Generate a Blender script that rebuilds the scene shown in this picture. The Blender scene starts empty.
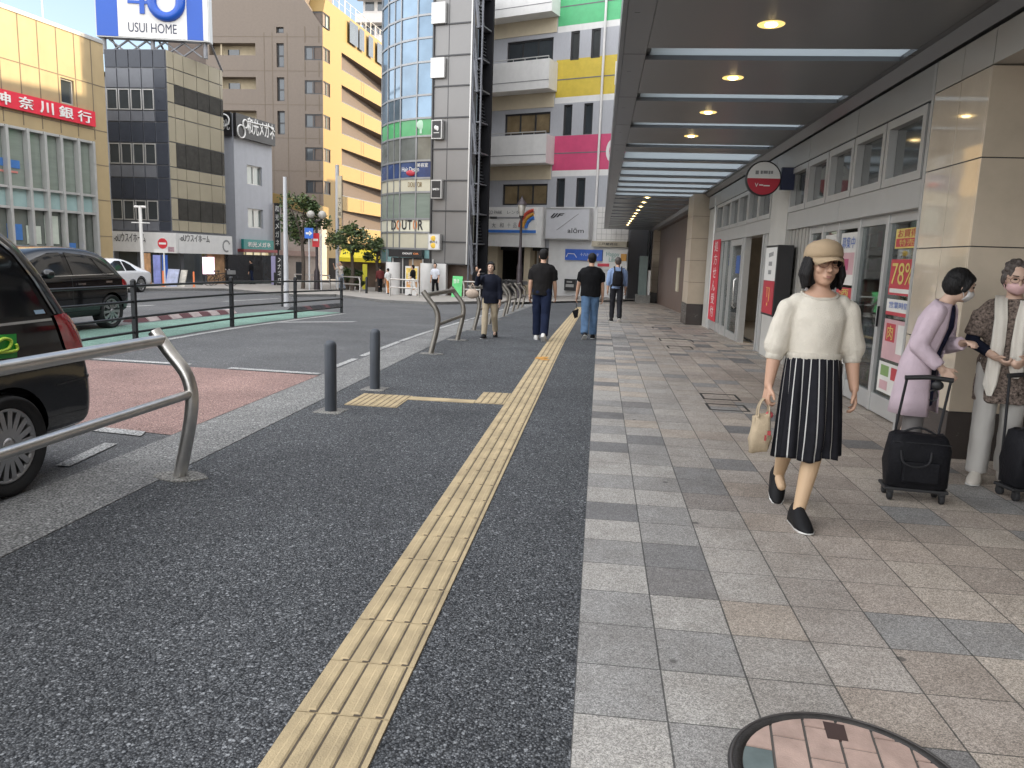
import bpy, bmesh, math, random
import numpy as np
from mathutils import Vector, Matrix, noise, Euler
random.seed(7)
SC = bpy.context.scene
COL = SC.collection
R = math.radians
# ------------------------------------------------------------------ survey of the place
# camera station measured from the street's vanishing point; pixel rays are only used to read off real plan positions
FPX, CAMH = 760., 1.38
p1 = np.array([601. - 512, 384 - 262., -FPX]); p2 = p1 + np.array([-1000, 35., 0])
ydir = p1 / np.linalg.norm(p1)
up = np.cross(p2, p1); up /= np.linalg.norm(up)
if up[1] < 0: up = -up
xdir = np.cross(ydir, up)
ROT = np.array([xdir, ydir, up]); CPOS = np.array([0, 0, CAMH])
def ray(px, py):
    d = ROT @ np.array([px - 512., 384. - py, -FPX]); return d / np.linalg.norm(d)
def gz(Y):
    "the street falls gently away from the station"
    t = min(Y, 46.3) - 11.
    if t <= 0: return 0.
    return -.024 * t * t / 8 if t < 4 else -.024 * (t - 2)
def GG(px, py):
    d = ray(px, py); t = -CAMH / d[2]
    for _ in range(60):
        p = CPOS + d * t; t2 = (gz(p[1]) - CAMH) / d[2]; t = .5 * t + .5 * t2
    return CPOS + d * t
def PY(px, py, Y):
    d = ray(px, py); return CPOS + d * Y / d[1]

class Fr:
    "a wall plane: origin, plan direction in degrees right of the street axis; u along, v outward, z up"
    def __init__(s, x, y, ang, flip=False):
        a = R(ang); s.o = (x, y); s.u = (math.sin(a), math.cos(a)); s.n = (math.cos(a), -math.sin(a))
        if flip: s.n = (-s.n[0], -s.n[1])
    def P(s, u, v, z):
        return Vector((s.o[0] + u * s.u[0] + v * s.n[0], s.o[1] + u * s.u[1] + v * s.n[1], z))
    def at(s, px, py):
        d = ray(px, py); n = np.array(s.n)
        t = ((np.array(s.o) - CPOS[:2]) @ n) / (d[:2] @ n); q = CPOS + d * t
        return ((q[0] - s.o[0]) * s.u[0] + (q[1] - s.o[1]) * s.u[1], q[2])
W0 = None
def P3(fr, u, v, z): return fr.P(u, v, z) if fr else Vector((u, v, z))

# ------------------------------------------------------------------ materials
def lin(r, g, b):
    f = lambda c: (c / 255) / 12.92 if c <= 10 else (((c / 255) + .055) / 1.055) ** 2.4
    return (f(r), f(g), f(b))
MATS = {}
def M(name, col=(.5, .5, .5), rough=.6, metal=0., var=.12, vs=3., bump=0., bs=60., spec=.5, emit=0., trans=0., coat=0., grime=0., stretch=None):
    if name in MATS: return MATS[name]
    m = bpy.data.materials.new(name); m.use_nodes = True; nt = m.node_tree; N = nt.nodes; L = nt.links
    b = N['Principled BSDF']; b.inputs['Roughness'].default_value = rough; b.inputs['Metallic'].default_value = metal
    b.inputs['Specular IOR Level'].default_value = spec; b.inputs['Coat Weight'].default_value = coat
    tc = N.new('ShaderNodeTexCoord'); src = tc.outputs['Object']
    if stretch:
        mp = N.new('ShaderNodeMapping'); mp.inputs['Scale'].default_value = stretch; L.new(src, mp.inputs['Vector']); src = mp.outputs['Vector']
    nz = N.new('ShaderNodeTexNoise'); nz.inputs['Scale'].default_value = vs; nz.inputs['Detail'].default_value = 6; nz.inputs['Roughness'].default_value = .62
    L.new(src, nz.inputs['Vector'])
    mr = N.new('ShaderNodeMapRange'); mr.inputs['From Min'].default_value = .3; mr.inputs['From Max'].default_value = .7
    mr.inputs['To Min'].default_value = 1 - var; mr.inputs['To Max'].default_value = 1 + var
    L.new(nz.outputs['Fac'], mr.inputs['Value'])
    mx = N.new('ShaderNodeMix'); mx.data_type = 'RGBA'; mx.blend_type = 'MULTIPLY'; mx.inputs['Factor'].default_value = 1
    mx.inputs['A'].default_value = (*col, 1); L.new(mr.outputs['Result'], mx.inputs['B']); out = mx.outputs['Result']
    if grime:
        n2 = N.new('ShaderNodeTexNoise'); n2.inputs['Scale'].default_value = .9; n2.inputs['Detail'].default_value = 8
        mp2 = N.new('ShaderNodeMapping'); mp2.inputs['Scale'].default_value = (2.2, 2.2, .25); L.new(tc.outputs['Object'], mp2.inputs['Vector']); L.new(mp2.outputs['Vector'], n2.inputs['Vector'])
        r2 = N.new('ShaderNodeMapRange'); r2.inputs['From Min'].default_value = .45; r2.inputs['From Max'].default_value = .75; r2.inputs['To Max'].default_value = grime
        L.new(n2.outputs['Fac'], r2.inputs['Value'])
        m2 = N.new('ShaderNodeMix'); m2.data_type = 'RGBA'; L.new(r2.outputs['Result'], m2.inputs['Factor']); L.new(out, m2.inputs['A']); m2.inputs['B'].default_value = (.06, .055, .05, 1); out = m2.outputs['Result']
    L.new(out, b.inputs['Base Color'])
    rr = N.new('ShaderNodeMapRange'); rr.inputs['To Min'].default_value = max(.02, rough - .08); rr.inputs['To Max'].default_value = min(1, rough + .08)
    L.new(nz.outputs['Fac'], rr.inputs['Value']); L.new(rr.outputs['Result'], b.inputs['Roughness'])
    if bump:
        bn = N.new('ShaderNodeTexNoise'); bn.inputs['Scale'].default_value = bs; bn.inputs['Detail'].default_value = 4
        L.new(src, bn.inputs['Vector']); bp = N.new('ShaderNodeBump'); bp.inputs['Strength'].default_value = bump; bp.inputs['Distance'].default_value = .01
        L.new(bn.outputs['Fac'], bp.inputs['Height']); L.new(bp.outputs['Normal'], b.inputs['Normal'])
    if emit:
        b.inputs['Emission Color'].default_value = (*col, 1); b.inputs['Emission Strength'].default_value = emit
    if trans:
        b.inputs['Transmission Weight'].default_value = trans
    MATS[name] = m; return m
def pane_mat(name, tint=(.75, .8, .8), refl=.10, rough=.02):
    "a clear shop pane: see-through with a fresnel reflection"
    if name in MATS: return MATS[name]
    m = bpy.data.materials.new(name); m.use_nodes = True; nt = m.node_tree; N = nt.nodes; L = nt.links; N.clear()
    o = N.new('ShaderNodeOutputMaterial'); t = N.new('ShaderNodeBsdfTransparent'); t.inputs[0].default_value = (*tint, 1)
    g = N.new('ShaderNodeBsdfGlossy'); g.inputs['Roughness'].default_value = rough
    f = N.new('ShaderNodeLayerWeight'); f.inputs['Blend'].default_value = .2
    mr = N.new('ShaderNodeMapRange'); mr.inputs['To Min'].default_value = refl; mr.inputs['To Max'].default_value = .75
    L.new(f.outputs['Fresnel'], mr.inputs['Value']); mx = N.new('ShaderNodeMixShader')
    L.new(mr.outputs['Result'], mx.inputs[0]); L.new(t.outputs[0], mx.inputs[1]); L.new(g.outputs[0], mx.inputs[2]); L.new(mx.outputs[0], o.inputs[0])
    MATS[name] = m; return m
def frosted_mat(name, col=(.56, .60, .62)):
    if name in MATS: return MATS[name]
    m = bpy.data.materials.new(name); m.use_nodes = True; nt = m.node_tree; N = nt.nodes; L = nt.links; N.clear()
    o = N.new('ShaderNodeOutputMaterial'); t = N.new('ShaderNodeBsdfTranslucent'); t.inputs[0].default_value = (*col, 1)
    g = N.new('ShaderNodeBsdfGlossy'); g.inputs['Roughness'].default_value = .25; mx = N.new('ShaderNodeMixShader'); mx.inputs[0].default_value = .12
    L.new(t.outputs[0], mx.inputs[1]); L.new(g.outputs[0], mx.inputs[2]); L.new(mx.outputs[0], o.inputs[0]); MATS[name] = m; return m

# ------------------------------------------------------------------ mesh builder
ORG = {}
class MB:
    def __init__(s): s.v = []; s.f = []; s.m = []; s.sm = []
    def add(s, vs, fs, mi=0, smooth=False):
        b = len(s.v); s.v += [Vector(x) for x in vs]
        for f in fs: s.f.append([b + i for i in f]); s.m.append(mi); s.sm.append(smooth)
        return s
    def quad(s, pts, mi=0): return s.add(pts, [list(range(len(pts)))], mi)
    def box(s, fr, u0, u1, v0, v1, z0, z1, mi=0):
        if u1 < u0: u0, u1 = u1, u0
        if v1 < v0: v0, v1 = v1, v0
        if z1 < z0: z0, z1 = z1, z0
        vs = [P3(fr, u, v, z) for z in (z0, z1) for v in (v0, v1) for u in (u0, u1)]
        fs = [(0, 2, 3, 1), (4, 5, 7, 6), (0, 1, 5, 4), (1, 3, 7, 5), (3, 2, 6, 7), (2, 0, 4, 6)]
        return s.add(vs, fs, mi)
    def prism(s, base, top, mi=0, smooth=False, cap=True):
        n = len(base); fs = [(i, (i + 1) % n, n + (i + 1) % n, n + i) for i in range(n)]
        s.add(list(base) + list(top), fs, mi, smooth)
        if cap: s.add(list(base), [list(range(n))[::-1]], mi); s.add(list(top), [list(range(n))], mi)
        return s
    def tube(s, pts, r, mi=0, n=10, caps=True):
        pts = [Vector(p) for p in pts]; rs = r if isinstance(r, (list, tuple)) else [r] * len(pts)
        rings = []; prev = None
        for i, p in enumerate(pts):
            t = (pts[min(i + 1, len(pts) - 1)] - pts[max(i - 1, 0)]).normalized()
            if prev is None: a = t.orthogonal().normalized()
            else: a = (prev - t * prev.dot(t)).normalized()
            prev = a; b = t.cross(a)
            rings.append([p + (a * math.cos(2 * math.pi * k / n) + b * math.sin(2 * math.pi * k / n)) * rs[i] for k in range(n)])
        return s.loft(rings, mi, True, caps)
    def loft(s, rings, mi=0, smooth=True, caps=True, close=True):
        n = len(rings[0]); vs = [p for rg in rings for p in rg]; fs = []
        for i in range(len(rings) - 1):
            for k in range(n if close else n - 1):
                fs.append((i * n + k, i * n + (k + 1) % n, (i + 1) * n + (k + 1) % n, (i + 1) * n + k))
        s.add(vs, fs, mi, smooth)
        if caps and close: s.add(rings[0], [list(range(n))[::-1]], mi); s.add(rings[-1], [list(range(n))], mi)
        return s
    def lathe(s, o, prof, mi=0, n=20, axis='z', caps=True):
        o = Vector(o); rings = []
        for r, h in prof:
            ring = []
            for k in range(n):
                a = 2 * math.pi * k / n; c, d = r * math.cos(a), r * math.sin(a)
                ring.append(o + (Vector((c, d, h)) if axis == 'z' else Vector((h, c, d)) if axis == 'x' else Vector((d, h, c))))
            rings.append(ring)
        return s.loft(rings, mi, True, caps)
    def ell(s, c, r, rot=None, mi=0, nu=18, nv=12):
        c = Vector(c); r = (r, r, r) if not isinstance(r, (tuple, list)) else r; rings = []
        Rm = rot if rot is not None else Matrix.Identity(3)
        for j in range(nv + 1):
            t = math.pi * (j + (.02 if j == 0 else -.02 if j == nv else 0)) / nv
            rings.append([c + Rm @ Vector((r[0] * math.sin(t) * math.cos(2 * math.pi * k / nu), r[1] * math.sin(t) * math.sin(2 * math.pi * k / nu), -r[2] * math.cos(t))) for k in range(nu)])
        return s.loft(rings, mi, True, True)
    def cap(s, p0, r0, p1, r1, mi=0, n=14, flat=False):
        "tapered capsule between two joints"
        p0, p1 = Vector(p0), Vector(p1); d = (p1 - p0); Ln = d.length; d = d / Ln if Ln > 1e-6 else Vector((0, 0, 1))
        pts = []; rs = []
        if not flat:
            for a in (85, 60, 30): pts.append(p0 - d * r0 * math.sin(R(a))); rs.append(r0 * math.cos(R(a)))
        pts.append(p0); rs.append(r0); pts.append(p0.lerp(p1, .5)); rs.append((r0 + r1) / 2); pts.append(p1); rs.append(r1)
        if not flat:
            for a in (30, 60, 85): pts.append(p1 + d * r1 * math.sin(R(a))); rs.append(r1 * math.cos(R(a)))
        a = d.orthogonal().normalized(); b = d.cross(a)
        rings = [[p + (a * math.cos(2 * math.pi * k / n) + b * math.sin(2 * math.pi * k / n)) * r for k in range(n)] for p, r in zip(pts, rs)]
        return s.loft(rings, mi, True, True)
    def mesh(s, name, mats, org=Vector((0, 0, 0))):
        me = bpy.data.meshes.new(name); me.from_pydata([tuple(v - org) for v in s.v], [], s.f)
        for m in (mats if isinstance(mats, (list, tuple)) else [mats]): me.materials.append(m)
        me.polygons.foreach_set('material_index', s.m); me.polygons.foreach_set('use_smooth', s.sm); me.update(); return me
    def build(s, name, mats, parent=None, bev=0, label=None, fix=True):
        org = ORG.get(parent.name, Vector((0, 0, 0))) if parent else Vector((0, 0, 0))
        me = s.mesh(name, mats, org)
        if fix:
            bm = bmesh.new(); bm.from_mesh(me); bmesh.ops.recalc_face_normals(bm, faces=bm.faces); bm.to_mesh(me); bm.free()
        return link(name, me, parent, bev, label)
def link(name, me, parent=None, bev=0, label=None):
    o = bpy.data.objects.new(name, me); COL.objects.link(o)
    if parent: o.parent = parent; ORG[o.name] = ORG.get(parent.name, Vector((0, 0, 0)))
    if bev:
        b = o.modifiers.new('bevel', 'BEVEL'); b.width = bev; b.segments = 2; b.limit_method = 'ANGLE'; b.angle_limit = R(40)
    if label: o['label'] = label
    return o
def thing(name, label, cat, loc=(0, 0, 0), group=None):
    o = bpy.data.objects.new(name, None); COL.objects.link(o); o.location = loc; ORG[o.name] = Vector(loc); o.empty_display_size = .1
    tag(o, label, cat, group); return o
def tag(o, label, cat, group=None):
    o['label'] = label; o['category'] = cat
    if group: o['group'] = group
    return o
def struct(o, kind='structure'): o['kind'] = kind; return o
def dup(root, loc, label=None, rz=None, children=True):
    r = root.copy(); COL.objects.link(r); r.location = loc
    if rz is not None: r.rotation_euler = (0, 0, rz)
    if label: r['label'] = label
    if children:
        for ch in list(root.children):
            c = ch.copy(); COL.objects.link(c); c.parent = r
            for g in list(ch.children):
                d = g.copy(); COL.objects.link(d); d.parent = c
    return r
def evalmesh(o, name):
    bpy.context.view_layer.update()
    me = bpy.data.meshes.new_from_object(o.evaluated_get(bpy.context.evaluated_depsgraph_get())); me.name = name; return me
def text(name, s, fr, u0, u1, v, z0, z1, mat, parent=None, bold=0., depth=.01, mir=False, shear=0., keep=False):
    "lettering fitted into a rectangle of a wall plane"
    c = bpy.data.curves.new(name, 'FONT'); c.body = s; c.size = 1; c.extrude = 0.02; c.offset = bold; c.shear = shear; c.space_line = .85; c.align_x = 'CENTER'; c.resolution_u = 4
    o = bpy.data.objects.new(name, c); COL.objects.link(o); me = evalmesh(o, name); bpy.data.objects.remove(o); bpy.data.curves.remove(c)
    n = len(me.vertices); a = np.empty(n * 3); me.vertices.foreach_get('co', a); a = a.reshape(-1, 3)
    lo, hi = a.min(0), a.max(0); w, h = (hi - lo)[:2]
    org = ORG.get(parent.name, Vector((0, 0, 0))) if parent else Vector((0, 0, 0))
    if keep:
        k = min(abs(u1 - u0) / w, (z1 - z0) / h); cu, cz = (u0 + u1) / 2, (z0 + z1) / 2; sg = 1 if u1 > u0 else -1
        u0, u1, z0, z1 = cu - sg * k * w / 2, cu + sg * k * w / 2, cz - k * h / 2, cz + k * h / 2
    for i, vtx in enumerate(me.vertices):
        tu, tz = (a[i, 0] - lo[0]) / w, (a[i, 1] - lo[1]) / h
        vtx.co = P3(fr, u0 + (u1 - u0) * tu, v + (depth if a[i, 2] > 0 else 0), z0 + (z1 - z0) * tz) - org
    me.materials.clear(); me.materials.append(mat); me.update()
    return link(name, me, parent)
def facade(mb, fr, u0, u1, z0, z1, holes, depth, mi=0, v=0., mr=None):
    "front sheet with real openings and their reveals"
    us = sorted({u0, u1, *[min(max(h[i], u0), u1) for h in holes for i in (0, 1)]}); zs = sorted({z0, z1, *[min(max(h[i], z0), z1) for h in holes for i in (2, 3)]})
    for i in range(len(us) - 1):
        for j in range(len(zs) - 1):
            cu, cz = (us[i] + us[i + 1]) / 2, (zs[j] + zs[j + 1]) / 2
            if any(h[0] < cu < h[1] and h[2] < cz < h[3] for h in holes): continue
            mb.quad([fr.P(us[i], v, zs[j]), fr.P(us[i + 1], v, zs[j]), fr.P(us[i + 1], v, zs[j + 1]), fr.P(us[i], v, zs[j + 1])], mi)
    for a, b, c, d in holes:
        q = [(a, c), (b, c), (b, d), (a, d)]
        for k in range(4):
            (x, y), (x2, y2) = q[k], q[(k + 1) % 4]
            mb.quad([fr.P(x, v, y), fr.P(x2, v, y2), fr.P(x2, v - depth, y2), fr.P(x, v - depth, y)], mi if mr is None else mr)
def window(fr, u0, u1, z0, z1, v, parent, frame, glass, cols=1, rows=1, t=.05, name='window', d=.06, label=None):
    mb = MB(); mb.box(fr, u0, u1, v - .03, v, z0, z1, 1)
    mb.box(fr, u0, u1, v + .001, v + d, z0, z0 + t); mb.box(fr, u0, u1, v + .001, v + d, z1 - t, z1)
    mb.box(fr, u0, u0 + t, v + .001, v + d, z0 + t, z1 - t); mb.box(fr, u1 - t, u1, v + .001, v + d, z0 + t, z1 - t)
    for i in range(1, cols):
        u = u0 + (u1 - u0) * i / cols; mb.box(fr, u - t / 2, u + t / 2, v + .001, v + d - .01, z0 + t, z1 - t)
    for i in range(1, rows):
        z = z0 + (z1 - z0) * i / rows; mb.box(fr, u0 + t, u1 - t, v + .001, v + d - .015, z - t / 2, z + t / 2)
    return mb.build(name, [frame, glass], parent, label=label)
# ------------------------------------------------------------------ ground materials
def newmat(name):
    m = bpy.data.materials.new(name); m.use_nodes = True; MATS[name] = m
    return m, m.node_tree, m.node_tree.nodes, m.node_tree.links, m.node_tree.nodes['Principled BSDF']
def mathn(nt, op, a, b=None, c=None):
    n = nt.nodes.new('ShaderNodeMath'); n.operation = op
    for i, x in enumerate((a, b, c)):
        if x is None: continue
        if isinstance(x, (int, float)): n.inputs[i].default_value = x
        else: nt.links.new(x, n.inputs[i])
    return n.outputs[0]
def ramp(nt, src, stops, interp='LINEAR'):
    n = nt.nodes.new('ShaderNodeValToRGB'); n.color_ramp.interpolation = interp; e = n.color_ramp.elements
    while len(e) < len(stops): e.new(.5)
    for x, (p, c) in zip(e, stops): x.position = p; x.color = (*c, 1) if len(c) == 3 else c
    nt.links.new(src, n.inputs[0]); return n.outputs[0]
def mixc(nt, f, a, b, blend='MIX'):
    n = nt.nodes.new('ShaderNodeMix'); n.data_type = 'RGBA'; n.blend_type = blend
    for k, x in (('Factor', f), ('A', a), ('B', b)):
        if isinstance(x, (int, float)): n.inputs[k].default_value = x
        elif isinstance(x, tuple): n.inputs[k].default_value = (*x, 1)
        else: nt.links.new(x, n.inputs[k])
    return n.outputs['Result']
def asphalt(name, dark, light, scale, pos=.5, bump=.6, patch=.15, tint=(1, 1, 1), rough=.85, bits=.9, stones=.5):
    m, nt, N, L, b = newmat(name); tc = N.new('ShaderNodeTexCoord').outputs['Object']
    vo = N.new('ShaderNodeTexVoronoi'); vo.inputs['Scale'].default_value = scale; L.new(tc, vo.inputs['Vector'])
    sp = N.new('ShaderNodeSeparateColor'); L.new(vo.outputs['Color'], sp.inputs[0])
    c = ramp(nt, sp.outputs[0], [(0, dark), (pos, tuple((x * .65 + y * .35) for x, y in zip(dark, light))), (bits, tuple((x * .4 + y * .6) for x, y in zip(dark, light))), (1, light)])
    d = ramp(nt, vo.outputs['Distance'], [(.25, (1, 1, 1)), (.75, (.3, .3, .3))])
    c = mixc(nt, 1., c, d, 'MULTIPLY')
    v2 = N.new('ShaderNodeTexVoronoi'); v2.inputs['Scale'].default_value = scale * .42; L.new(tc, v2.inputs['Vector']); s2 = N.new('ShaderNodeSeparateColor'); L.new(v2.outputs['Color'], s2.inputs[0])
    near_ = ramp(nt, v2.outputs['Distance'], [(.30, (1, 1, 1)), (.48, (0, 0, 0))]); pick = ramp(nt, s2.outputs[1], [(.90, (0, 0, 0)), (.91, (stones,) * 3)])
    c = mixc(nt, mathn(nt, 'MULTIPLY', near_, pick), c, tuple(min(.6, x * 1.25) for x in light))
    n4 = N.new('ShaderNodeTexNoise'); n4.inputs['Scale'].default_value = .35; n4.inputs['Detail'].default_value = 12; n4.inputs['Roughness'].default_value = .7; L.new(tc, n4.inputs['Vector'])
    c = mixc(nt, 1., c, ramp(nt, n4.outputs['Fac'], [(.35, (.82, .82, .83)), (.5, (1, 1, 1)), (.62, (1.12, 1.12, 1.11))]), 'MULTIPLY')
    nz = N.new('ShaderNodeTexNoise'); nz.inputs['Scale'].default_value = 1.1; nz.inputs['Detail'].default_value = 9; nz.inputs['Roughness'].default_value = .6; L.new(tc, nz.inputs['Vector'])
    p = ramp(nt, nz.outputs['Fac'], [(.3, (1 - patch,) * 3), (.7, tuple(t * (1 + patch) for t in tint))])
    c = mixc(nt, 1., c, p, 'MULTIPLY')
    L.new(c, b.inputs['Base Color']); b.inputs['Roughness'].default_value = rough; b.inputs['Specular IOR Level'].default_value = .35
    bp = N.new('ShaderNodeBump'); bp.inputs['Strength'].default_value = bump; bp.inputs['Distance'].default_value = .006; bp.invert = True
    L.new(vo.outputs['Distance'], bp.inputs['Height']); L.new(bp.outputs['Normal'], b.inputs['Normal']); return m
m_walk = asphalt('walk_asphalt', (.018, .021, .026), (.34, .35, .36), 150, .62, .8, .16, bits=.93, stones=.55)
m_road = asphalt('road_asphalt', (.095, .098, .103), (.25, .25, .25), 120, .5, .3, .12)
m_red = asphalt('red_asphalt', (.33, .20, .175), (.50, .35, .31), 120, .5, .25, .16)
m_green = asphalt('green_asphalt', (.18, .32, .26), (.31, .47, .40), 120, .5, .2, .16)
m_kerb = asphalt('kerb_concrete', (.20, .20, .195), (.42, .415, .40), 90, .5, .3, .14)
m_white = asphalt('worn_white_paint', (.42, .42, .41), (.68, .68, .66), 70, .4, .2, .2)
m_conc = asphalt('patch_concrete', (.24, .23, .21), (.42, .41, .38), 90, .5, .3, .2)
def paving():
    m, nt, N, L, b = newmat('granite_paving'); tc = N.new('ShaderNodeTexCoord').outputs['Object']
    s = N.new('ShaderNodeSeparateXYZ'); L.new(tc, s.inputs[0])
    tx = mathn(nt, 'DIVIDE', mathn(nt, 'ADD', s.outputs[0], .012), .289); ty = mathn(nt, 'DIVIDE', mathn(nt, 'SUBTRACT', s.outputs[1], .049), .303)
    fx, fy = mathn(nt, 'FLOOR', tx), mathn(nt, 'FLOOR', ty)
    cb = N.new('ShaderNodeCombineXYZ'); L.new(fx, cb.inputs[0]); L.new(fy, cb.inputs[1])
    wn = N.new('ShaderNodeTexWhiteNoise'); wn.noise_dimensions = '2D'; L.new(cb.outputs[0], wn.inputs['Vector'])
    g1, g2, g3, be, wa = (.375, .355, .325), (.285, .275, .26), (.185, .18, .176), (.43, .375, .315), (.385, .33, .28)
    # grey mix at the kerb side, warmer slabs nearer the shopfronts
    cg = ramp(nt, wn.outputs['Value'], [(0, g1), (.30, g2), (.62, be), (.78, g3), (.9, g1)], 'CONSTANT')
    cw = ramp(nt, wn.outputs['Value'], [(0, wa), (.34, be), (.62, tuple(x * .88 for x in wa)), (.82, g2), (.92, g3)], 'CONSTANT')
    fw = mathn(nt, 'ADD', mathn(nt, 'MULTIPLY', fx, .16), mathn(nt, 'MULTIPLY', wn.outputs['Value'], .2)); fw = ramp(nt, fw, [(.25, (0, 0, 0)), (.75, (1, 1, 1))])
    c = mixc(nt, fw, cg, cw)
    # sawn granite: salt and pepper grain
    for sc_, lo, hi in ((300, .50, 1.42), (120, .82, 1.16)):
        nz = N.new('ShaderNodeTexVoronoi'); nz.inputs['Scale'].default_value = sc_; L.new(tc, nz.inputs['Vector'])
        sp = N.new('ShaderNodeSeparateColor'); L.new(nz.outputs['Color'], sp.inputs[0])
        c = mixc(nt, 1., c, ramp(nt, sp.outputs[0], [(0, (lo,) * 3), (1, (hi,) * 3)]), 'MULTIPLY')
    n2 = N.new('ShaderNodeTexNoise'); n2.inputs['Scale'].default_value = .8; n2.inputs['Detail'].default_value = 10; n2.inputs['Roughness'].default_value = .65; L.new(tc, n2.inputs['Vector'])
    c = mixc(nt, 1., c, ramp(nt, n2.outputs['Fac'], [(.33, (.74, .72, .70)), (.52, (1, 1, 1)), (.7, (1.08, 1.07, 1.05))]), 'MULTIPLY')
    n3 = N.new('ShaderNodeTexNoise'); n3.inputs['Scale'].default_value = 7; n3.inputs['Detail'].default_value = 6; L.new(tc, n3.inputs['Vector'])
    c = mixc(nt, 1., c, ramp(nt, n3.outputs['Fac'], [(.3, (.90, .89, .88)), (.6, (1.03, 1.03, 1.03))]), 'MULTIPLY')
    # chewing gum and drops
    vo = N.new('ShaderNodeTexVoronoi'); vo.inputs['Scale'].default_value = 2.3; L.new(tc, vo.inputs['Vector'])
    c = mixc(nt, ramp(nt, vo.outputs['Distance'], [(.035, (.75,) * 3), (.05, (0, 0, 0))]), c, (.07, .066, .062))
    # joints
    jx = mathn(nt, 'ABSOLUTE', mathn(nt, 'SUBTRACT', mathn(nt, 'FRACT', tx), .5)); jy = mathn(nt, 'ABSOLUTE', mathn(nt, 'SUBTRACT', mathn(nt, 'FRACT', ty), .5))
    j = mathn(nt, 'GREATER_THAN', mathn(nt, 'MAXIMUM', mathn(nt, 'ADD', jx, .0025), jy), .4915)
    c = mixc(nt, mathn(nt, 'MULTIPLY', j, .8), c, (.035, .034, .032))
    L.new(c, b.inputs['Base Color']); b.inputs['Roughness'].default_value = .62; b.inputs['Specular IOR Level'].default_value = .4
    hs = mathn(nt, 'ADD', mathn(nt, 'MULTIPLY', j, -1.), mathn(nt, 'MULTIPLY', sp.outputs[0], .12))
    bp = N.new('ShaderNodeBump'); bp.inputs['Strength'].default_value = .5; bp.inputs['Distance'].default_value = .004; L.new(hs, bp.inputs['Height']); L.new(bp.outputs['Normal'], b.inputs['Normal'])
    return m
m_pave = paving()
m_tact = M('tactile_yellow', (.43, .335, .195), .75, var=.22, vs=5, bump=.35, bs=160)
m_shade_joint = M('rib_shade_joint', (.085, .066, .045), .9, var=.3, vs=20)  # dark colour for painted rib shade, also tile joints and rib-end marks

# ------------------------------------------------------------------ ground
def ys(y0, y1):
    out = [y0]; y = math.floor(y0) + 1
    while y < y1 - 1e-6:
        if y > 10.9: out.append(float(y))
        y += 1 if y < 50 else 10
    return out + [y1]
def strip(name, x0, x1, y0, y1, dz, mat, th=0.):
    mb = MB(); Y = ys(y0, y1)
    for a, b in zip(Y, Y[1:]):
        mb.quad([(x0, a, gz(a) + dz), (x1, a, gz(a) + dz), (x1, b, gz(b) + dz), (x0, b, gz(b) + dz)])
        if th:
            for x in (x0, x1): mb.quad([(x, a, gz(a) + dz), (x, b, gz(b) + dz), (x, b, gz(b) + dz - th), (x, a, gz(a) + dz - th)])
    if th:
        for y in (y0, y1): mb.quad([(x0, y, gz(y) + dz), (x1, y, gz(y) + dz), (x1, y, gz(y) + dz - th), (x0, y, gz(y) + dz - th)])
    o = mb.build(name, mat, fix=False); return struct(o)
RZ = -.03
mb = MB(); Y = [-60, -20] + ys(0., 46.3) + [80, 160, 400]
for a, b in zip(Y, Y[1:]): mb.quad([(-260, a, gz(a) + RZ), (160, a, gz(a) + RZ), (160, b, gz(b) + RZ), (-260, b, gz(b) + RZ)])
struct(mb.build('road', m_road, fix=False))
strip('sidewalk', -2.56, -.012, -8, 44, 0, m_walk, .06)
strip('paving', -.012, 9.0, -8, 46, .001, m_pave, .06)
strip('kerb', -2.74, -2.563, -8, 33, .003, m_kerb, .06)
# shallow concrete gutter, tilted to the road
mb = MB(); Y = ys(-8., 33.)
for a, b in zip(Y, Y[1:]): mb.quad([(-3.16, a, gz(a) + RZ + .005), (-2.742, a, gz(a) - .012), (-2.742, b, gz(b) - .012), (-3.16, b, gz(b) + RZ + .005)])
struct(mb.build('gutter', m_kerb, fix=False))
def patch(name, pts, dz, mat):
    mb = MB(); mb.quad([(x, y, gz(y) + RZ + dz) for x, y in pts]); return struct(mb.build(name, mat, fix=False))
patch('red_road_surface', [(-3.17, 5.30), (-3.17, 8.38), (-6.35, 8.62), (-6.35, 5.75)], .004, m_red)
patch('road_marking', [(-3.2, 8.42), (-3.2, 8.54), (-4.35, 8.62), (-4.35, 8.50)], .008, m_white)
patch('road_marking', [(-4.9, 8.60), (-4.9, 8.72), (-6.4, 8.80), (-6.4, 8.68)], .008, m_white)
patch('road_marking', [(-3.35, 5.20), (-3.40, 5.34), (-3.85, 5.40), (-3.85, 5.27)], .008, m_white)
patch('road_marking', [(-3.30, 4.35), (-3.37, 4.95), (-3.47, 4.95), (-3.40, 4.35)], .008, m_white)
for a, b in ((8.9, 9.9), (10.2, 12.2), (12.3, 15.), (15.1, 19.), (19.2, 24.), (24.2, 30.)): strip('edge_line', -3.28, -3.19, a, b, RZ + .006, m_white)
strip('green_lane', -8.45, -6.78, 2., 19.6, RZ + .004, m_green)
strip('edge_line', -6.62, -6.50, 2., 19.2, RZ + .006, m_white)
a_, b_ = GG(268, 321.5), GG(352, 321)
patch('road_marking', [(a_[0], a_[1]), (b_[0], b_[1]), (b_[0], b_[1] + .35), (a_[0], a_[1] + .35)], .006, m_white)
patch('road_marking', [(-11.9, 17.0), (-11.75, 17.0), (-11.75, 19.2), (-11.9, 19.2)], .006, m_white)
patch('road_marking', [(-11.9, 23.0), (-11.75, 23.0), (-11.75, 27.2), (-11.9, 27.2)], .006, m_white)
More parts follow.
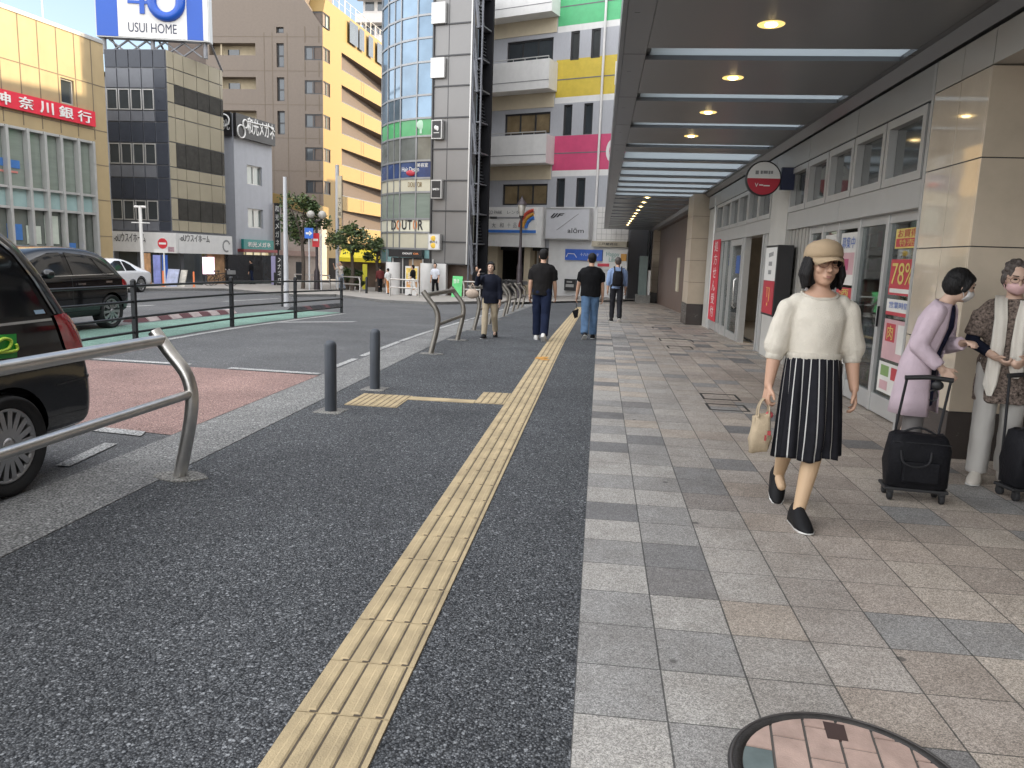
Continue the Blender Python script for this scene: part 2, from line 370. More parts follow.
# far pavement with its own kerb
KP = [(-21.6, -20), (-20.6, 12), (-18.4, 29.2)] + [tuple(GG(*p)[:2]) for p in ((225, 290), (294, 296), (336, 296), (385, 302), (430, 304), (480, 303), (512, 304))]
BK = [(-60, -20), (-60, 12), (-60, 60), (-60, 120), (-40, 140), (-20, 140), (-10, 140), (0, 140), (5, 120), (9, 60)]
mb = MB()
for i in range(len(KP) - 1):
    a, b, c, d = KP[i], KP[i + 1], BK[i + 1], BK[i]; n = 12
    g = lambda p, q, t: (p[0] + (q[0] - p[0]) * t, p[1] + (q[1] - p[1]) * t)
    for k in range(n):
        t0, t1 = (k / n) ** 2, ((k + 1) / n) ** 2
        mb.quad([(x, y, gz(y) + .075) for x, y in (g(a, d, t0), g(b, c, t0), g(b, c, t1), g(a, d, t1))])
    mb.quad([(a[0], a[1], gz(a[1]) + .075), (b[0], b[1], gz(b[1]) + .075), (b[0], b[1], gz(b[1]) - .1), (a[0], a[1], gz(a[1]) - .1)], 1)
struct(mb.build('far_pavement', [M('far_paving', (.27, .25, .225), .8, var=.2, vs=1.5), m_kerb], fix=False))
# ------------------------------------------------------------------ tactile paving, tile by tile
def rib_tile(mb, x0, x1, y0, y1, z, seed):
    g = .004; mb.box(None, x0 + .001, x1 - .001, y0 + .0015, y1 - .0015, z, z + .006)
    w = (x1 - x0); rw = w * .105
    for k in range(4):
        c = x0 + w * (.155 + .235 * k)
        b = [(c - rw / 2, y0 + .012, z + .006), (c + rw / 2, y0 + .012, z + .006), (c + rw / 2, y1 - .012, z + .006), (c - rw / 2, y1 - .012, z + .006)]
        t = [(c - rw * .30, y0 + .018, z + .0095), (c + rw * .30, y0 + .018, z + .0095), (c + rw * .30, y1 - .018, z + .0095), (c - rw * .30, y1 - .018, z + .0095)]
        mb.prism(b, t, 0)
        mb.box(None, c + rw * .5, c + rw * .5 + .007, y0 + .004, y1 - .003, z + .0055, z + .0066, 1)  # dark strip paints in the shade along the rib's side
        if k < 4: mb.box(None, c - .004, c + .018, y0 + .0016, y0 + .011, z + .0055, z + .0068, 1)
mb = MB(); y = -1.0
while y < 30:
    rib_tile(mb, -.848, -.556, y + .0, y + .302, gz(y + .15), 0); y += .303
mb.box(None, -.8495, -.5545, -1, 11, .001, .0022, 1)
# side branch to the kerb between the bollards
for x in (-1.14,): 
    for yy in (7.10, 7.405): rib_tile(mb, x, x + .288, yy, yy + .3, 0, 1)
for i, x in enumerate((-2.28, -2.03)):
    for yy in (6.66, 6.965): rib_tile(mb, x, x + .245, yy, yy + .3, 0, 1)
mb.box(None, -1.782, -1.145, 7.08, 7.23, .0, .007)
struct(mb.build('tactile_path', [m_tact, m_shade_joint], fix=False))
q = GG(542, 359); mb = MB()
for k in range(5):
    a = k * 1.3; mb.quad([(q[0] + .05 * math.cos(a) + dx, q[1] - .14 + .09 * k * .6 + dy, gz(q[1]) + .0135 + .001 * k) for dx, dy in ((-.06, -.05), (.05, -.06), (.07, .04), (-.04, .06))])
tag(mb.build('tape_patch', M('orange_tape', (.62, .30, .05), .6)), 'small orange patch stuck on the yellow tactile strip', 'tape')

# ------------------------------------------------------------------ manhole and access covers
m_iron = M('dark_iron', (.05, .046, .043), .6, .5, var=.3, vs=14, bump=.3, bs=120)
t = thing('manhole_cover', 'round iron manhole cover inlaid with pink bricks in the granite paving', 'manhole cover', (.752, 1.968, 0))
mb = MB(); mb.lathe((.752, 1.968, 0), [(.286, .001), (.286, .0075), (.304, .009), (.322, .0075), (.326, .001)], 0, 64, caps=False); mb.build('rim', m_iron, t)
mb = MB(); mb.lathe((.752, 1.968, 0), [(.312, .009), (.314, .0105), (.319, .0105), (.320, .0085)], 0, 64, caps=False); mb.build('rim', M('rim_wear', (.11, .10, .095), .5, .6, var=.3, vs=12), t)
def clip_disc(poly, c, r, n=48):
    out = poly
    for k in range(n):
        a = 2 * math.pi * k / n; nx, ny = math.cos(a), math.sin(a); res = []
        for i in range(len(out)):
            p, q2 = out[i], out[(i + 1) % len(out)]
            dp = (p[0] - c[0]) * nx + (p[1] - c[1]) * ny - r; dq = (q2[0] - c[0]) * nx + (q2[1] - c[1]) * ny - r
            if dp <= 0: res.append(p)
            if dp * dq < 0: s_ = dp / (dp - dq); res.append((p[0] + (q2[0] - p[0]) * s_, p[1] + (q2[1] - p[1]) * s_))
        out = res
        if len(out) < 3: return []
    return out
mb = MB(); mg = MB(); ca, sa = math.cos(R(8)), math.sin(R(8)); bl, bw = .155, .098
for j in range(-4, 5):
    for i in range(-6, 7):
        x0 = j * bw; y0 = i * bl + (bl / 2 if j % 2 else 0)
        pl = [(x0 + .0035, y0 + .0035), (x0 + bw - .0035, y0 + .0035), (x0 + bw - .0035, y0 + bl - .0035), (x0 + .0035, y0 + bl - .0035)]
        pl = [(.752 + x * ca + y_ * sa, 1.968 - x * sa + y_ * ca) for x, y_ in pl]
        pl = clip_disc(pl, (.752, 1.968), .284)
        if len(pl) < 3: continue
        cx, cy = sum(p[0] for p in pl) / len(pl), sum(p[1] for p in pl) / len(pl)
        mi = 1 if cx < .53 else 0
        if .755 < cx < .83 and cy > 2.16: mi = 2
        ins = [(p[0] + (cx - p[0]) * .03, p[1] + (cy - p[1]) * .03) for p in pl]
        mb.prism([(*p, .001) for p in pl], [(*p, .0085 if mi < 2 else .004) for p in ins], mi)
mb.build('brick_inlay', [M('pink_brick', (.40, .285, .235), .8, var=.25, vs=8, bump=.3, bs=200), M('slate_brick', (.12, .15, .145), .8, var=.2, vs=12), M('rust_pocket', (.05, .028, .024), .8)], t)
mb = MB(); pk = [(.742, 2.155), (.800, 2.150), (.812, 2.232), (.752, 2.243)]; mb.prism([(*p, .001) for p in pk], [(*p, .0092) for p in pk]); mb.build('key_pocket', MATS['rust_pocket'], t)
mb = MB(); mb.lathe((.752, 1.968, 0), [(.0, .0035), (.287, .0035)], 0, 48, caps=False); mb.build('grout', M('grout', (.10, .09, .08), .95), t)
def cover(x0, x1, y0, y1, label):
    mb = MB(); z = gz((y0 + y1) / 2) + .002; w = .022
    for a in ((x0, x1, y0, y0 + w), (x0, x1, y1 - w, y1), (x0, x0 + w, y0 + w, y1 - w), (x1 - w, x1, y0 + w, y1 - w)): mb.box(None, *a, z, z + .003)
    tag(mb.build('access_cover', m_iron), label, 'access cover', 'paved access covers in the granite')
cover(1.14, 1.53, 8.02, 8.38, 'iron framed access cover in the paving, farther one of the near pair')
cover(1.12, 1.51, 7.42, 7.76, 'iron framed access cover in the paving, nearest to the tote bag')
cover(1.20, 1.62, 12.9, 13.35, 'iron framed access cover halfway to the beige pillar')
cover(1.18, 1.80, 14.2, 14.9, 'wide iron framed access cover beyond the halfway one')
cover(1.30, 1.75, 18.0, 18.7, 'farthest iron framed access cover near the beige pillar')

# ------------------------------------------------------------------ bollards, guard rails, black fence
m_steel = M('brushed_steel', (.62, .60, .57), .30, .95, var=.12, vs=6, bump=.08, bs=40)
m_steel2 = M('weathered_steel', (.27, .25, .22), .42, .9, var=.22, vs=4)
m_grey = M('bollard_grey', (.052, .060, .072), .5, .1, var=.15, vs=5)
bo = thing('bollard', 'dark grey steel bollard, nearer to the camera of the pair', 'bollard', (-2.30, 6.36, 0), 'bollards at the kerb')
mb = MB(); mb.lathe((-2.30, 6.36, 0), [(.052, .002), (.052, .585), (.047, .605), (.030, .622), (.004, .628)], 0, 24); mb.build('post', m_grey, bo)
mb = MB(); mb.prism([(-2.30 + .17 * math.cos(a + .7), 6.36 + .17 * math.sin(a + .7), .0005) for a in (0, 1.57, 3.14, 4.71)], [(-2.30 + .165 * math.cos(a + .7), 6.36 + .165 * math.sin(a + .7), .006) for a in (0, 1.57, 3.14, 4.71)]); mb.build('footing', m_conc, bo)
dup(bo, (-2.26, 7.56, 0), 'dark grey steel bollard, farther from the camera of the pair')

def bent_profile(): return [(-.02, .0), (.05, .30), (.075, .46), (.07, .56), (.035, .655), (-.05, .76), (-.145, .885)]
def smooth(pts, n=4):
    P = [Vector(p) for p in pts]; out = []
    for i in range(len(P) - 1):
        a, b, c, d = P[max(i - 1, 0)], P[i], P[i + 1], P[min(i + 2, len(P) - 1)]
        for k in range(n):
            t = k / n; out.append(.5 * ((2 * b) + (-a + c) * t + (2 * a - 5 * b + 4 * c - d) * t * t + (-a + 3 * b - 3 * c + d) * t ** 3))
    return out + [P[-1]]
def guard_rail(x, y0, y1, label, mat, both=True, lowr=.52, z0=0., r=.036):
    t = thing('guard_rail', label, 'guard rail', (x, y1, gz(y1)), 'steel guard rails along the kerb')
    pr = bent_profile()
    for y in ((y0, y1) if both else (y1,)):
        mb = MB(); mb.tube(smooth([(x + a, y, gz(y) + z) for a, z in pr]), r * 1.08, 0, 14); mb.build('post', mat, t)
        mb = MB(); rr = random.Random(int(y * 10))
        ring = [(x - .02 + .19 * math.cos(k * .7) * rr.uniform(.75, 1.1), y + .12 * math.sin(k * .7) * rr.uniform(.75, 1.1)) for k in range(9)]
        mb.prism([(a, b, gz(y) + .0005) for a, b in ring], [(a, b, gz(y) + .009) for a, b in ring]); mb.build('footing', m_conc, t)
    mb = MB(); mb.tube([(x - .10, y0, gz(y0) + .835), (x - .10, (y0 + y1) / 2, (gz(y0) + gz(y1)) / 2 + .835), (x - .10, y1, gz(y1) + .835)], r * .92, 0, 14); mb.build('top_rail', mat, t)
    mb = MB(); mb.tube([(x + .07, y0, gz(y0) + lowr), (x + .07, y1, gz(y1) + lowr)], r * .72, 0, 12); mb.build('lower_rail', mat, t)
guard_rail(-2.46, 2.2, 4.22, 'big brushed steel guard rail in front of the black minivan', m_steel)
SG = [(-2.33, 10.6, 12.64), (-2.42, 14.9, 17.0), (-2.55, 18.9, 20.6), (-2.66, 22.2, 23.8), (-2.75, 26.0, 27.6)]
for i, (x, a, b) in enumerate(SG):
    guard_rail(x, a, b, ['weathered bent steel guard rail beside the woman in the navy jacket', 'weathered steel guard rail just behind the woman in the navy jacket', 'third weathered steel guard rail along the kerb, left of the man in navy trousers', 'fourth weathered steel guard rail toward the street lamp', 'farthest weathered steel guard rail before the street lamp'][i], m_steel2, lowr=.42)
m_black = M('black_paint', (.012, .013, .015), .4, .2, var=.1)
t = thing('railing', 'long black four bar railing beside the green lane', 'railing', (-6.78, 10.5, 0))
for y in (1.6, 4.6, 7.6, 10.5, 13.5, 16.5, 19.6):
    mb = MB(); mb.box(None, -6.81, -6.75, y - .03, y + .03, gz(y) + RZ, gz(y) + .87); mb.lathe((-6.78, y, gz(y) + .87), [(.038, 0), (.03, .02), (.01, .03)], 0, 12); mb.build('post', m_black, t)
for z in (.80, .57, .34, .12):
    mb = MB(); mb.tube([(-6.78, y, gz(y) + z) for y in (1.6, 7.6, 10.5, 13.5, 16.5, 19.6)], .019, 0, 8); mb.build('rail', m_black, t)
m_rub = M('black_rubber', (.02, .02, .022), .8); m_rred = M('stripe_dull_red', (.09, .03, .035), .7, var=.3); m_rw = M('stripe_dull_pink', (.34, .28, .27), .7, var=.3)
def stopper(x, y0, y1, label, pattern):
    mb = MB(); n = 10
    for k in range(n):
        a, b = y0 + (y1 - y0) * k / n, y0 + (y1 - y0) * (k + 1) / n - .03; zz = gz(a) + RZ
        mi = pattern[k % len(pattern)]
        mb.prism([(x - .16, a, zz), (x + .16, a, zz), (x + .16, b, zz), (x - .16, b, zz)], [(x - .07, a + .02, zz + .085), (x + .07, a + .02, zz + .085), (x + .07, b - .02, zz + .085), (x - .07, b - .02, zz + .085)], mi)
    tag(mb.build('lane_divider', [m_rub, m_rred, m_rw]), label, 'lane divider', 'rubber lane dividers on the road')
stopper(-8.75, 13.4, 17.4, 'low striped red and white rubber lane divider behind the black car', [1, 2, 1, 2])
a_, b_ = GG(268, 310), GG(325, 308)
stopper((a_[0] + b_[0]) / 2, 19.6, 23.2, 'low dark rubber lane divider around the foot of the tall white pole', [0, 0, 1, 0])
# ------------------------------------------------------------------ station building, canopy
m_soff = M('canopy_grey', (.185, .190, .200), .30, .35, var=.05, vs=.8, spec=.6, stretch=(1, .2, 1))
m_fasc = M('fascia_panel', (.36, .35, .335), .4, .3, var=.06, vs=1.2)
m_alu = M('aluminium_frame', (.46, .455, .44), .38, .4, var=.06, vs=3)
m_alud = M('dark_joint', (.03, .03, .032), .6, var=.05)
m_stone = M('polished_beige_stone', (.54, .455, .35), .05, var=.10, vs=2.2, spec=.55, grime=.08, coat=1.)
m_base = M('dark_base_stone', (.055, .046, .042), .25, var=.15, vs=4)
m_rib = M('ribbed_grey', (.36, .345, .315), .5, .2, var=.06, vs=2)
m_pil = M('white_pilaster', (.47, .455, .42), .5, var=.08, vs=2, grime=.1)
m_pane = pane_mat('shop_pane')
m_brown = M('brown_wall', (.135, .092, .075), .45, var=.15, vs=2)
m_in = M('shop_interior', (.20, .18, .155), .8, var=.2, vs=2); m_inf = M('shop_floor', (.25, .22, .19), .5, var=.1)
WF = Fr(2.65, 0, 0, True)                      # shopfront plane, v>0 toward the pavement
sb = thing('station_building', 'long station building with beige stone pillars and glazed shopfronts under the canopy', 'building', (2.65, 10, 0))
# upper fascia in panels
mb = MB(); y = 6.93
while y < 19.9:
    e = min(y + 1.9, 20.2); mb.box(WF, y + .006, e - .006, -.25, .0, 2.80, 3.085); y = e
mb.box(WF, 6.93, 20.2, -.25, -.012, 2.78, 3.09, 1)
mb.build('fascia', [m_fasc, m_alud], sb)
mb = MB()
for y0, y1 in ((6.95, 9.2), (9.2, 11.6), (12.75, 15.0), (15.0, 18.9)): mb.box(WF, y0 + .004, y1 - .004, -.25, .002, 1.93, 2.165)
mb.build('header_panel', [m_alu], sb)
for i in range(5): window(WF, 6.97 + .93 * i, 6.97 + .93 * (i + 1) - .03, 2.17, 2.775, -.06, sb, m_alu, M('office_glass', (.05, .055, .055), .03, spec=.9, var=.2, vs=1.5), t=.075, d=.075, name='transom_window')
for i in range(6): window(WF, 12.80 + .98 * i, 12.80 + .98 * (i + 1) - .03, 2.17, 2.775, -.06, sb, m_alu, MATS['office_glass'], t=.07, d=.075, name='transom_window')
# beam toward the camera, its soffit, and the polished pillar
mb = MB(); mb.box(WF, -8, 5.945, -.6, .0, 2.84, 3.085); mb.box(WF, 5.955, 6.42, -.2, .0, 2.84, 3.085); mb.box(WF, 6.428, 6.895, -.2, .0, 2.84, 3.085)
mb.build('beam', M('beam_panel', (.40, .375, .34), .35, var=.06, vs=1), sb)
mb = MB(); mb.box(None, 3.26, 9, -8, 5.9, 2.95, 3.1); mb.build('recess_soffit', m_soff, sb)
mb = MB(); J = .004
for z0, z1 in ((.36, .86), (.86, 1.585), (1.585, 2.21), (2.21, 2.836)):
    mb.box(None, 2.652, 2.70, 5.98, 6.42 - J, z0 + J, z1 - J); mb.box(None, 2.652, 2.70, 6.42 + J, 6.895, z0 + J, z1 - J)
    for x0, x1 in ((2.652, 3.75), (3.75, 4.9), (4.9, 6.2)): mb.box(None, x0 + (J if x0 > 2.7 else 0), x1 - J, 5.95, 5.979, z0 + J, z1 - J)
mb.box(None, 2.66, 6.2, 5.96, 6.88, .2, 2.83, 1)
mb.build('pillar', [m_stone, m_alud], sb, bev=.0015)
mb = MB(); mb.box(None, 2.648, 6.2, 5.946, 6.897, 0, .357); mb.build('pillar_base', m_base, sb)
mb = MB(); mb.box(WF, 6.90, 6.945, -.2, .004, 0, 3.08); mb.build('corner_trim', m_alu, sb)
# main glazing 6.95-10.6 recessed
GX = -.10; MUL = [6.95, 7.84, 8.66, 9.40, 10.03, 10.60]
mb = MB()
for i, y in enumerate(MUL): mb.box(WF, y - .035 + (.035 if i == 0 else 0), y + .035, GX - .04, GX + .03, .02, 1.93)
for a, b in zip(MUL, MUL[1:]):
    mb.box(WF, a + .036, b - .036, GX - .03, GX + .018, .02, .20); mb.box(WF, a + .036, b - .036, GX - .03, GX + .018, 1.84, 1.93)
mb.build('shop_frame', m_alu, sb, bev=.003)
for i, (a, b) in enumerate(zip(MUL, MUL[1:])):
    mb = MB(); mb.box(WF, a + .036, b - .036, GX - .012, GX - .004, .20, 1.84); mb.build('shop_pane', m_pane, sb)
mb = MB(); mb.box(WF, 8.52, 8.58, GX + .031, GX + .055, .80, 1.06); mb.build('door_handle', m_black, sb)
mb = MB(); mb.box(WF, 7.79, 7.80, GX + .031, GX + .05, .85, 1.05); mb.build('door_handle', m_black, sb)
mb = MB()
for k in range(10): mb.box(WF, 10.64 + .093 * k, 10.64 + .093 * k + .085, -.08, -.05 + .012 * (k % 2), 0, 1.93)
mb.build('ribbed_wall', m_rib, sb)
mb = MB(); mb.box(WF, 11.62, 12.74, -.3, .012, 0, 2.80); mb.build('pilaster', m_pil, sb)
# doorway, door leaf, side windows up to the far pillar
mb = MB()
for y in (12.76, 13.25, 14.85, 15.15, 16.45, 17.2, 17.75, 18.85): mb.box(WF, y, y + .06, -.12, -.01, gz(y), 1.93)
mb.box(WF, 14.92, 15.14, -.10, -.03, gz(15), 1.93); mb.box(WF, 13.0, 13.24, -.10, -.035, gz(13), 1.93)
mb.box(WF, 15.22, 16.44, -.09, -.03, gz(16), gz(16) + .14); mb.box(WF, 15.22, 16.44, -.09, -.03, 1.80, 1.92)
mb.box(WF, 16.52, 18.84, -.09, -.03, gz(17), gz(17) + .2)
mb.build('entrance_frame', m_alu, sb)
mb = MB(); mb.box(WF, 15.22, 16.44, -.066, -.058, gz(16) + .14, 1.80); mb.build('door_leaf', m_pane, sb)
mb = MB(); mb.tube([(2.64, 15.36, .58), (2.60, 15.36, .62), (2.60, 15.36, 1.12), (2.64, 15.36, 1.16)], .016); mb.build('door_handle', m_steel, sb)
mb = MB(); mb.box(WF, 15.5, 15.9, -.056, -.05, 1.25, 1.6); mb.build('door_sticker', M('sticker_blue', (.04, .10, .30), .5), sb)
for a, b in ((16.52, 17.19), (17.27, 17.74), (17.82, 18.84)):
    mb = MB(); mb.box(WF, a, b, -.066, -.058, gz(17) + .2, 1.92); mb.build('side_pane', m_pane, sb)
mb = MB(); mb.tube([(2.68, 19.1, -.1), (2.68, 19.1, 3.0)], .05); mb.build('downpipe', m_alu, sb)
mb = MB(); mb.box(WF, 18.92, 20.3, -.3, -.05, -.2, 2.8); mb.build('end_wall', m_pil, sb)
# interior shell
mb = MB(); mb.box(None, 2.95, 8.5, 6.9, 20.2, -.02, .004, 1); mb.box(None, 8.5, 8.6, 6.9, 20.2, 0, 3, 0); mb.box(None, 2.9, 8.5, 6.9, 20.2, 2.9, 3.0, 0); mb.box(None, 2.95, 8.5, 12.0, 12.1, .01, 2.9, 0); mb.box(None, 2.95, 8.5, 20.1, 20.2, .01, 2.9, 0)
mb.build('interior', [m_in, m_inf], sb)
mb = MB()
for y in (8.0, 9.8, 13.2, 14.4, 17.2): mb.box(None, 3.5, 5.6, y, y + .32, 2.86, 2.893)
mb.build('ceiling_lamp', M('shop_lamp', (1., .86, .68), .5, emit=1.6, var=0), sb)
# stairs seen through the doorway
mb = MB()
for k in range(9): mb.box(None, 3.1 + .24 * k, 3.34 + .24 * k, 12.95, 14.8, .006, .16 * (k + 1)); mb.box(None, 3.095 + .24 * k, 3.12 + .24 * k, 12.95, 14.8, .16 * (k + 1) + .001, .16 * (k + 1) + .02, 1)
mb.build('stair', [M('stair_brown', (.13, .085, .06), .6), M('stair_nosing', (.5, .45, .38), .5)], sb)
# far pillar, brown wall, second pillar
fx0 = PY(690, 260, 20.5)[0]; fx1 = PY(705, 260, 20.5)[0] + .05
def far_pillar(x0, x1, y0, y1):
    mb = MB(); g = gz(y0); H_ = 3.2 - g
    for k in range(5): mb.box(None, x0, x1, y0, y1, g + .55 + (H_ - .55) * k / 5 + .006, g + .55 + (H_ - .55) * (k + 1) / 5 - .002)
    mb.box(None, x0 + .01, x1 - .01, y0 + .01, y1 - .01, g + .3, 3.19, 1); mb.build('pillar', [M('matt_beige_stone', (.45, .37, .28), .4, var=.1, vs=2), m_alud], sb)
    mb = MB(); mb.box(None, x0 - .008, x1 + .008, y0 - .008, y1 + .008, g - .02, g + .545); mb.build('pillar_base', m_base, sb)
far_pillar(fx0, fx1, 20.5, 21.75)
mb = MB(); mb.box(None, 3.02, 3.3, 21.76, 41.05, -.7, 3.1); mb.box(None, 2.87, 3.4, 21.76, 43.2, 3.101, 3.4); mb.build('brown_wall', m_brown, sb)
mb = MB(); mb.box(None, 2.98, 3.017, 30.0, 30.9, .35, 1.65); mb.build('wall_notice', M('notice_cream', (.55, .5, .38), .6), sb)
gx0 = PY(653, 270, 41)[0]; gx1 = PY(664, 270, 41)[0]
far_pillar(2.70, 3.22, 41.1, 42.0)
# storeys above the canopy (they shade the street)
BH = 16.6
mb = MB(); uf = Fr(2.9, 0, 0, True); hol = [(y, y + 2.2, z, z + 1.6) for z in (5.2, 8.6, 12.0, 15.4) for y in np.arange(-24, 44, 3.4)]
facade(mb, uf, -26, 62, 3.75, BH, hol, .25)
mb.box(None, 3.25, 26, -26, 62, 3.76, BH - .01); mb.box(None, 2.9, 26, -26, 62, BH, BH + .4); mb.box(None, 9, 26, -26, 62, -.8, 3.75)
mb.build('upper_storeys', M('station_render', (.42, .38, .33), .6, var=.08, grime=.15), sb)
mb = MB()
for (a, b, c, d) in hol: mb.quad([uf.P(a, -.22, c), uf.P(b, -.22, c), uf.P(b, -.22, d), uf.P(a, -.22, d)])
mb.build('upper_windows', MATS['office_glass'], sb)

# canopy ------------------------------------------------------------
cp = thing('canopy', 'long dark grey flat canopy with skylight slots over the granite pavement', 'canopy', (1.3, 12, 3.2))
X0, X1, ZC, TH = .10, 2.56, 3.2, .04
mb = MB(); near = [3.64, 5.40, 7.16, 8.94, 10.69, 12.46]; far = [22.6 + 1.76 * k for k in range(12)]
def slab(a, b): mb.box(None, X0 + .20, X1 - .06, a, b, ZC, ZC + TH)
edges = 2.
for s_ in near: slab(edges, s_ - .19); edges = s_ + .19
slab(edges, 12.95)
edges = 21.75
for s_ in far: slab(edges, s_ - .19); edges = s_ + .19
slab(edges, 43.2)
mb.box(None, X0, X0 + .196, 2, 43.2, ZC, ZC + TH + .1); mb.box(None, X1 - .056, X1, 2, 43.2, ZC, ZC + TH)
mb.build('soffit', m_soff, cp)
mb = MB(); m_fr = frosted_mat('skylight_glass')
for s_ in near + far:
    mb.box(None, X0 + .2, X1 - .06, s_ + .191, s_ + .20, ZC + .003, ZC + .12); mb.box(None, X0 + .2, X1 - .06, s_ - .20, s_ - .191, ZC + .003, ZC + .12); mg = MB(); mg.box(None, X0 + .2, X1 - .06, s_ - .19, s_ + .19, ZC + .04, ZC + .046); mg.build('slot_glazing', m_fr, cp)
mb.build('slot_reveal', M('slot_white', (.72, .76, .78), .35, var=.03), cp)
mb = MB(); mg = MB(); n = 7; per = (21.75 - 12.95) / n
for k in range(n):
    a = 12.95 + per * k; mb.box(None, X0 + .197, X1 - .057, a + .001, a + .26, ZC - .001, ZC + .12)
    mg.box(None, X0 + .21, X1 - .07, a + .261, a + per, ZC + .03, ZC + .036)
mb.build('skylight_beam', m_soff, cp); mg.build('skylight_glass', m_fr, cp)
mb = MB(); mb.box(None, X0 - .04, X0 - .003, 2, 43.2, ZC + .015, ZC + .42); mb.box(None, X0 + .2, X0 + .24, 2, 12.9, ZC + TH + .001, ZC + .42)
for a, b in ((-6, 43.3),): mb.box(None, X0 - .04, X1, 43.21, 43.26, ZC + .0, ZC + .42)
mb.build('edge_fascia', m_soff, cp)
mb = MB(); mb.prism([(X1 + .003, -6, ZC - .0), (X1 + .09, -6, 3.12), (X1 + .30, -6, 3.12), (X1 + .30, -6, 3.4), (X1 + .003, -6, 3.4)], [(X1 + .003, 43, ZC - .0), (X1 + .09, 43, 3.12), (X1 + .30, 43, 3.12), (X1 + .30, 43, 3.4), (X1 + .003, 43, 3.4)])
mb.build('wall_cove', m_soff, cp)
mb = MB()
for y in np.arange(2, 43, 1.76): mb.box(None, X0 + .05, X0 + .09, y + .5, y + .504, ZC - .001, ZC + .002)
for s_ in near[2:]: mb.box(None, X0 + .0, X0 + .2, s_ - .002, s_ + .003, ZC - .0015, ZC + .001); mb.box(None, X1 - .06, X1 + .0, s_ - .002, s_ + .003, ZC - .0015, ZC + .001)
mb.build('panel_joint', m_alud, cp)
# recessed downlights, lit
m_lamp = M('warm_lamp', (1., .74, .36), .5, emit=3.2, var=0); m_cone = M('lamp_reflector', (.95, .66, .22), .25, .9, var=0, emit=.30)
def downlight(): 
    t = thing('downlight', 'round warm recessed downlight', 'ceiling light', (0, 0, 0), 'warm downlights in the canopy')
    mb = MB(); mb.lathe((0, 0, 0), [(.080, -.002), (.098, -.004), (.102, .0), (.094, .004)], 0, 32, caps=False); mb.build('trim', m_cone, t)
    mb = MB(); mb.lathe((0, 0, 0), [(.080, -.0025), (.05, -.0018)], 0, 32, caps=False); mb.build('reflector', m_cone, t)
    mb = MB(); mb.lathe((0, 0, 0), [(.05, -.002), (.042, -.012), (.02, -.018), (.0, -.019)], 0, 24, caps=False); mb.build('lamp', m_lamp, t)
    return t
d0 = downlight(); nm = ['nearest and largest', 'second nearest', 'third nearest', 'fourth nearest']
for i, y in enumerate([6.30, 8.0, 9.75, 11.5] + [22.0 + 1.76 * k for k in range(10)]):
    o = d0 if i == 0 else dup(d0, (0, 0, 0)); o.location = (1.185, y, ZC - .001)
    o['label'] = f'{nm[i]} warm round downlight in the dark canopy ceiling' if i < 4 else 'small warm downlight in the distant part of the canopy, past the skylight bars'

# shop signs ---------------------------------------------------------
m_w = M('sign_white', (.72, .71, .68), .4, var=.04); m_r = M('sign_red', (.42, .022, .04), .4, var=.06); m_blk = M('sign_black', (.012, .012, .013), .4)
m_navy = M('sign_navy', (.015, .02, .05), .4); m_gold = M('sign_gold', (.65, .42, .10), .5); m_gtx = M('grey_lettering', (.22, .22, .22), .5)
t = thing('round_sign', 'round red and white blade sign hanging from the shopfront', 'sign', (2.23, 11.5, 2.63))
mb = MB(); mb.lathe((2.23, 11.5, 2.63), [(.0, -.05), (.235, -.05), (.245, -.045), (.245, .045), (.235, .05), (.0, .05)], 0, 48, axis='y', caps=False); mb.build('casing', m_blk, t)
def half(up_):
    mb = MB(); n = 24; pts = [(2.23 + .226 * math.cos(math.pi * k / n) * 1, 11.448, 2.63 + (1 if up_ else -1) * .226 * math.sin(math.pi * k / n)) for k in range(n + 1)]
    mb.prism(pts, [(a, b - .004, c) for a, b, c in pts]); return mb
half(True).build('white_half', m_w, t); half(False).build('red_half', m_r, t)
DF = Fr(2.23, 11.444, 90)
mb = MB(); mb.box(DF, -.12, -.075, 0, .002, 2.685, 2.735)
for k, (a, b) in enumerate(((-.05, -.02), (-.012, .05), (.058, .085), (.092, .12))): mb.box(DF, a, b, 0, .002, 2.69 + .004 * (k % 2), 2.735)
mb.build('lettering', m_gtx, t); text('lettering', 'V', DF, -.115, -.07, .0, 2.51, 2.565, m_w, t, depth=.002)
mb = MB(); mb.box(DF, -.055, .0, 0, .002, 2.53, 2.545); mb.box(DF, .005, .09, 0, .002, 2.522, 2.538); mb.build('lettering', m_w, t)
mb = MB(); mb.box(None, 2.474, 2.66, 11.46, 11.54, 2.48, 2.79); mb.build('bracket', m_navy, t)
t = thing('light_box', 'vertical white and red light box sign with a black casing on the white pilaster', 'sign', (2.5, 11.4, 1.2))
mb = MB(); mb.box(None, 2.42, 2.637, 11.02, 11.78, .70, 1.70); mb.build('casing', m_blk, t, bev=.006)
LF = Fr(2.419, 0, 0, True)
mb = MB(); mb.box(LF, 11.05, 11.75, .0, .004, 1.20, 1.67); mb.build('white_panel', m_w, t)
mb = MB(); mb.box(LF, 11.05, 11.75, .0, .004, .73, 1.197); mb.build('red_panel', m_r, t)
mb = MB()
for z, w in ((1.53, .30), (1.41, .22), (1.29, .2)):
    for k in range(4): mb.box(LF, 11.4 + w * (k / 4 - .5), 11.4 + w * ((k + .75) / 4 - .5), .0045, .006, z + .006 * (3 - k) * (z > 1.5), z + .06 + .006 * (3 - k) * (z > 1.5))
mb.build('lettering', m_gtx, t); mb = MB()
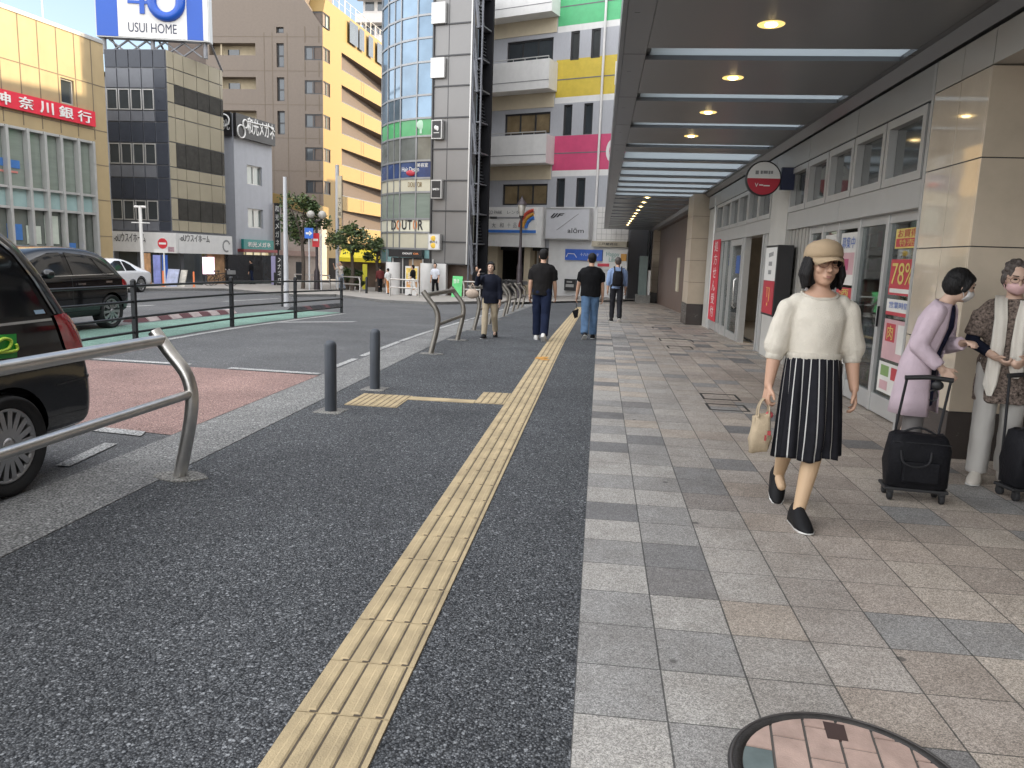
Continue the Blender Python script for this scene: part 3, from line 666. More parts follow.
mb.box(LF, 11.28, 11.52, .0045, .006, 1.09, 1.10); mb.box(LF, 11.30, 11.33, .0045, .006, .9, 1.085); mb.box(LF, 11.44, 11.46, .0045, .006, .96, 1.085); mb.box(LF, 11.38, 11.43, .0045, .006, .84, .88); mb.build('lettering', m_gold, t)
t = thing('window_banner', 'tall red vertical banner with white characters in the far shop window', 'banner', (2.6, 18.2, 1))
mb = MB(); mb.box(WF, 17.76, 18.86, .0, .012, .12, 1.98); mb.build('cloth', M('banner_red', (.55, .03, .05), .6), t)
for k, c in enumerate('処方せん受付'): text('lettering', c, WF, 18.56, 18.06, .014, 1.98 - .30 * (k + 1) + .03, 1.98 - .30 * k - .03, m_w, t, depth=.002)
# posters on the inside of the panes
PM = {'pk': M('paper_pink', (0.48, 0.3, 0.31), .7), 'wh': M('paper_white', (0.58, 0.56, 0.52), .7), 'rd': M('paper_red', (0.4, 0.05, 0.06), .7), 'yl': M('paper_yellow', (0.55, 0.42, 0.12), .7), 'gr': M('paper_green', (0.18, 0.27, 0.1), .7), 'bl': M('paper_blue', (.10, .16, .4), .7), 'mg': M('paper_magenta', (0.36, 0.07, 0.14), .7)}
PV = GX + .002
def poster(y0, y1, z0, z1, bg, label, items=(), txt=()):
    t = thing('poster', label, 'poster', WF.P((y0 + y1) / 2, PV, z0), 'posters in the shop window')
    mb = MB(); mb.box(WF, y0, y1, PV - .003, PV, z0, z1); mb.build('sheet', PM[bg], t)
    if items:
        mb = MB(); mats = []
        for i, (a, b, c, d, k) in enumerate(items):
            if PM[k] not in mats: mats.append(PM[k])
            mb.box(WF, y1 - (y1 - y0) * a, y1 - (y1 - y0) * b, PV + .0005, PV + .0012 + .0003 * i, z0 + (z1 - z0) * c, z0 + (z1 - z0) * d, mats.index(PM[k]))
        mb.build('print', mats, t)
    for (s, a, b, c, d, k) in txt: text('lettering', s, WF, y1 - (y1 - y0) * a, y1 - (y1 - y0) * b, PV + .004, z0 + (z1 - z0) * c, z0 + (z1 - z0) * d, PM[k], t, depth=.001)
poster(7.10, 7.66, 1.60, 1.78, 'yl', 'yellow and red sale strip at the top of the right shop pane', [(.04, .96, .08, .5, 'rd')], [('お買得', .1, .9, .55, .95, 'rd'), ('特売', .2, .8, .12, .45, 'yl')])
poster(7.08, 7.70, 1.17, 1.50, 'rd', 'red poster with big yellow price figures in the right shop pane', [(.05, .95, .06, .18, 'wh')], [('78%', .08, .92, .3, .9, 'yl')])
poster(7.10, 7.70, .98, 1.13, 'wh', 'white notice with a red footer in the right shop pane', [(.0, 1., .0, .22, 'rd')], [('営業時間', .12, .9, .45, .85, 'bl')])
poster(7.12, 7.70, .56, .94, 'pk', 'pink poster with a red disc low in the right shop pane', [(.1, .5, .45, .9, 'rd'), (.6, .95, .2, .9, 'wh')], [('肉', .18, .42, .5, .85, 'yl')])
poster(7.14, 7.72, .24, .53, 'wh', 'white leaflet with pink blocks at the foot of the right shop pane', [(.1, .45, .1, .4, 'pk'), (.55, .9, .5, .9, 'rd'), (.1, .45, .55, .9, 'gr')], ())
poster(8.76, 9.32, 1.22, 1.80, 'wh', 'white poster with a pink picture behind the woman in the cap', [(.08, .92, .2, .62, 'pk'), (.2, .6, .28, .5, 'mg')], [('募集中', .1, .9, .7, .92, 'bl')])
poster(8.76, 9.32, 1.06, 1.19, 'rd', 'narrow red notice strip behind the woman in the cap', [], [('酒', .2, .8, .1, .9, 'yl')])
poster(8.78, 9.30, .35, 1.03, 'wh', 'pale green edged price sheet below the narrow red strip', [(.05, .95, .8, .95, 'gr'), (.05, .45, .1, .7, 'pk'), (.55, .95, .1, .7, 'yl')], ())
poster(9.46, 9.96, 1.25, 1.80, 'wh', 'white and pink poster in the fourth shop pane', [(.1, .9, .1, .45, 'pk')], [('セール', .1, .9, .6, .9, 'mg')])
poster(9.46, 9.96, .5, 1.2, 'wh', 'white poster with a red band in the fourth shop pane', [(.05, .95, .1, .3, 'rd')], ())
poster(10.09, 10.54, 1.0, 1.75, 'pk', 'faded pink poster in the shop pane farthest from the pillar', [(.1, .9, .5, .9, 'wh')], ())
# goods stacked behind the glass
rr = random.Random(3)
def shelf(x, y0, y1, zt, label, cols):
    t = thing('shop_shelf', label, 'shelf', (x, y0, 0)); mb = MB()
    mb.box(None, x, x + .02, y0, y1, .006, zt)
    for k in range(7): mb.box(None, x - .3, x, y0, y1, .02 + zt * k / 7, .045 + zt * k / 7)
    mb.build('rack', M('shelf_wood', (.30, .19, .10), .6), t); mb = MB()
    for k in range(7):
        y = y0 + .02
        while y < y1 - .08:
            w = rr.uniform(.05, .12); mb.box(None, x - .27, x - .05, y, y + w - .008, .046 + zt * k / 7, .046 + zt * k / 7 + rr.uniform(.1, .18) * zt / 1.8, rr.randrange(len(cols))); y += w
    mb.build('goods', cols, t)
shelf(3.4, 7.9, 8.62, 1.8, 'wooden shelf crammed with packets behind the second shop pane', [PM['wh'], PM['yl'], PM['rd'], PM['gr'], M('packet_brown', (.3, .2, .12), .6)])
shelf(3.6, 8.75, 10.5, 1.9, 'long shelf of goods behind the postered panes', [PM['wh'], PM['pk'], PM['rd'], PM['gr'], M('packet_brown', (.3, .2, .12), .6)])
# ------------------------------------------------------------------ buildings across the street
m_glassd = M('tinted_glass', (.035, .042, .048), .04, spec=1., var=.25, vs=.7)
m_glassg = M('greenish_blind_glass', (.20, .235, .20), .12, spec=.8, var=.12, vs=.6, stretch=(1, 1, 8))
m_teal_sp = M('pale_teal_spandrel', (.30, .42, .41), .15, spec=.7, var=.06)
m_wh = M('white_render', (.66, .65, .63), .6, var=.06, grime=.12); m_txt = M('dark_lettering', (.02, .02, .022), .5); m_fr = M('window_frame_dark', (.05, .05, .052), .4, .4)
def frame_from(px, py, Y, ang):
    p = PY(px, py, Y); return Fr(p[0], p[1], ang)
def slab_box(mb, fr, u0, u1, d0, d1, z0, z1, mi=0): mb.box(fr, u0, u1, -d1, -d0, z0, z1, mi)

# A: bank -----------------------------------------------------------
A = frame_from(108, 150, 34, 8.5)
bk = thing('bank_building', 'cream panelled bank with tall blinds behind its curtain wall at the far left', 'building', (A.o[0], A.o[1], -.5))
uL = -26.; zt = A.at(105, 45)[1]
m_cream = M('cream_panel', (.36, .275, .15), .45, var=.06, vs=1.5, grime=.1)
wz1 = A.at(60, 135)[1]; wz0 = A.at(60, 192)[1]; sz0 = A.at(60, 211)[1]; uR = A.at(93, 160)[0]; gb = -.1
us = [A.at(x, 170)[0] for x in (8, 29, 46, 62, 79, 94)]; du = us[3] - us[2]; us = [us[0] - du * k for k in range(9, 0, -1)] + us
mb = MB(); hs = [(us[0], uR, gb, wz1)]; sq = A.at(61, 90); sq2 = A.at(74, 88); hs.append((sq[0], sq2[0], A.at(67, 104)[1], A.at(67, 79)[1]))
facade(mb, A, uL, 0, -.9, zt, hs, .25)
mb.box(A, uL, 0, -14, -.3, -.9, zt - .02); mb.box(A, uL, .02, -.4, .04, zt + .002, zt + .16, 1)
mb.build('wall', [m_cream, m_alu], bk)
mb = MB(); zr = [A.at(50, 120)[1], A.at(20, 63)[1]]; ju = [A.at(x, 60)[0] for x in (19.5, 38.5, 57, 74.5, 91)]
ju = [ju[0] - (ju[1] - ju[0]) * k for k in range(7, 0, -1)] + ju
for u in ju: mb.box(A, u - .02, u + .02, .001, .012, wz1 + .1, zt)
for z in zr: mb.box(A, uL, 0, .001, .011, z - .02, z + .02)
for z in (A.at(100, 165)[1], A.at(100, 200)[1], A.at(100, 236)[1]): mb.box(A, uR + .05, 0, .001, .011, z - .015, z + .015)
mb.build('panel_joint', M('joint_brown', (.16, .125, .085), .7), bk)
window(A, sq[0], sq2[0], A.at(67, 104)[1], A.at(67, 79)[1], -.15, bk, m_alu, m_glassd, 1, 1, .06)
mb = MB(); mg = MB(); ms = MB(); ml = MB()
mg.box(A, us[0], uR, -.22, -.18, wz0, wz1); ms.box(A, us[0], uR, -.20, -.15, sz0, wz0 - .01); ml.box(A, us[0], uR, -.24, -.2, gb, sz0 - .01)
for u in us: mb.box(A, u - .06, u + .06, -.17, .09, gb, wz1)
for z in (wz0, sz0, wz1 - .05): mb.box(A, us[0], uR, -.17, .03, z - .05, z + .05)
mb.build('mullions', m_alu, bk); mg.build('upper_glazing', m_glassg, bk); ms.build('spandrel', m_teal_sp, bk); ml.build('lower_glazing', M('dim_glass', (.12, .135, .12), .06, spec=.9, var=.25, vs=.5), bk)
m_nt = [M('notice_blue', (.05, .16, .42), .6), M('notice_red', (.55, .2, .17), .6), M('notice_pale', (.5, .55, .48), .6)]
for x, a, b, c in ((17, 160, 168, 0), (2, 157, 165, 0)): u, z0 = A.at(x, b); mb = MB(); mb.box(A, u - .28, u + .28, -.17, -.155, z0, A.at(x, a)[1]); mb.build('window_notice', m_nt[c], bk)
u0 = A.at(0, 172)[0]; u1 = A.at(21, 172)[0]; mb = MB(); mb.box(A, u0 - 2, u1, -.17, -.155, A.at(10, 172)[1], A.at(10, 170)[1]); mb.build('window_notice', m_nt[1], bk)
for x, a, b, c in ((19, 224, 240, 0), (38, 226, 244, 2), (56, 216, 244, 2), (73, 243, 248, 0)): u, z0 = A.at(x, b); mb = MB(); mb.box(A, u - .35, u + .35, -.19, -.175, z0, A.at(x, a)[1]); mb.build('window_notice', m_nt[c], bk)
t = thing('bank_sign', 'long red sign band with white characters on the cream bank', 'sign', tuple(A.P(-3, 0, 7)))
s0 = A.at(93, 112)[1]; s1 = A.at(93, 127)[1]; us1 = A.at(93, 120)[0]
mb = MB(); mb.box(A, -16, us1, .015, .14, s1, s0); mb.build('board', M('bank_red', (.62, .025, .05), .45, var=.03), t)
for ch, xa, xb in (('神', -9, 8), ('奈', 16, 31), ('川', 37, 50.5), ('銀', 56, 70), ('行', 74.5, 88)):
    text('lettering', ch, A, A.at(xa, 110)[0], A.at(xb, 110)[0], .145, s1 + .14 * (s0 - s1), s1 + .86 * (s0 - s1), m_w, t, bold=.012, depth=.03)
t = thing('antenna', 'thin rooftop aerial on the bank', 'antenna', tuple(A.P(-4, -3, zt)))
q = A.P(A.at(72, 30)[0], -1.5, 0); mb = MB(); mb.tube([(q[0], q[1], zt - .02), (q[0], q[1], zt + 2.2)], .035); mb.tube([(q[0] - 1, q[1], zt + 2.15), (q[0] + 1.2, q[1], zt + 1.7)], .02); mb.tube([(q[0] - .7, q[1] - .3, zt + 2.0), (q[0] - .5, q[1] + .4, zt + 2.05)], .015); mb.build('aerial', m_alu, t)

# B: grey office ------------------------------------------------------
B = frame_from(169, 150, 38, 10.5); BL = Fr(B.o[0], B.o[1], 90)       # BL runs to the right (+X); its left end is negative
b_ = thing('office_block', 'grey glass office block with gold reflections on its street side under the billboard', 'building', (B.o[0], B.o[1], -.6))
zt = B.at(167, 50)[1]; uE = B.at(223, 120)[0]; uW = BL.at(109, 150)[0]
m_dk = M('dark_spandrel', (.04, .045, .058), .3, spec=.35, var=.1); m_mid = M('grey_panel', (.13, .135, .15), .35, spec=.4, var=.08); m_bz = M('bronze_glass', (.36, .32, .235), .12, spec=1., var=.06, vs=.8); m_bz2 = M('bronze_window', (.10, .095, .085), .04, metal=.4, spec=1., var=.2)
mb = MB(); c = [BL.P(uW, 0, 0), BL.P(0, 0, 0), B.P(uE, 0, 0), B.P(uE, -9, 0), BL.P(uW, -12, 0)]
mb.prism([(p[0], p[1], -.9) for p in c], [(p[0], p[1], zt) for p in c]); mb.build('core', m_mid, b_)
rows = [zt] + [BL.at(150, y)[1] for y in (68, 88.5, 110.7, 122, 143, 165, 178, 200, 221, 231)]
kinds = 'mMwMdwMdwM'
cu = np.linspace(uW, 0, 6); mb = MB(); mw = []
for j in range(10):
    for i in range(5):
        a, b2 = cu[i] + .03, cu[i + 1] - .03; k = kinds[j]
        mi = 0 if k in 'd' or (i == 4) else 1 if k == 'M' else 0
        if k == 'w' and i < 4: mw.append((a, b2, rows[j + 1], rows[j])); continue
        mb.box(BL, a, b2, .002, .05, rows[j + 1] + .03, rows[j] - .03, mi)
mb.build('cladding', [m_dk, m_mid], b_)
for a, b2, z0, z1 in mw: window(BL, a, b2, z0 + .03, z1 - .03, .03, b_, m_alu, m_glassd, 1, 1, .05, d=.03)
mb = MB(); cu = [B.at(x, 120)[0] for x in (170, 174.5, 184, 197, 209, 220)] + [uE]; cu[0] = 0
rw = [zt] + [B.at(190, y)[1] for y in (88, 107.5, 117, 140, 152, 165, 172, 195, 210, 222, 231)]
kk = 'ggsswwssgww'
rw = [zt] + [B.at(190, y)[1] for y in (75, 90, 108, 122, 146, 170, 182, 200, 221, 232)]; kk = 'ggwgswsgwg'
for j in range(10):
    for i in range(6): mb.box(B, cu[i] + .025, cu[i + 1] - .025, .002, .05, rw[j + 1] + .025, rw[j] - .025, 1 if (kk[j] == 'w' and i > 0) else 0)
mb.build('bronze_curtain_wall', [m_bz, m_bz2], b_)
mb = MB(); z0s = B.at(172, 253)[1]; z1s = B.at(172, 233)[1]
for k, (u0, u1, mi) in enumerate([(1.0, 2.4, 0), (2.6, 4.2, 1), (4.4, 7.5, 0), (7.7, 10.0, 2), (10.3, uE - .3, 0)]): mb.box(B, u0, min(u1, uE - .2), .003, .05, -.75, z0s, mi)
for k in range(4): mb.box(BL, uW + .3 + 1.2 * k, uW + 1.3 + 1.2 * k, .003, .05, -.7, z0s, 0)
mb.build('shopfront', [m_glassd, M('shop_wood', (.35, .2, .1), .6, var=.3), M('shop_dark', (.04, .04, .045), .4)], b_)
mb = MB(); mb.box(B, B.at(197, 265)[0], B.at(206, 265)[0], .055, .1, B.at(201, 274)[1], B.at(201, 257)[1]); mb.box(B, B.at(207, 265)[0], B.at(213, 265)[0], .055, .1, B.at(210, 274)[1], B.at(210, 257)[1])
mb.build('screen', M('pink_screen', (.85, .62, .72), .4, emit=.5, var=.25, vs=2), b_)
t = thing('shop_sign_band', 'long white sign band with dark lettering above the office block shopfront', 'sign', tuple(B.P(0, .1, 2)))
mb = MB(); mb.box(B, .1, uE + .15, .06, .3, z0s, z1s); mb.box(BL, uW + .1, .36, .06, .3, z0s, z1s); mb.build('board', m_wh, t)
text('lettering', '-oUウスイホーム', BL, BL.at(118, 241)[0], BL.at(149, 241)[0], .305, z0s + .5, z0s + .95, m_txt, t, keep=False)
text('lettering', '-oUウスイホーム', B, B.at(175, 244)[0], B.at(205, 244)[0], .305, z0s + .62, z0s + 1.0, m_txt, t)
mb = MB(); u, z = B.at(222, 246)
for k in range(14): a = R(30 + 280 * k / 14); mb.box(B, u + .3 * math.cos(a) - .05, u + .3 * math.cos(a) + .05, .305, .31, z + .3 * math.sin(a) - .05, z + .3 * math.sin(a) + .05)
mb.build('emblem', m_gtx, t)
t = thing('no_entry_sign', 'round red no entry sign on a pole in front of the office block', 'road sign', tuple(PY(163, 290, 33)))
q = PY(163, 243.5, 33); NF = Fr(q[0], q[1], 90); g = gz(33)
def disc(mb, fr, u, v, z, r, mi, n=28, th=.012): 
    base = [fr.P(u + r * math.cos(2 * math.pi * k / n), v, z + r * math.sin(2 * math.pi * k / n)) for k in range(n)]; top = [fr.P(u + r * math.cos(2 * math.pi * k / n), v + th, z + r * math.sin(2 * math.pi * k / n)) for k in range(n)]
    mb.prism(base, top, mi)
mb = MB(); disc(mb, NF, 0, .03, q[2], .235, 0); mb.box(NF, -.17, .17, .0425, .047, q[2] - .045, q[2] + .045, 1); mb.build('disc', [M('road_sign_red', (.55, .03, .04), .4), m_w], t)
mb = MB(); mb.box(NF, -.42, .22, .03, .045, q[2] - .42, q[2] - .26, 0); mb.box(NF, .26, .55, .03, .045, q[2] - .36, q[2] - .14, 1); mb.build('plate', [m_w, M('plate_mixed', (.3, .2, .22), .5, var=.4, vs=8)], t)
mb = MB(); mb.tube([NF.P(0.02, 0, g), NF.P(0.02, 0, q[2] + .3)], .035); mb.build('post', m_w, t)
t = thing('lamp_pole', 'slim white pole with a short cross arm in front of the office block', 'pole', tuple(PY(140, 287, 31)))
q = PY(140, 208, 31); mb = MB(); mb.tube([(q[0], q[1], gz(31)), (q[0], q[1], q[2] + .1)], .07); mb.tube([(q[0] - .25, q[1], q[2] + .05), (q[0] + .25, q[1], q[2] + .05)], .05); mb.box(None, q[0] - .4, q[0] + .4, q[1] - .03, q[1] + .03, q[2] - .63, q[2] - .59); mb.build('shaft', m_w, t)
# things on its pavement
def upright(name, px0, px1, py0, py1, Y, label, cat, mat, th=.06, lean=0.):
    a = PY(px0, py1, Y); b2 = PY(px1, py1, Y); top = PY(px0, py0, Y); g = gz(Y) + .076
    t = thing(name, label, cat, (a[0], a[1], g)); mb = MB()
    base = [(a[0], Y - .15 * (lean > 0), g), (b2[0], Y - .15 * (lean > 0), g), (b2[0], Y - .15 * (lean > 0) + th, g), (a[0], Y - .15 * (lean > 0) + th, g)]
    mb.prism(base, [(p[0], p[1] + lean, top[2]) for p in base]); mb.build('panel', mat, t); return t, a, b2, g, top[2]
m_ub = M('banner_blue', (.03, .10, .42), .6, var=.25, vs=3); m_lil = M('board_lilac', (.42, .46, .62), .6, var=.25, vs=4)
upright('banner', 154, 161, 255, 287, 34.5, 'blue and lilac vertical banner left of the no entry pole', 'banner', M('banner_lilac', (.25, .28, .6), .6, var=.35, vs=2))
upright('banner', 163, 168, 255, 287, 34.5, 'plain blue vertical banner right of the no entry pole', 'banner', m_ub)
upright('sign_board', 167, 178, 269, 287, 33.5, 'pale lilac leaning sandwich board on the office pavement', 'sandwich board', m_lil, lean=.3)
upright('sign_board', 180, 186, 270, 287, 33.8, 'white leaning sandwich board beside the lilac one', 'sandwich board', M('board_white', (.55, .52, .45), .6, var=.3, vs=5), lean=.3)
upright('display', 144, 151, 253, 285, 35, 'orange picture panel in the office shopfront', 'poster', M('display_orange', (.45, .25, .12), .6, var=.45, vs=3))
def cone_post(px, py, Y, label):
    q = PY(px, py, Y); g = gz(Y) + .07; mb = MB(); mb.lathe((q[0], q[1], g), [(.10, 0), (.10, .02), (.04, .03), (.035, .70), (.01, .72)], 0, 12)
    tag(mb.build('delineator', M('orange_plastic', (.65, .16, .04), .5)), label, 'delineator post', 'orange posts on the far pavement')
cone_post(163.5, 285, 32.2, 'orange delineator post under the no entry sign'); cone_post(194, 285, 33.5, 'orange delineator post farther along from the no entry sign')
def bicycle(x, y, z, ang, label, c, wheel_r=.29):
    t = thing('bicycle', label, 'bicycle', (x, y, z), 'parked bicycles'); F_ = Fr(x, y, ang)
    P = lambda u, h: F_.P(u, 0, z + h)
    for u in (-.48, .48):
        w = MB(); w.tube([F_.P(u + wheel_r * math.cos(2 * math.pi * k / 20), 0, z + wheel_r + wheel_r * math.sin(2 * math.pi * k / 20)) for k in range(21)], .018, 0, 6)
        for k in range(6): w.tube([P(u, wheel_r), F_.P(u + wheel_r * math.cos(k * 1.047), 0, z + wheel_r + wheel_r * math.sin(k * 1.047))], .003, 0, 4)
        w.build('wheel', m_rub, t)
    mb = MB()
    for a, b2 in (((-.48, .29), (-.1, .30)), ((-.1, .30), (-.2, .72)), ((-.1, .30), (.34, .62)), ((-.18, .60), (.34, .66)), ((.34, .80), (.48, .29)), ((-.48, .29), (-.17, .62))): mb.tube([P(*a), P(*b2)], .015, 0, 6)
    mb.build('frame', c, t); mb = MB(); mb.tube([F_.P(.33, -.22, z + .86), F_.P(.36, 0, z + .82), F_.P(.33, .22, z + .86)], .012, 0, 6); mb.build('handlebar', m_steel, t)
    mb = MB(); mb.ell(P(-.2, .75), (.1, .06, .03)); mb.build('saddle', m_blk, t)
    mb = MB(); mb.box(F_, .40, .66, -.14, .14, z + .60, z + .80); mb.build('basket', M('basket_wire', (.15, .15, .15), .5), t)
for k, (px, Y) in enumerate(((219, 37.5), (222.5, 38.5))):
    q = PY(px, 280, Y); bicycle(q[0], q[1], gz(Y) + .076, 60, ['parked bicycle by the right end of the office block, nearer one', 'parked bicycle by the right end of the office block, farther one'][k], m_black)
# billboard on the roof
t = thing('billboard', 'big white and blue rooftop billboard on the grey office block', 'billboard', tuple(B.P(0, -2, zt)))
BB = frame_from(205, 20, 39.5, 80); u0, u1 = BB.at(95, 10)[0], BB.at(209, 20)[0]; zb = BB.at(150, 39)[1]; ztop = zb + 5.2
mb = MB(); mb.box(BB, u0, u1, -.5, 0, zb, ztop); mb.build('cabinet', m_alu, t)
zc0, zc1 = zb + .05, ztop - .05; ub, uc = BB.at(118, 20)[0], BB.at(187, 20)[0]
for a, b2 in ((u0 + .05, ub), (uc, u1 - .3)): mb = MB(); mb.box(BB, a, b2, -.01, .03, zc0, zc1); mb.build('blue_panel', M('billboard_blue', (.008, .075, .40), .35, var=.02), t)
for a, b2 in ((ub + .002, uc - .002), (u1 - .298, u1 - .05)): mb = MB(); mb.box(BB, a, b2, -.01, .028, zc0, zc1); mb.build('white_panel', m_wh, t)
zl0, zl1 = BB.at(152, 33)[1], BB.at(152, 23.5)[1]
text('lettering', 'USUI HOME', BB, BB.at(128.5, 27)[0], BB.at(177, 31)[0], .03, zl0 + .0, zl1, M('navy_lettering', (.03, .035, .07), .5), t)
mb = MB(); cu_, cz = BB.at(166.5, 2.5); r0 = .72; m_bb = MATS['billboard_blue']
pts = [BB.P(cu_ - r0, .06, cz + 2.6), BB.P(cu_ - r0, .06, cz + .0)] + [BB.P(cu_ + r0 * math.cos(a), .06, cz + r0 * math.sin(a)) for a in np.linspace(math.pi, 2 * math.pi, 12)][1:] + [BB.P(cu_ + r0, .06, cz + 2.6)]
mb.tube(pts, .24, 0, 10)
ua, za = BB.at(142.5, 7); mb.box(BB, ua - .12, ua + .12, .03, .09, BB.at(142, 14)[1], za + 2.4); mb.box(BB, BB.at(128, 2)[0], cu_ - r0, .03, .085, BB.at(140, 4)[1], BB.at(140, 1)[1]); mb.build('emblem', m_bb, t)
mb = MB()
for px in (101, 150, 203):
    u = BB.at(px, 30)[0]; mb.tube([BB.P(u, -.3, zt), BB.P(u, -.3, zb + .1)], .11, 0, 8); mb.tube([BB.P(u, -3, zt), BB.P(u, -.4, zb + .6)], .06, 0, 6)
us_ = np.linspace(u0 + .5, u1 - .5, 6)
for a, b2 in zip(us_, us_[1:]): mb.tube([BB.P(a, -.3, zt + .05), BB.P(b2, -.3, zb - .05)], .05, 0, 6); mb.tube([BB.P(b2, -.3, zt + .05), BB.P(a, -.3, zb - .05)], .05, 0, 6)
mb.build('support_frame', M('steel_grey', (.2, .2, .21), .5, .3), t)

# C: narrow white building with the optician signs --------------------
Cf = frame_from(235, 200, 46, 9.8); CL = Fr(Cf.o[0], Cf.o[1], 90)
c_ = thing('narrow_building', 'narrow pale grey building with a black sign on top and an optician shop below', 'building', (Cf.o[0], Cf.o[1], -.7))
zt = Cf.at(236, 114)[1]; uE = Cf.at(272.5, 200)[0]; uW = CL.at(222, 200)[0]
mb = MB(); w_ = [(Cf.at(247, 170)[0], Cf.at(262, 170)[0], Cf.at(254, 185)[1], Cf.at(254, 166)[1]), (Cf.at(248, 215)[0], Cf.at(263, 215)[0], Cf.at(255, 228)[1], Cf.at(255, 209)[1])]
sh = (Cf.at(240, 270)[0], Cf.at(272, 270)[0] - .1, -.8, Cf.at(256, 252.5)[1]); facade(mb, Cf, 0, uE, -.9, zt, w_ + [sh], .25)
c = [CL.P(uW, 0, 0), CL.P(0, 0, 0), Cf.P(0, -.3, 0), Cf.P(uE, -.3, 0), Cf.P(uE, 0, 0), Cf.P(uE, -10, 0), CL.P(uW, -12, 0)]
mb.box(Cf, .01, uE - .01, -12, -.31, -.9, zt - .01); mb.box(CL, uW, -.02, -3.5, -.01, -.9, zt - .02, 0); mb.build('wall', [M('pale_grey_render', (.40, .41, .44), .6, var=.05, grime=.1)], c_)
for w in w_: window(Cf, *w, -.18, c_, m_alu, M('pale_glass', (.22, .26, .25), .08, spec=.8, var=.1), 2, 1, .07)
mb = MB(); mb.box(Cf, sh[0], sh[1], -.24, -.2, -.8, sh[3]); 
for k in range(1, 4): u = sh[0] + (sh[1] - sh[0]) * k / 4; mb.box(Cf, u - .04, u + .04, -.199, -.14, -.8, sh[3], 1)
mb.build('shop_glazing', [M('optician_glow', (.36, .30, .17), .12, emit=.35, spec=.8, var=.5, vs=1.2, stretch=(1, 1, .4)), m_alu], c_)
mb = MB(); mb.box(Cf, sh[0] - .2, sh[1] + .1, .003, .45, sh[3] + .02, sh[3] + .2); mb.build('awning', M('awning_maroon', (.28, .06, .06), .6), c_)
t = thing('rooftop_sign', 'black sign with white characters and a linked ring emblem on the narrow building', 'sign', tuple(Cf.P(0, 0, zt)))
zs1, zs0 = zt + .02, Cf.at(236, 137)[1]; mb = MB(); mb.box(Cf, -.06, uE + .06, .05, .25, zs0, zs1); mb.box(CL, uW - .05, -.07, .02, .22, zs0, zs1); mb.build('board', M('sign_char', (.02, .018, .018), .45), t)
text('lettering', '和光メガネ', Cf, Cf.at(244, 135)[0], Cf.at(271, 140)[0], .26, zs0 + .35, zs0 + 1.35, m_w, t, bold=.015)
text('lettering', '光', CL, CL.at(225, 133)[0], CL.at(231.5, 133)[0], .23, zs0 + .35, zs0 + .95, m_w, t)
mb = MB()
def ring(fr, px, py, r, v): u, z = fr.at(px, py); mb.tube([fr.P(u + r * math.cos(a), v, z + r * math.sin(a)) for a in np.linspace(0, 2 * math.pi, 19)], .05, 0, 6)
ring(Cf, 237.5, 131.5, .38, .27); ring(Cf, 241.5, 124, .24, .27); a1 = Cf.at(243, 121.5); a2 = Cf.at(266, 127); a3 = Cf.at(271, 132); mb.tube([Cf.P(*(a1[0], .27, a1[1])), Cf.P(a2[0], .27, a2[1]), Cf.P(a3[0], .27, a3[1])], .05, 0, 6); ring(CL, 225.5, 121, .35, .24)
mb.build('emblem', m_w, t)
t = thing('teal_sign', 'teal sign with white characters above the optician door', 'sign', tuple(Cf.P(2, .2, 3)))
k0, k1 = Cf.at(241, 249)[1], Cf.at(241, 239)[1]; mb = MB(); mb.box(Cf, Cf.at(241, 244)[0], Cf.at(271, 244)[0], .02, .2, k0, k1); mb.build('board', M('sign_teal', (.02, .23, .21), .4), t)
text('lettering', '和光メガネ', Cf, Cf.at(245, 244)[0], Cf.at(268, 244)[0], .205, k0 + .15, k1 - .15, m_w, t, bold=.02)
t = thing('vertical_sign', 'tall black vertical sign with white characters at the corner of the narrow building', 'sign', tuple(Cf.P(uE, .5, 3)))
VF = frame_from(277, 220, 50, 88); u0, u1 = VF.at(274.5, 225)[0], VF.at(280, 225)[0]; z0, z1 = VF.at(277, 250)[1], VF.at(277, 203)[1]
mb = MB(); mb.box(VF, u0, u1, -.2, 0, z0, z1); mb.build('board', m_blk, t)
for k, ch in enumerate('和光メガネ'): hh = (z1 - z0 - .3) / 5; text('lettering', ch, VF, u0 + .06, u1 - .06, .003, z1 - .1 - hh * (k + 1) + .08, z1 - .1 - hh * k - .08, m_w, t)
mb = MB(); mb.tube([VF.P((u0 + u1) / 2, -.1, gz(50)), VF.P((u0 + u1) / 2, -.1, z0 + .05)], .06); mb.build('post', m_blk, t)
t, *_ = upright('vertical_sign', 276.5, 283.5, 255, 287, 44, 'low black vertical sign with pale marks under the tall one', 'sign', m_blk)
VF2 = Fr(*PY(276.5, 270, 44)[:2], 90); 
for k in range(4): u, z = VF2.at(280, 259.5 + 7 * k); text('lettering', 'メガネ店'[k], VF2, u - .14, u + .14, .003, z - .16, z + .16, m_w, t)
upright('banner', 271.5, 275.5, 256, 286, 44.5, 'thin lilac banner beside the low black sign', 'banner', M('cloth_lilac', (.35, .32, .5), .7))

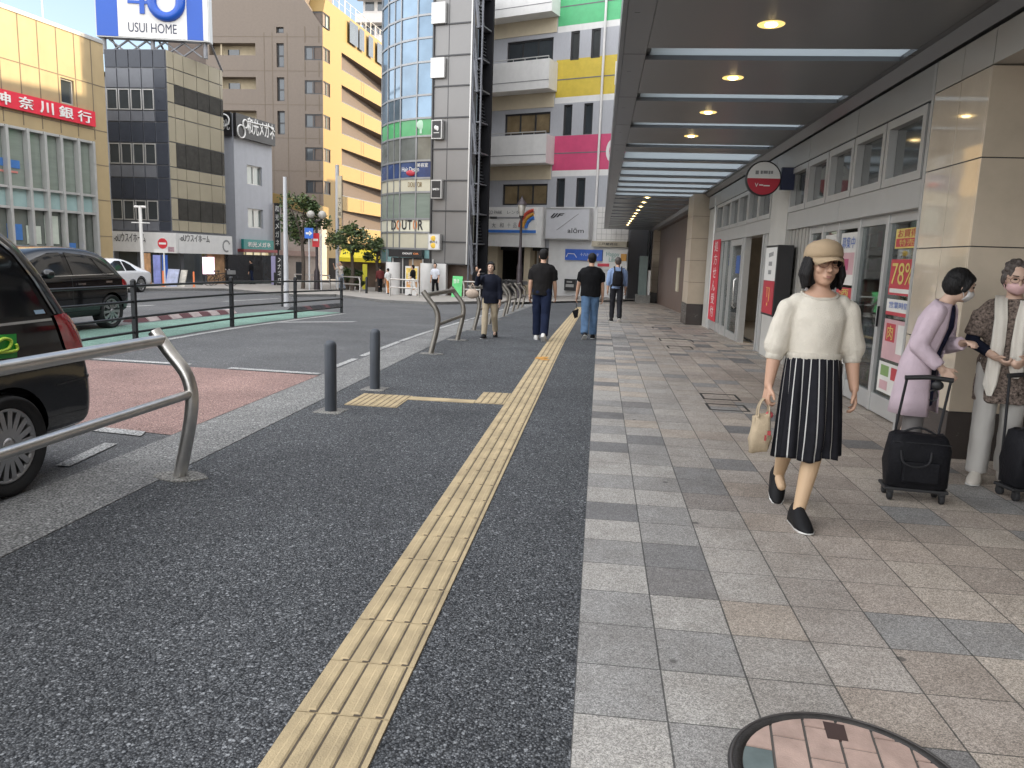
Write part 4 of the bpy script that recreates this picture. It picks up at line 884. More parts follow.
# D: brown apartment block ----------------------------------------------
D = frame_from(323, 100, 60, 4.5); DL = Fr(D.o[0], D.o[1], 90)
d_ = thing('apartment_block', 'tall brown tiled apartment block with a row of sunlit balconies on its street side', 'building', (D.o[0], D.o[1], -.8))
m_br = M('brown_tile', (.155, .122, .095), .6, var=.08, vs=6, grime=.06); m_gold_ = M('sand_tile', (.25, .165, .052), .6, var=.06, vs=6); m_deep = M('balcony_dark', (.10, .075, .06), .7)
ZT = DL.at(321, 27)[1] + 2.6; ZPT = D.at(340, 8)[1]; uW = DL.at(207, 100)[0]; uE = 26.
fl = [DL.at(310, y)[1] for y in (-25, 10, 46, 80, 114, 148, 182)]; FH = (fl[2] - fl[4]) / 2
tops = [DL.at(310, 46)[1] + FH * k for k in (-4, -3, -2, -1, 0, 1)]                 # window heads of the corner windows
bal = [DL.at(245, 43)[1] + FH * k for k in (-3, -2, -1, 0, 1)]
mb = MB(); lc0, lc1 = DL.at(305, 60)[0], 0.
hL = [(DL.at(304.5, 60)[0], -.05, z - FH * .41, z) for z in tops]                  # corner windows
hL += [(DL.at(276.5, 60)[0], DL.at(284, 60)[0], DL.at(280, 33)[1] + FH * k, DL.at(280, 8.5)[1] + FH * k) for k in (-3, -2, -1, 0, 1)]
hL += [(uW + .3, DL.at(255.5, 60)[0], z - FH * .36, z) for z in bal]
facade(mb, DL, uW, 0, -.9, ZT - 2.6, hL, .9)
# sloped left shoulder of the top storeys
hR = [(.05, D.at(330, 60)[0], z - FH * .41, z) for z in tops]
bu0 = D.at(341.5, 60)[0]
hR += [(bu0, uE - .3, z - FH * .55, z - FH * .02) for z in [D.at(342, 52)[1] + FH * k for k in (-5, -4, -3, -2, -1, 0)]]
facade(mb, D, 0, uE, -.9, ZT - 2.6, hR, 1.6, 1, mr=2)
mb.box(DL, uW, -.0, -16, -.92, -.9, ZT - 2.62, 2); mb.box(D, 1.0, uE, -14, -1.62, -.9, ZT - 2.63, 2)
mb.build('wall', [m_br, m_gold_, m_deep], d_)
for a, b2, z0, z1 in hL[:6]: window(DL, a, b2, z0, z1, -.12, d_, m_fr, m_glassd, 2, 1, .09)
for a, b2, z0, z1 in hL[6:11]: window(DL, a, b2, z0, z1, -.25, d_, m_fr, m_glassd, 1, 2, .1)
for a, b2, z0, z1 in hR[:6]: window(D, a, b2, z0, z1, -.10, d_, m_fr, m_glassg, 2, 1, .07)
mb = MB()
for a, b2, z0, z1 in hL[11:]:
    mb.box(DL, a, b2, -.895, -.85, z0, z1, 0); mb.box(DL, a + .3 * (b2 - a), a + .55 * (b2 - a), -.849, -.8, z0, z1 - .3, 1); mb.box(DL, a + .22 * (b2 - a), a + .25 * (b2 - a), -.3, -.2, z0, z1, 0)
mb.build('balcony_back', [M('balcony_cream', (.40, .33, .22), .7), m_glassd], d_)
mb = MB()
for a, b2, z0, z1 in hR[6:]:
    mb.box(D, a + .1, b2, -.1, .0, z0 + .002, z0 + .05)
    for k in range(7): u = a + 1 + 3 * k; mb.box(D, u, u + 1.8, -1.58, -1.5, z0, z1 - .25)
mb.build('balcony_window', [m_glassd], d_)
mb = MB()
for a, b2, z0, z1 in hR[6:]:
    for u in np.arange(a + 4.2, b2, 6.0):
        mb.box(D, u, u + .06, .001, .012, z0 - FH * .42, z0); mb.box(D, u + .55, u + .61, .001, .012, z0 - FH * .42, z0)
for z in tops:
    for u in (DL.at(304.5, 60)[0], DL.at(318.5, 60)[0]): mb.box(DL, u - .0, u + .07, .001, .02, z - FH * .9, z - FH * .43)
for u in (DL.at(264, 60)[0], DL.at(272, 60)[0], DL.at(287, 60)[0]): mb.box(DL, u, u + .05, .001, .012, 0, ZT - 3)
for z in [DL.at(300, 71)[1] + FH * k for k in (-4, -3, -2, -1, 0, 1)]: mb.box(DL, uW, 0, .001, .010, z - .02, z + .02)
mb.build('tile_joint', M('joint_dark', (.13, .10, .07), .7), d_)
# penthouse strip with raking parapet
mb = MB(); pts = [(0.0, ZT - 2.6), (uE, ZT - 2.6), (uE, ZPT), (1.0, ZPT)]
mb.prism([D.P(u, -.2, z) for u, z in pts], [D.P(u, -6, z) for u, z in pts]); mb.build('penthouse', m_gold_, d_)
u3, z3 = DL.at(305, 1); mb = MB(); pts = [(uW, ZT - 2.599), (-.001, ZT - 2.599), (u3, z3), (u3, z3 + 6), (uW, z3 + 6)]; mb.prism([DL.P(u, 0, z) for u, z in pts], [DL.P(u, -6, z) for u, z in pts]); mb.build('upper_gable', m_br, d_)
mb = MB()
for k in range(9): u = 5.2 + 2.1 * k; mb.box(D, u, u + (1.1 if k % 3 else 1.8), .002, .02, ZT - 2.3, ZPT - .35)
mb.build('penthouse_window', m_glassd, d_)
mb = MB()
for k in range(22): u = .3 + 1.15 * k; mb.tube([D.P(u, -.3, ZPT - .01), D.P(u, -.3, ZPT + 1.1)], .03, 0, 5)
mb.tube([D.P(.3, -.3, ZPT + 1.1), D.P(uE, -.3, ZPT + 1.1)], .03, 0, 5); mb.tube([D.P(.3, -.3, ZPT + .55), D.P(uE, -.3, ZPT + .55)], .02, 0, 5); mb.build('roof_railing', m_alu, d_)
mb = MB(); 
for px0, px1, py0, py1 in ((296, 303, 259, 284), (308, 313, 259, 284), (329, 341, 258, 286)): u0, u1 = DL.at(px0, 270)[0], DL.at(px1, 270)[0]; mb.box(DL, u0, u1, .003, .06, -.8, DL.at(px0, py0)[1])
mb.build('street_door', m_fr, d_)
# podium of the apartment block
t = thing('low_shop', 'low pinkish plastered shop block with a bright sloping roof edge behind the trees', 'building', tuple(PY(300, 284, 55)))
P_ = frame_from(276, 250, 55, 85); u1 = P_.at(316, 250)[0]; zp = P_.at(283, 203)[1]; zq = P_.at(310, 217)[1]
mb = MB(); pr = [P_.P(0, 0, -.9), P_.P(u1, 0, -.9), P_.P(u1, 0, zq), P_.P(0, 0, zp)]; mb.prism(pr, [p + Vector((-P_.n[0] * 3, -P_.n[1] * 3, 0)) for p in pr]); mb.build('wall', M('pink_plaster', (.42, .35, .30), .7, var=.1), t)
mb = MB(); pr = [P_.P(-.1, .3, zp), P_.P(u1 + .1, .3, zq), P_.P(u1 + .1, .3, zq + .9), P_.P(-.1, .3, zp + .7)]; mb.prism(pr, [p + Vector((-P_.n[0] * 3.5, -P_.n[1] * 3.5, 0)) for p in pr]); mb.build('roof', m_gold_, t)
mb = MB(); mb.box(P_, P_.at(296, 260)[0], P_.at(305, 260)[0], .003, .05, -.8, P_.at(300, 262)[1]); mb.build('door', m_fr, t)
mb = MB(); mb.box(P_, P_.at(281, 260)[0], u1, .003, .25, P_.at(300, 256)[1], P_.at(300, 251)[1]); mb.build('canopy_strip', M('strip_pink', (.36, .25, .21), .6), t)

# I: pale tower far behind ----------------------------------------------
I = frame_from(363, 60, 105, 5); t = thing('distant_tower', 'pale concrete apartment tower far behind the gold balconies', 'building', (I.o[0], I.o[1], -.8))
IL = Fr(I.o[0], I.o[1], 90); zi = IL.at(372, -14)[1]; mb = MB(); fh = 3.0; w = IL.at(400, 30)[0]
mb.box(IL, 0, w, -12, 0, -.9, zi)
for k in range(12): z = zi - .4 - fh * k; mb.box(IL, -.7, w, .01, 1.3, z - 1.5, z - .4)
mb.build('wall', M('pale_concrete', (.50, .47, .44), .6, var=.06), t); mb = MB()
for k in range(12):
    z = zi - .4 - fh * k
    for q in range(4): mb.box(IL, .3 + 1.7 * q, 1.5 + 1.7 * q, .002, .06, z - fh + .3, z - 1.6)
mb.build('windows', m_glassd, t)

# E: slim glass building with the coffee shop ------------------------------
E_ = frame_from(468, 200, 36.5, 105.3); uG = E_.at(432.5, 150)[0]
e_ = thing('glass_building', 'slim building with a rounded glass corner and grey metal panels over the coffee shop', 'building', (E_.o[0], E_.o[1], -.6))
zE = 16.5; zb = E_.at(450, 264)[1]
# facets of the glass corner, turning away to the left
fac = []; p = E_.P(uG, 0, 0); ang = 109.5
for px in (416.5, 400.5, 388, 382):
    f = Fr(p[0], p[1], ang); u = f.at(px, 150)[0]; fac.append((f, u)); p = f.P(u, 0, 0); ang += 13
cor = [E_.P(0, 0, 0), E_.P(uG, 0, 0)] + [f.P(u, 0, 0) for f, u in fac]
back = [Vector((cor[-1][0] - 2.5, cor[-1][1] + 9, 0)), Vector((cor[0][0] - 1.2, cor[0][1] + 9, 0))]
ctr = sum((Vector(c) for c in cor), Vector()) / len(cor)
def inset(c, d): v = ctr - Vector(c); return Vector(c) + v.normalized() * d
core = [inset(c, .12) for c in cor] + back
mb = MB(); mb.prism([(c[0], c[1], zb) for c in core], [(c[0], c[1], zE) for c in core]); mb.build('core', M('core_dark', (.06, .06, .062), .6), e_)
m_pan = M('grey_metal_panel', (.185, .18, .175), .38, .4, var=.05, vs=1); m_sky = M('curtain_glass', (.13, .19, .25), .03, metal=.55, spec=1., var=.25, vs=.5)
mb = MB(); um = E_.at(447, 150)[0]; zz = [E_.at(450, y)[1] for y in (264, 242, 211, 180.5, 149, 117.5, 86, 55.5, 24)]; ph = (zz[-1] - zz[2]) / 6
zz += [zz[-1] + ph * k for k in range(1, 7)]
for a, b2 in zip(zz, zz[1:]):
    mb.box(E_, uG + .03, um - .015, -.1, 0, a + .02, b2 - .02); mb.box(E_, um + .015, -.02, -.1, 0, a + .02, b2 - .02); mb.box(E_, uG, 0, -.08, .05, a - .03, a + .03, 1)
mb.box(E_, uG - .05, uG + .025, -.1, .08, zb, zE, 1); mb.box(E_, um - .012, um + .012, -.09, .012, zb, zE, 1); mb.box(E_, -.018, .05, -.1, .06, zb, zE, 2)
mb.build('metal_panels', [m_pan, m_fr, m_alu], e_)
GY = [264, 249, 232.5, 219, 192, 178, 160.5, 136, 118, 95, 62, 38, 15, -8]; gzs = [fac[0][0].at(424, y + (y < 230) * 0)[1] for y in GY] + [zE]
gk = ['teal', 'cream', 'door', 'blind', 'cream', 'blue', 'win', 'green', 'refl', 'refl', 'refl', 'refl', 'refl', 'refl']
gm = {'teal': M('teal_glass', (.20, .34, .34), .10, spec=.8, var=.15), 'cream': M('cream_band', (.50, .47, .36), .4, var=.05), 'door': M('lit_cream', (.62, .60, .48), .35, var=.08), 'blind': m_glassg, 'blue': M('navy_band', (.035, .06, .15), .25, var=.3, vs=2), 'win': M('office_dim', (.13, .14, .13), .06, spec=.8, var=.3, vs=1), 'green': M('green_band', (.08, .33, .13), .25, var=.1, vs=2), 'refl': m_sky}
keys = list(gm); mb = MB(); mm = MB()
for f, u in fac:
    for k in range(14):
        mb.box(f, u + .012, -.012, -.08, -.01, gzs[k] + .03, gzs[k + 1] - .03, keys.index(gk[k])); mm.box(f, u, 0, -.06, .03, gzs[k] - .045, gzs[k] + .045)
    mm.box(f, u - .03, u + .03, -.06, .04, zb, zE)
    if abs(u) > 1.2: mm.box(f, u / 2 - .025, u / 2 + .025, -.06, .025, zb, zE)
mb.build('curtain_wall', [gm[k] for k in keys], e_); mm.build('mullions', M('mullion_grey', (.27, .275, .28), .4, .4), e_)
f0 = fac[0][0]
def on(f, px, py): return f.at(px, py)
zl, zh = f0.at(424, 230)[1], f0.at(424, 220)[1]
for ch, a, b2, mt in (('D', 391.5, 396, m_txt), ('O', 396.5, 400.5, M('sign_orange', (.6, .2, .06), .5)), ('U', 402, 406.5, m_txt), ('T', 407.5, 412, m_txt), ('O', 413, 417, MATS['sign_orange']), ('R', 418, 423, m_txt)):
    f = [q for q in fac if q[1] - .01 <= q[0].at((a + b2) / 2, 225)[0] <= .01]; f = f[0][0] if f else f0
    text('window_lettering', ch, f, f.at(a, 225)[0], f.at(b2, 225)[0], .0, zl, zh, mt, e_, bold=.02)
text('window_lettering', 'DOUTOR', f0, f0.at(408, 185)[0], f0.at(422, 184)[0], .0, f0.at(415, 187)[1], f0.at(415, 182)[1], M('sign_brown', (.2, .13, .05), .5), e_)
text('window_lettering', 'Hair Design', f0, f0.at(402, 170)[0], f0.at(419, 167)[0], .0, f0.at(410, 173)[1], f0.at(410, 167)[1], m_w, e_)
text('window_lettering', '美容室', f0, f0.at(417, 164)[0], f0.at(428, 164)[0], .0, f0.at(424, 167)[1], f0.at(424, 163)[1], m_w, e_)
mb = MB(); u, z = f0.at(411, 173); mb.ell(f0.P(u, 0, z), (.25, .06, .14)); mb.build('emblem', m_r, e_)
mb = MB(); u, z = f0.at(421, 127); mb.ell(f0.P(u, 0, z + .1), (.22, .03, .22)); mb.box(f0, u - .06, u + .06, .0, .02, z - .3, z - .08); mb.build('emblem', M('pale_green', (.42, .6, .45), .5), e_)
for k, (x0, x1, y0, y1) in enumerate(((434, 444.5, 121, 140), (433.5, 444, 180.5, 199), (430.5, 442.5, 234, 250))):
    t = thing('square_sign', ['square black sign with a white leaf mark on the grey metal panels', 'square black sign with a white word on the grey metal panels', 'square white sign with a yellow emblem above the coffee shop corner'][k], 'sign', tuple(E_.P(uG / 2, .2, zb + 2 + 4 * k)), 'square signs on the grey panels')
    ua, ub = E_.at(x0, (y0 + y1) / 2)[0], E_.at(x1, (y0 + y1) / 2)[0]; z0, z1 = E_.at(x0, y1)[1], E_.at(x0, y0)[1]
    mb = MB(); mb.box(E_, ua, ub, .06, .28, z0, z1); mb.build('frame', m_alu, t, bev=.01); mb = MB(); mb.box(E_, ua + .05, ub - .05, .281, .29, z0 + .05, z1 - .05); mb.build('face', m_wh if k == 2 else m_blk, t)
    mb = MB(); cu_, cz = (ua + ub) / 2, (z0 + z1) / 2
    if k == 0: mb.ell(E_.P(cu_ - .04, .30, cz + .08), (.07, .02, .1)); mb.ell(E_.P(cu_ + .06, .30, cz + .04), (.06, .02, .11)); mb.box(E_, cu_ - .14, cu_ + .14, .291, .298, cz - .17, cz - .14); mb.build('emblem', m_w, t)
    elif k == 1: text('lettering', 'BARTH', E_, cu_ - .17, cu_ + .17, .291, cz - .05, cz + .05, m_w, t, bold=.02)
    else: mb.ell(E_.P(cu_, .30, cz + .17), (.15, .02, .13)); mb.ell(E_.P(cu_, .30, cz - .17), (.15, .02, .13)); mb.build('emblem', M('sign_yellow', (.75, .48, .05), .5), t); text('lettering', '8UT-2', E_, cu_ - .2, cu_ + .2, .315, cz - .05, cz + .05, m_txt, t)
for k, (x0, x1, y0, y1) in enumerate(((433.5, 447, 4, 25), (432.5, 446, 59, 79))):
    ua, ub = E_.at(x0, (y0 + y1) / 2)[0], E_.at(x1, (y0 + y1) / 2)[0]; mb = MB(); mb.box(E_, ua, ub, .06, .2, E_.at(x0, y1)[1], E_.at(x0, y0)[1])
    tag(mb.build('blank_sign', m_wh), ['blank white square sign at the top of the grey panels', 'blank white square sign in the middle of the grey panels'][k], 'sign', 'blank squares on the grey panels')
# ground floor of the coffee shop
g = gz(36.5)
mb = MB()
for px in (393, 427):
    q = PY(px, 280, 36.0 if px > 400 else 35.2); mb.lathe((q[0], q[1], g), [(.33, .05), (.33, zb - g)], 0, 20); mb.build('column', m_wh, e_); mb = MB()
q = PY(441, 280, 36.6); mb.box(None, q[0] - .3, q[0] + .25, q[1] - .1, q[1] + .4, g, zb)
mb.build('column', m_wh, e_)
S_ = Fr(*PY(400, 280, 37.4)[:2], 103); mb = MB(); ua, ub = S_.at(391, 280)[0], S_.at(424, 280)[0]
mb.box(S_, ua, ub + .3, -.1, 0, g, S_.at(400, 257.5)[1], 0); mb.box(S_, ua + 1.0, ub - .1, .002, .03, g + .4, S_.at(400, 259)[1], 1)
for k in range(5): mb.box(S_, ua + .1 + .55 * k, ua + .16 + .55 * k, .031, .07, g, S_.at(400, 258)[1], 2)
mb.build('shopfront', [m_fr, M('cafe_interior', (.26, .17, .10), .3, var=.6, vs=1.5), m_alu], e_); mb = MB(); mb.box(S_, ub + .3, ub + 2.6, -.6, -.5, g, zb); mb.build('side_wall', M('cafe_side', (.12, .08, .06), .5, var=.3), e_)
t = thing('shop_sign', 'black sign with white lettering over the coffee shop door', 'sign', tuple(S_.P(ua, .2, 2)))
z0, z1 = S_.at(400, 257)[1], S_.at(400, 249.5)[1]; mb = MB(); mb.box(S_, ua, ub, .02, .3, z0, z1); mb.build('board', m_blk, t); text('lettering', 'DOUT', S_, S_.at(405.5, 254)[0], S_.at(415, 254)[0], .305, z0 + .14, z1 - .14, m_w, t, bold=.03); text('lettering', 'OR', S_, S_.at(416, 254)[0], S_.at(421.5, 254)[0], .305, z0 + .14, z1 - .14, MATS['sign_orange'], t, bold=.03)
t, a, b2, g2, zt2 = upright('menu_board', 405, 418, 266, 295, 34.6, 'tall coffee shop menu banner with orange and white pictures', 'banner', m_wh)
MF = Fr(a[0], a[1], 90); w = b2[0] - a[0]; mb = MB(); mb.box(MF, .04, w - .04, .003, .006, zt2 - .62, zt2 - .08, 0); mb.box(MF, .06, w * .55, .003, .006, g2 + .3, zt2 - .7, 1); mb.box(MF, w * .6, w - .05, .003, .006, g2 + .25, zt2 - .7, 2); mb.build('print', [M('menu_yellow', (.7, .5, .12), .6, var=.4, vs=8), M('menu_orange', (.6, .3, .1), .6, var=.5, vs=7), M('menu_brown', (.4, .22, .1), .6, var=.5, vs=7)], t)
text('lettering', '珈\n琲', MF, w * .2, w * .5, .007, g2 + .45, g2 + 1.05, m_w, t)
t, a, b2, g2, zt2 = upright('sandwich_board', 452, 462, 276, 294, 34.8, 'bright green sandwich board on the pavement by the stairs', 'sandwich board', M('board_green', (.10, .50, .16), .5, var=.15), lean=.25)
MF = Fr(a[0], a[1] - .2, 90); text('lettering', '整体', MF, .1, b2[0] - a[0] - .1, .0, zt2 - .32, zt2 - .12, m_w, t)
# F: external stair tower --------------------------------------------------
t = thing('stair_tower', 'dark steel outside staircase climbing beside the grey metal panels', 'staircase', tuple(E_.P(.2, 0, -.5)))
m_st = M('stair_steel', (.085, .09, .10), .5, .4, var=.2); m_rl = M('stair_rail', (.13, .135, .15), .5, .4)
sw = E_.at(479, 150)[0]; FHs = (E_.at(470, 22)[1] - E_.at(470, 86)[1]); z0 = E_.at(470, 243)[1]
mb = MB(); mb.box(E_, .1, sw + .1, -1.15, -1.0, -.9, zE); mb.box(E_, .06, .1, -1.1, -.6, zb, zE); mb.build('back_wall', M('shaft_dark', (.010, .010, .012), .8, spec=.2), t)
ms, ml_, mr_ = MB(), MB(), MB(); N_ = 9
for fl_ in range(-1, 8):
    za = z0 + FHs * fl_
    for s in range(N_):
        z = za + FHs * .5 * (1 - (s + 1) / N_) + FHs * .5; u0 = .12 + (sw - .3) * s / N_
        ms.box(E_, u0, u0 + (sw - .3) / N_ + .06, -.52, -.1, z - .045, z)
        z = za + FHs * .5 * (s + 1) / N_ * .0 + FHs * .5 * (1 - s / N_) * 1.0 if False else za + FHs * .5 * (s / N_); u0 = .12 + (sw - .3) * (N_ - 1 - s) / N_ if False else .12 + (sw - .3) * (1 - (s + 1) / N_)
        ms.box(E_, u0, u0 + (sw - .3) / N_ + .05, -.98, -.56, z + .1, z + .14)
    ml_.box(E_, .1, .5, -.99, -.08, za + FHs - .06, za + FHs); ml_.box(E_, sw - .35, sw + .05, -.99, -.08, za + FHs * .5 - .06, za + FHs * .5)
    for v in (-.08, -.54): mr_.tube([E_.P(.12, v, za + FHs - .1), E_.P(sw - .2, v, za + FHs * .5 - .1)], .09, 0, 6)
    for h in (.45, .85): mr_.tube([E_.P(.12, -.06, za + FHs + h), E_.P(sw - .2, -.06, za + FHs * .5 + h)], .03, 0, 6)
    for s in range(6): u = .15 + (sw - .4) * s / 5; zc = za + FHs * (1 - .5 * (s / 5)); mr_.tube([E_.P(u, -.06, zc - .1), E_.P(u, -.06, zc + .85)], .018, 0, 5)
ml_.tube([E_.P(.08, -.05, -.6), E_.P(.08, -.05, zE)], .06, 0, 6); ml_.tube([E_.P(sw, -.05, zb), E_.P(sw, -.05, zE)], .05, 0, 6)
ms.build('treads', m_st, t); ml_.build('landings', m_rl, t); mr_.build('handrail', m_rl, t)

# G: colour striped building -------------------------------------------------
G_ = frame_from(629, 200, 44, 112.5)
g_ = thing('striped_building', 'grey building with white balconies and green, yellow and pink stripes at the street end', 'building', (G_.o[0], G_.o[1], -.8))
at = G_.at; uL = at(486, 150)[0]; uM = at(553, 150)[0]; zt = at(600, 0)[1] + 7
m_gw = M('grey_tile', (.40, .405, .43), .5, var=.06, vs=4, stretch=(6, 6, 1)); m_ww = M('white_panel', (.70, .69, .67), .5, var=.05, grime=.08)
m_gn, m_ye, m_pk = M('stripe_green', (.10, .46, .20), .5, var=.08, grime=.05), M('stripe_yellow', (.60, .45, .06), .5, var=.08, grime=.06), M('stripe_pink', (.58, .07, .17), .5, var=.06, grime=.05); m_crm = M('cream_soffit', (.60, .52, .38), .6, var=.05)
zP0, zP1, zY0, zY1, zG0 = at(580, 170)[1], at(580, 135)[1], at(580, 96)[1], at(580, 58)[1], at(580, 24)[1]; wb = at(580, 170)[1] - at(580, 176)[1]
fh = zY0 - zP0; zG1 = zG0 + (zY1 - zY0); zS = at(575, 207)[1]
wins = []
for (xa, xb) in ((558, 566.5), (578, 587)):
    for k, (ya, yb) in enumerate(((207, 178), (135, 104), (60, 31))):
        sh = (207 - (ya + yb) / 2 - 14) * .055; wins.append((at(xa + sh, 150)[0], at(xb + sh, 150)[0], at(575, ya)[1], at(575, yb)[1]))
bands = [(-.9, zS, 1), (zS, zP0 - wb, 0), (zP0 - wb, zP0, 1), (zP0, zP1, 4), (zP1, zY0 - wb, 0), (zY0 - wb, zY0, 1), (zY0, zY1, 3), (zY1, zG0 - wb, 0), (zG0 - wb, zG0, 1), (zG0, zG1, 2), (zG1, zt, 0)]
mb = MB()
for a, b2, mi in bands: facade(mb, G_, uM, .1, a, b2, [w for w in wins if w[2] < b2 and w[3] > a], .22, mi)
bw = []
for k in range(3): bw.append((at(504, 150)[0] , uM - .25, at(530, 205)[1] + fh * k, at(530, 184)[1] + fh * k))
bw.append((bw[0][0], bw[0][1], bw[2][2] + fh, bw[2][3] + fh))
facade(mb, G_, uL, uM, at(520, 247)[1], zt, bw, .2, 0)
mb.box(G_, uM, .1, -14, -.26, -.9, zt - .01, 0); mb.box(G_, uL, uM - .01, -14, -.26, at(520, 247)[1], zt - .01, 0)
mb.build('wall', [m_gw, m_ww, m_gn, m_ye, m_pk], g_)
for w in wins: window(G_, *w, -.12, g_, m_fr, m_glassd, 1, 1, .09)
for k, w in enumerate(bw): window(G_, *w, -.14, g_, m_fr, M('amber_glass', (.20, .15, .085), .05, spec=.9, var=.4, vs=.8) if k != 2 else m_glassd, 3, 1, .09)
mb = MB()
for z, a, b2 in ((zP0, uM, .1), (zY0, uM, .1)): mb.box(G_, a, b2, .001, .012, (z + zP1 - zP0 + z) / 2 - .03, (z + zP1 - zP0 + z) / 2 + .03)
mb.box(G_, uM, .1, .001, .012, (zG0 + zG1) / 2 - .03, (zG0 + zG1) / 2 + .03); mb.build('joint', M('joint_grey', (.16, .16, .17), .7), g_)  # plain grey lines for the panel joints
bz = [(at(520, 166)[1], at(520, 138.5)[1])]; bz = [(bz[0][0] + fh * k, bz[0][1] + fh * k) for k in range(3)]
for a, b2 in bz:
    mb = MB(); mb.box(G_, uL - .15, uM + .10, .02, 1.1, a, b2); mb.box(G_, uL - .15, uM + .1, 1.101, 1.11, a + (b2 - a) * .28, a + (b2 - a) * .30, 1); f = mb.build('balcony', [m_ww, MATS['joint_grey']], g_)
    mb = MB(); mb.box(G_, uL + .1, uM - .05, .002, .05, a - fh * .20, a - .002); mb.build('soffit_beam', m_crm, f); mb = MB(); mb.tube([G_.P(uL, 1.0, b2 + .16), G_.P(uM, 1.0, b2 + .16)], .03, 0, 5)
    for k in range(7): u = uL + (uM - uL) * k / 6; mb.tube([G_.P(u, 1.0, b2 - .05), G_.P(u, 1.0, b2 + .16)], .02, 0, 5)
    mb.build('handrail', m_alu, f)
mb = MB(); ub = at(602, 100)[0]; mb.tube([G_.P(ub, .1, zS), G_.P(ub, .1, zt)], .07, 0, 8); mb.build('downpipe', m_ww, g_)
for ch, x0, x1, z0, z1 in (('L', 618, 630, zG0 + .25 * (zG1 - zG0), zG1 - .02), ('D', 611, 626, zY0 + .22 * (zY1 - zY0), zY0 + .82 * (zY1 - zY0)), ('O', 606, 622, zP0 + .17 * (zP1 - zP0), zP0 + .86 * (zP1 - zP0))):
    text('lettering', ch, G_, at(x0, 150)[0] if ch != 'L' else at(616, 150)[0], at(x1, 150)[0], .003, z0, z1, m_ww, g_, bold=.03)
# ground floor
zL = at(520, 247)[1]; mb = MB(); g = gz(46)
mb.box(G_, uL + .1, at(498, 260)[0], -.6, .1, g, zL, 0); mb.build('column', m_crm, g_); mb = MB(); mb.box(G_, at(524, 260)[0], at(530, 260)[0], -.6, .0, g, zL, 0); mb.build('column', m_crm, g_)
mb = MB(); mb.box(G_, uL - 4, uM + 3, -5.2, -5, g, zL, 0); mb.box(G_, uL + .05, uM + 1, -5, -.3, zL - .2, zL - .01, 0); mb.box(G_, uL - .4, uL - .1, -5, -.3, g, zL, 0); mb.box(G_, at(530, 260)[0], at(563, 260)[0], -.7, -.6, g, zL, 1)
for k in range(4): u = at(533 + 9 * k, 260)[0]; mb.box(G_, u, u + .08, -.599, -.5, g, zL, 2)
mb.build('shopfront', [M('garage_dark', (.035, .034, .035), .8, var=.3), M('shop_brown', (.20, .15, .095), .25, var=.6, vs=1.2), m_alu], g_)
mb = MB(); mb.box(G_, at(597, 230)[0], .1, .002, .05, at(610, 245)[1], zS)
for k in range(1, 7): z = zS + (at(610, 245)[1] - zS) * k / 7; mb.box(G_, at(597, 230)[0], .1, .051, .056, z - .012, z + .012, 1)
for k in range(6): u = at(597, 230)[0] + .3 * k; mb.box(G_, u, u + .02, .051, .0555, at(610, 245)[1], zS, 1)
mb.build('white_tile', [M('white_tile', (.62, .60, .57), .4, var=.05), M('tile_joint', (.36, .35, .33), .6)], g_)
def gsign(name, label, x0, x1, y0, y1, v, mat, th=.12, grp=None):
    t = thing(name, label, 'sign', tuple(G_.P(at(x0, y1)[0], v, at(x0, y1)[1])), grp); mb = MB(); xm = (x0 + x1) / 2
    r = (at(x0, (y0 + y1) / 2)[0], at(x1, (y0 + y1) / 2)[0], at(xm, y1)[1], at(xm, y0)[1]); mb.box(G_, r[0], r[1], v, v + th, r[2], r[3]); mb.build('board', mat, t); return t, r
t, r = gsign('parking_sign', 'large white parking sign panel with a rainbow and blue strip across the balcony', 483, 548, 208, 247, .3, m_ww, .5)
L_ = lambda x: at(x, 220)[0]; Z_ = lambda y: at(515, y)[1]; v = .803
mb = MB(); mb.box(G_, L_(484), L_(543), v, v + .05, Z_(234), Z_(209)); mb.build('face', m_w, t); v += .052
mb = MB(); mb.box(G_, L_(486), L_(541), v, v + .01, Z_(219.5), Z_(217.8), 0); mb.box(G_, L_(497), L_(504), v, v + .012, Z_(219.7), Z_(217.5), 1); mb.box(G_, L_(486.5), L_(543), v, v + .011, Z_(233.4), Z_(230.6), 2); mb.box(G_, L_(485.5), L_(490), v, v + .011, Z_(215.5), Z_(211), 3)
mb.ell(G_.P(L_(489), v, Z_(226.5)), (.45, .04, .22), mi=4); mb.ell(G_.P(L_(488), v, Z_(223)), (.16, .04, .16), mi=5); mb.ell(G_.P(L_(491), v + .02, Z_(229)), (.5, .03, .12), mi=2)
for k, c in enumerate((4, 5, 2)):
    pts = [G_.P(L_(542) - (1.05 - .22 * k) * math.cos(a), v + .01, Z_(230.5) + (1.15 - .22 * k) * math.sin(a)) for a in np.linspace(.15, 1.45, 9)]; mb.tube(pts, .1, c, 6)
mb.build('print', [M('print_grey', (.25, .25, .26), .5), M('print_dark', (.08, .08, .08), .5), M('print_blue', (.05, .18, .55), .5), m_gtx, M('print_red', (.55, .08, .05), .5), M('print_orange', (.65, .32, .06), .5)], t)
text('lettering', 'P', G_, L_(486.7), L_(489), v + .012, Z_(215.2), Z_(211.4), m_w, t, bold=.03); text('lettering', 'LOCO PARK', G_, L_(491), L_(509), v, Z_(215), Z_(211.6), m_gtx, t); text('lettering', 'レンタル収納', G_, L_(514), L_(541), v, Z_(215), Z_(211.4), m_gtx, t)
for ch, x, s in (('大', 501, 1.9), ('和', 508.8, 1.9), ('十', 516, 1.5), ('品', 522, 1.7), ('ハ', 530, 1.5)): text('lettering', ch, G_, L_(x - s), L_(x + s), v, Z_(228.5), Z_(223.5), m_gtx, t)
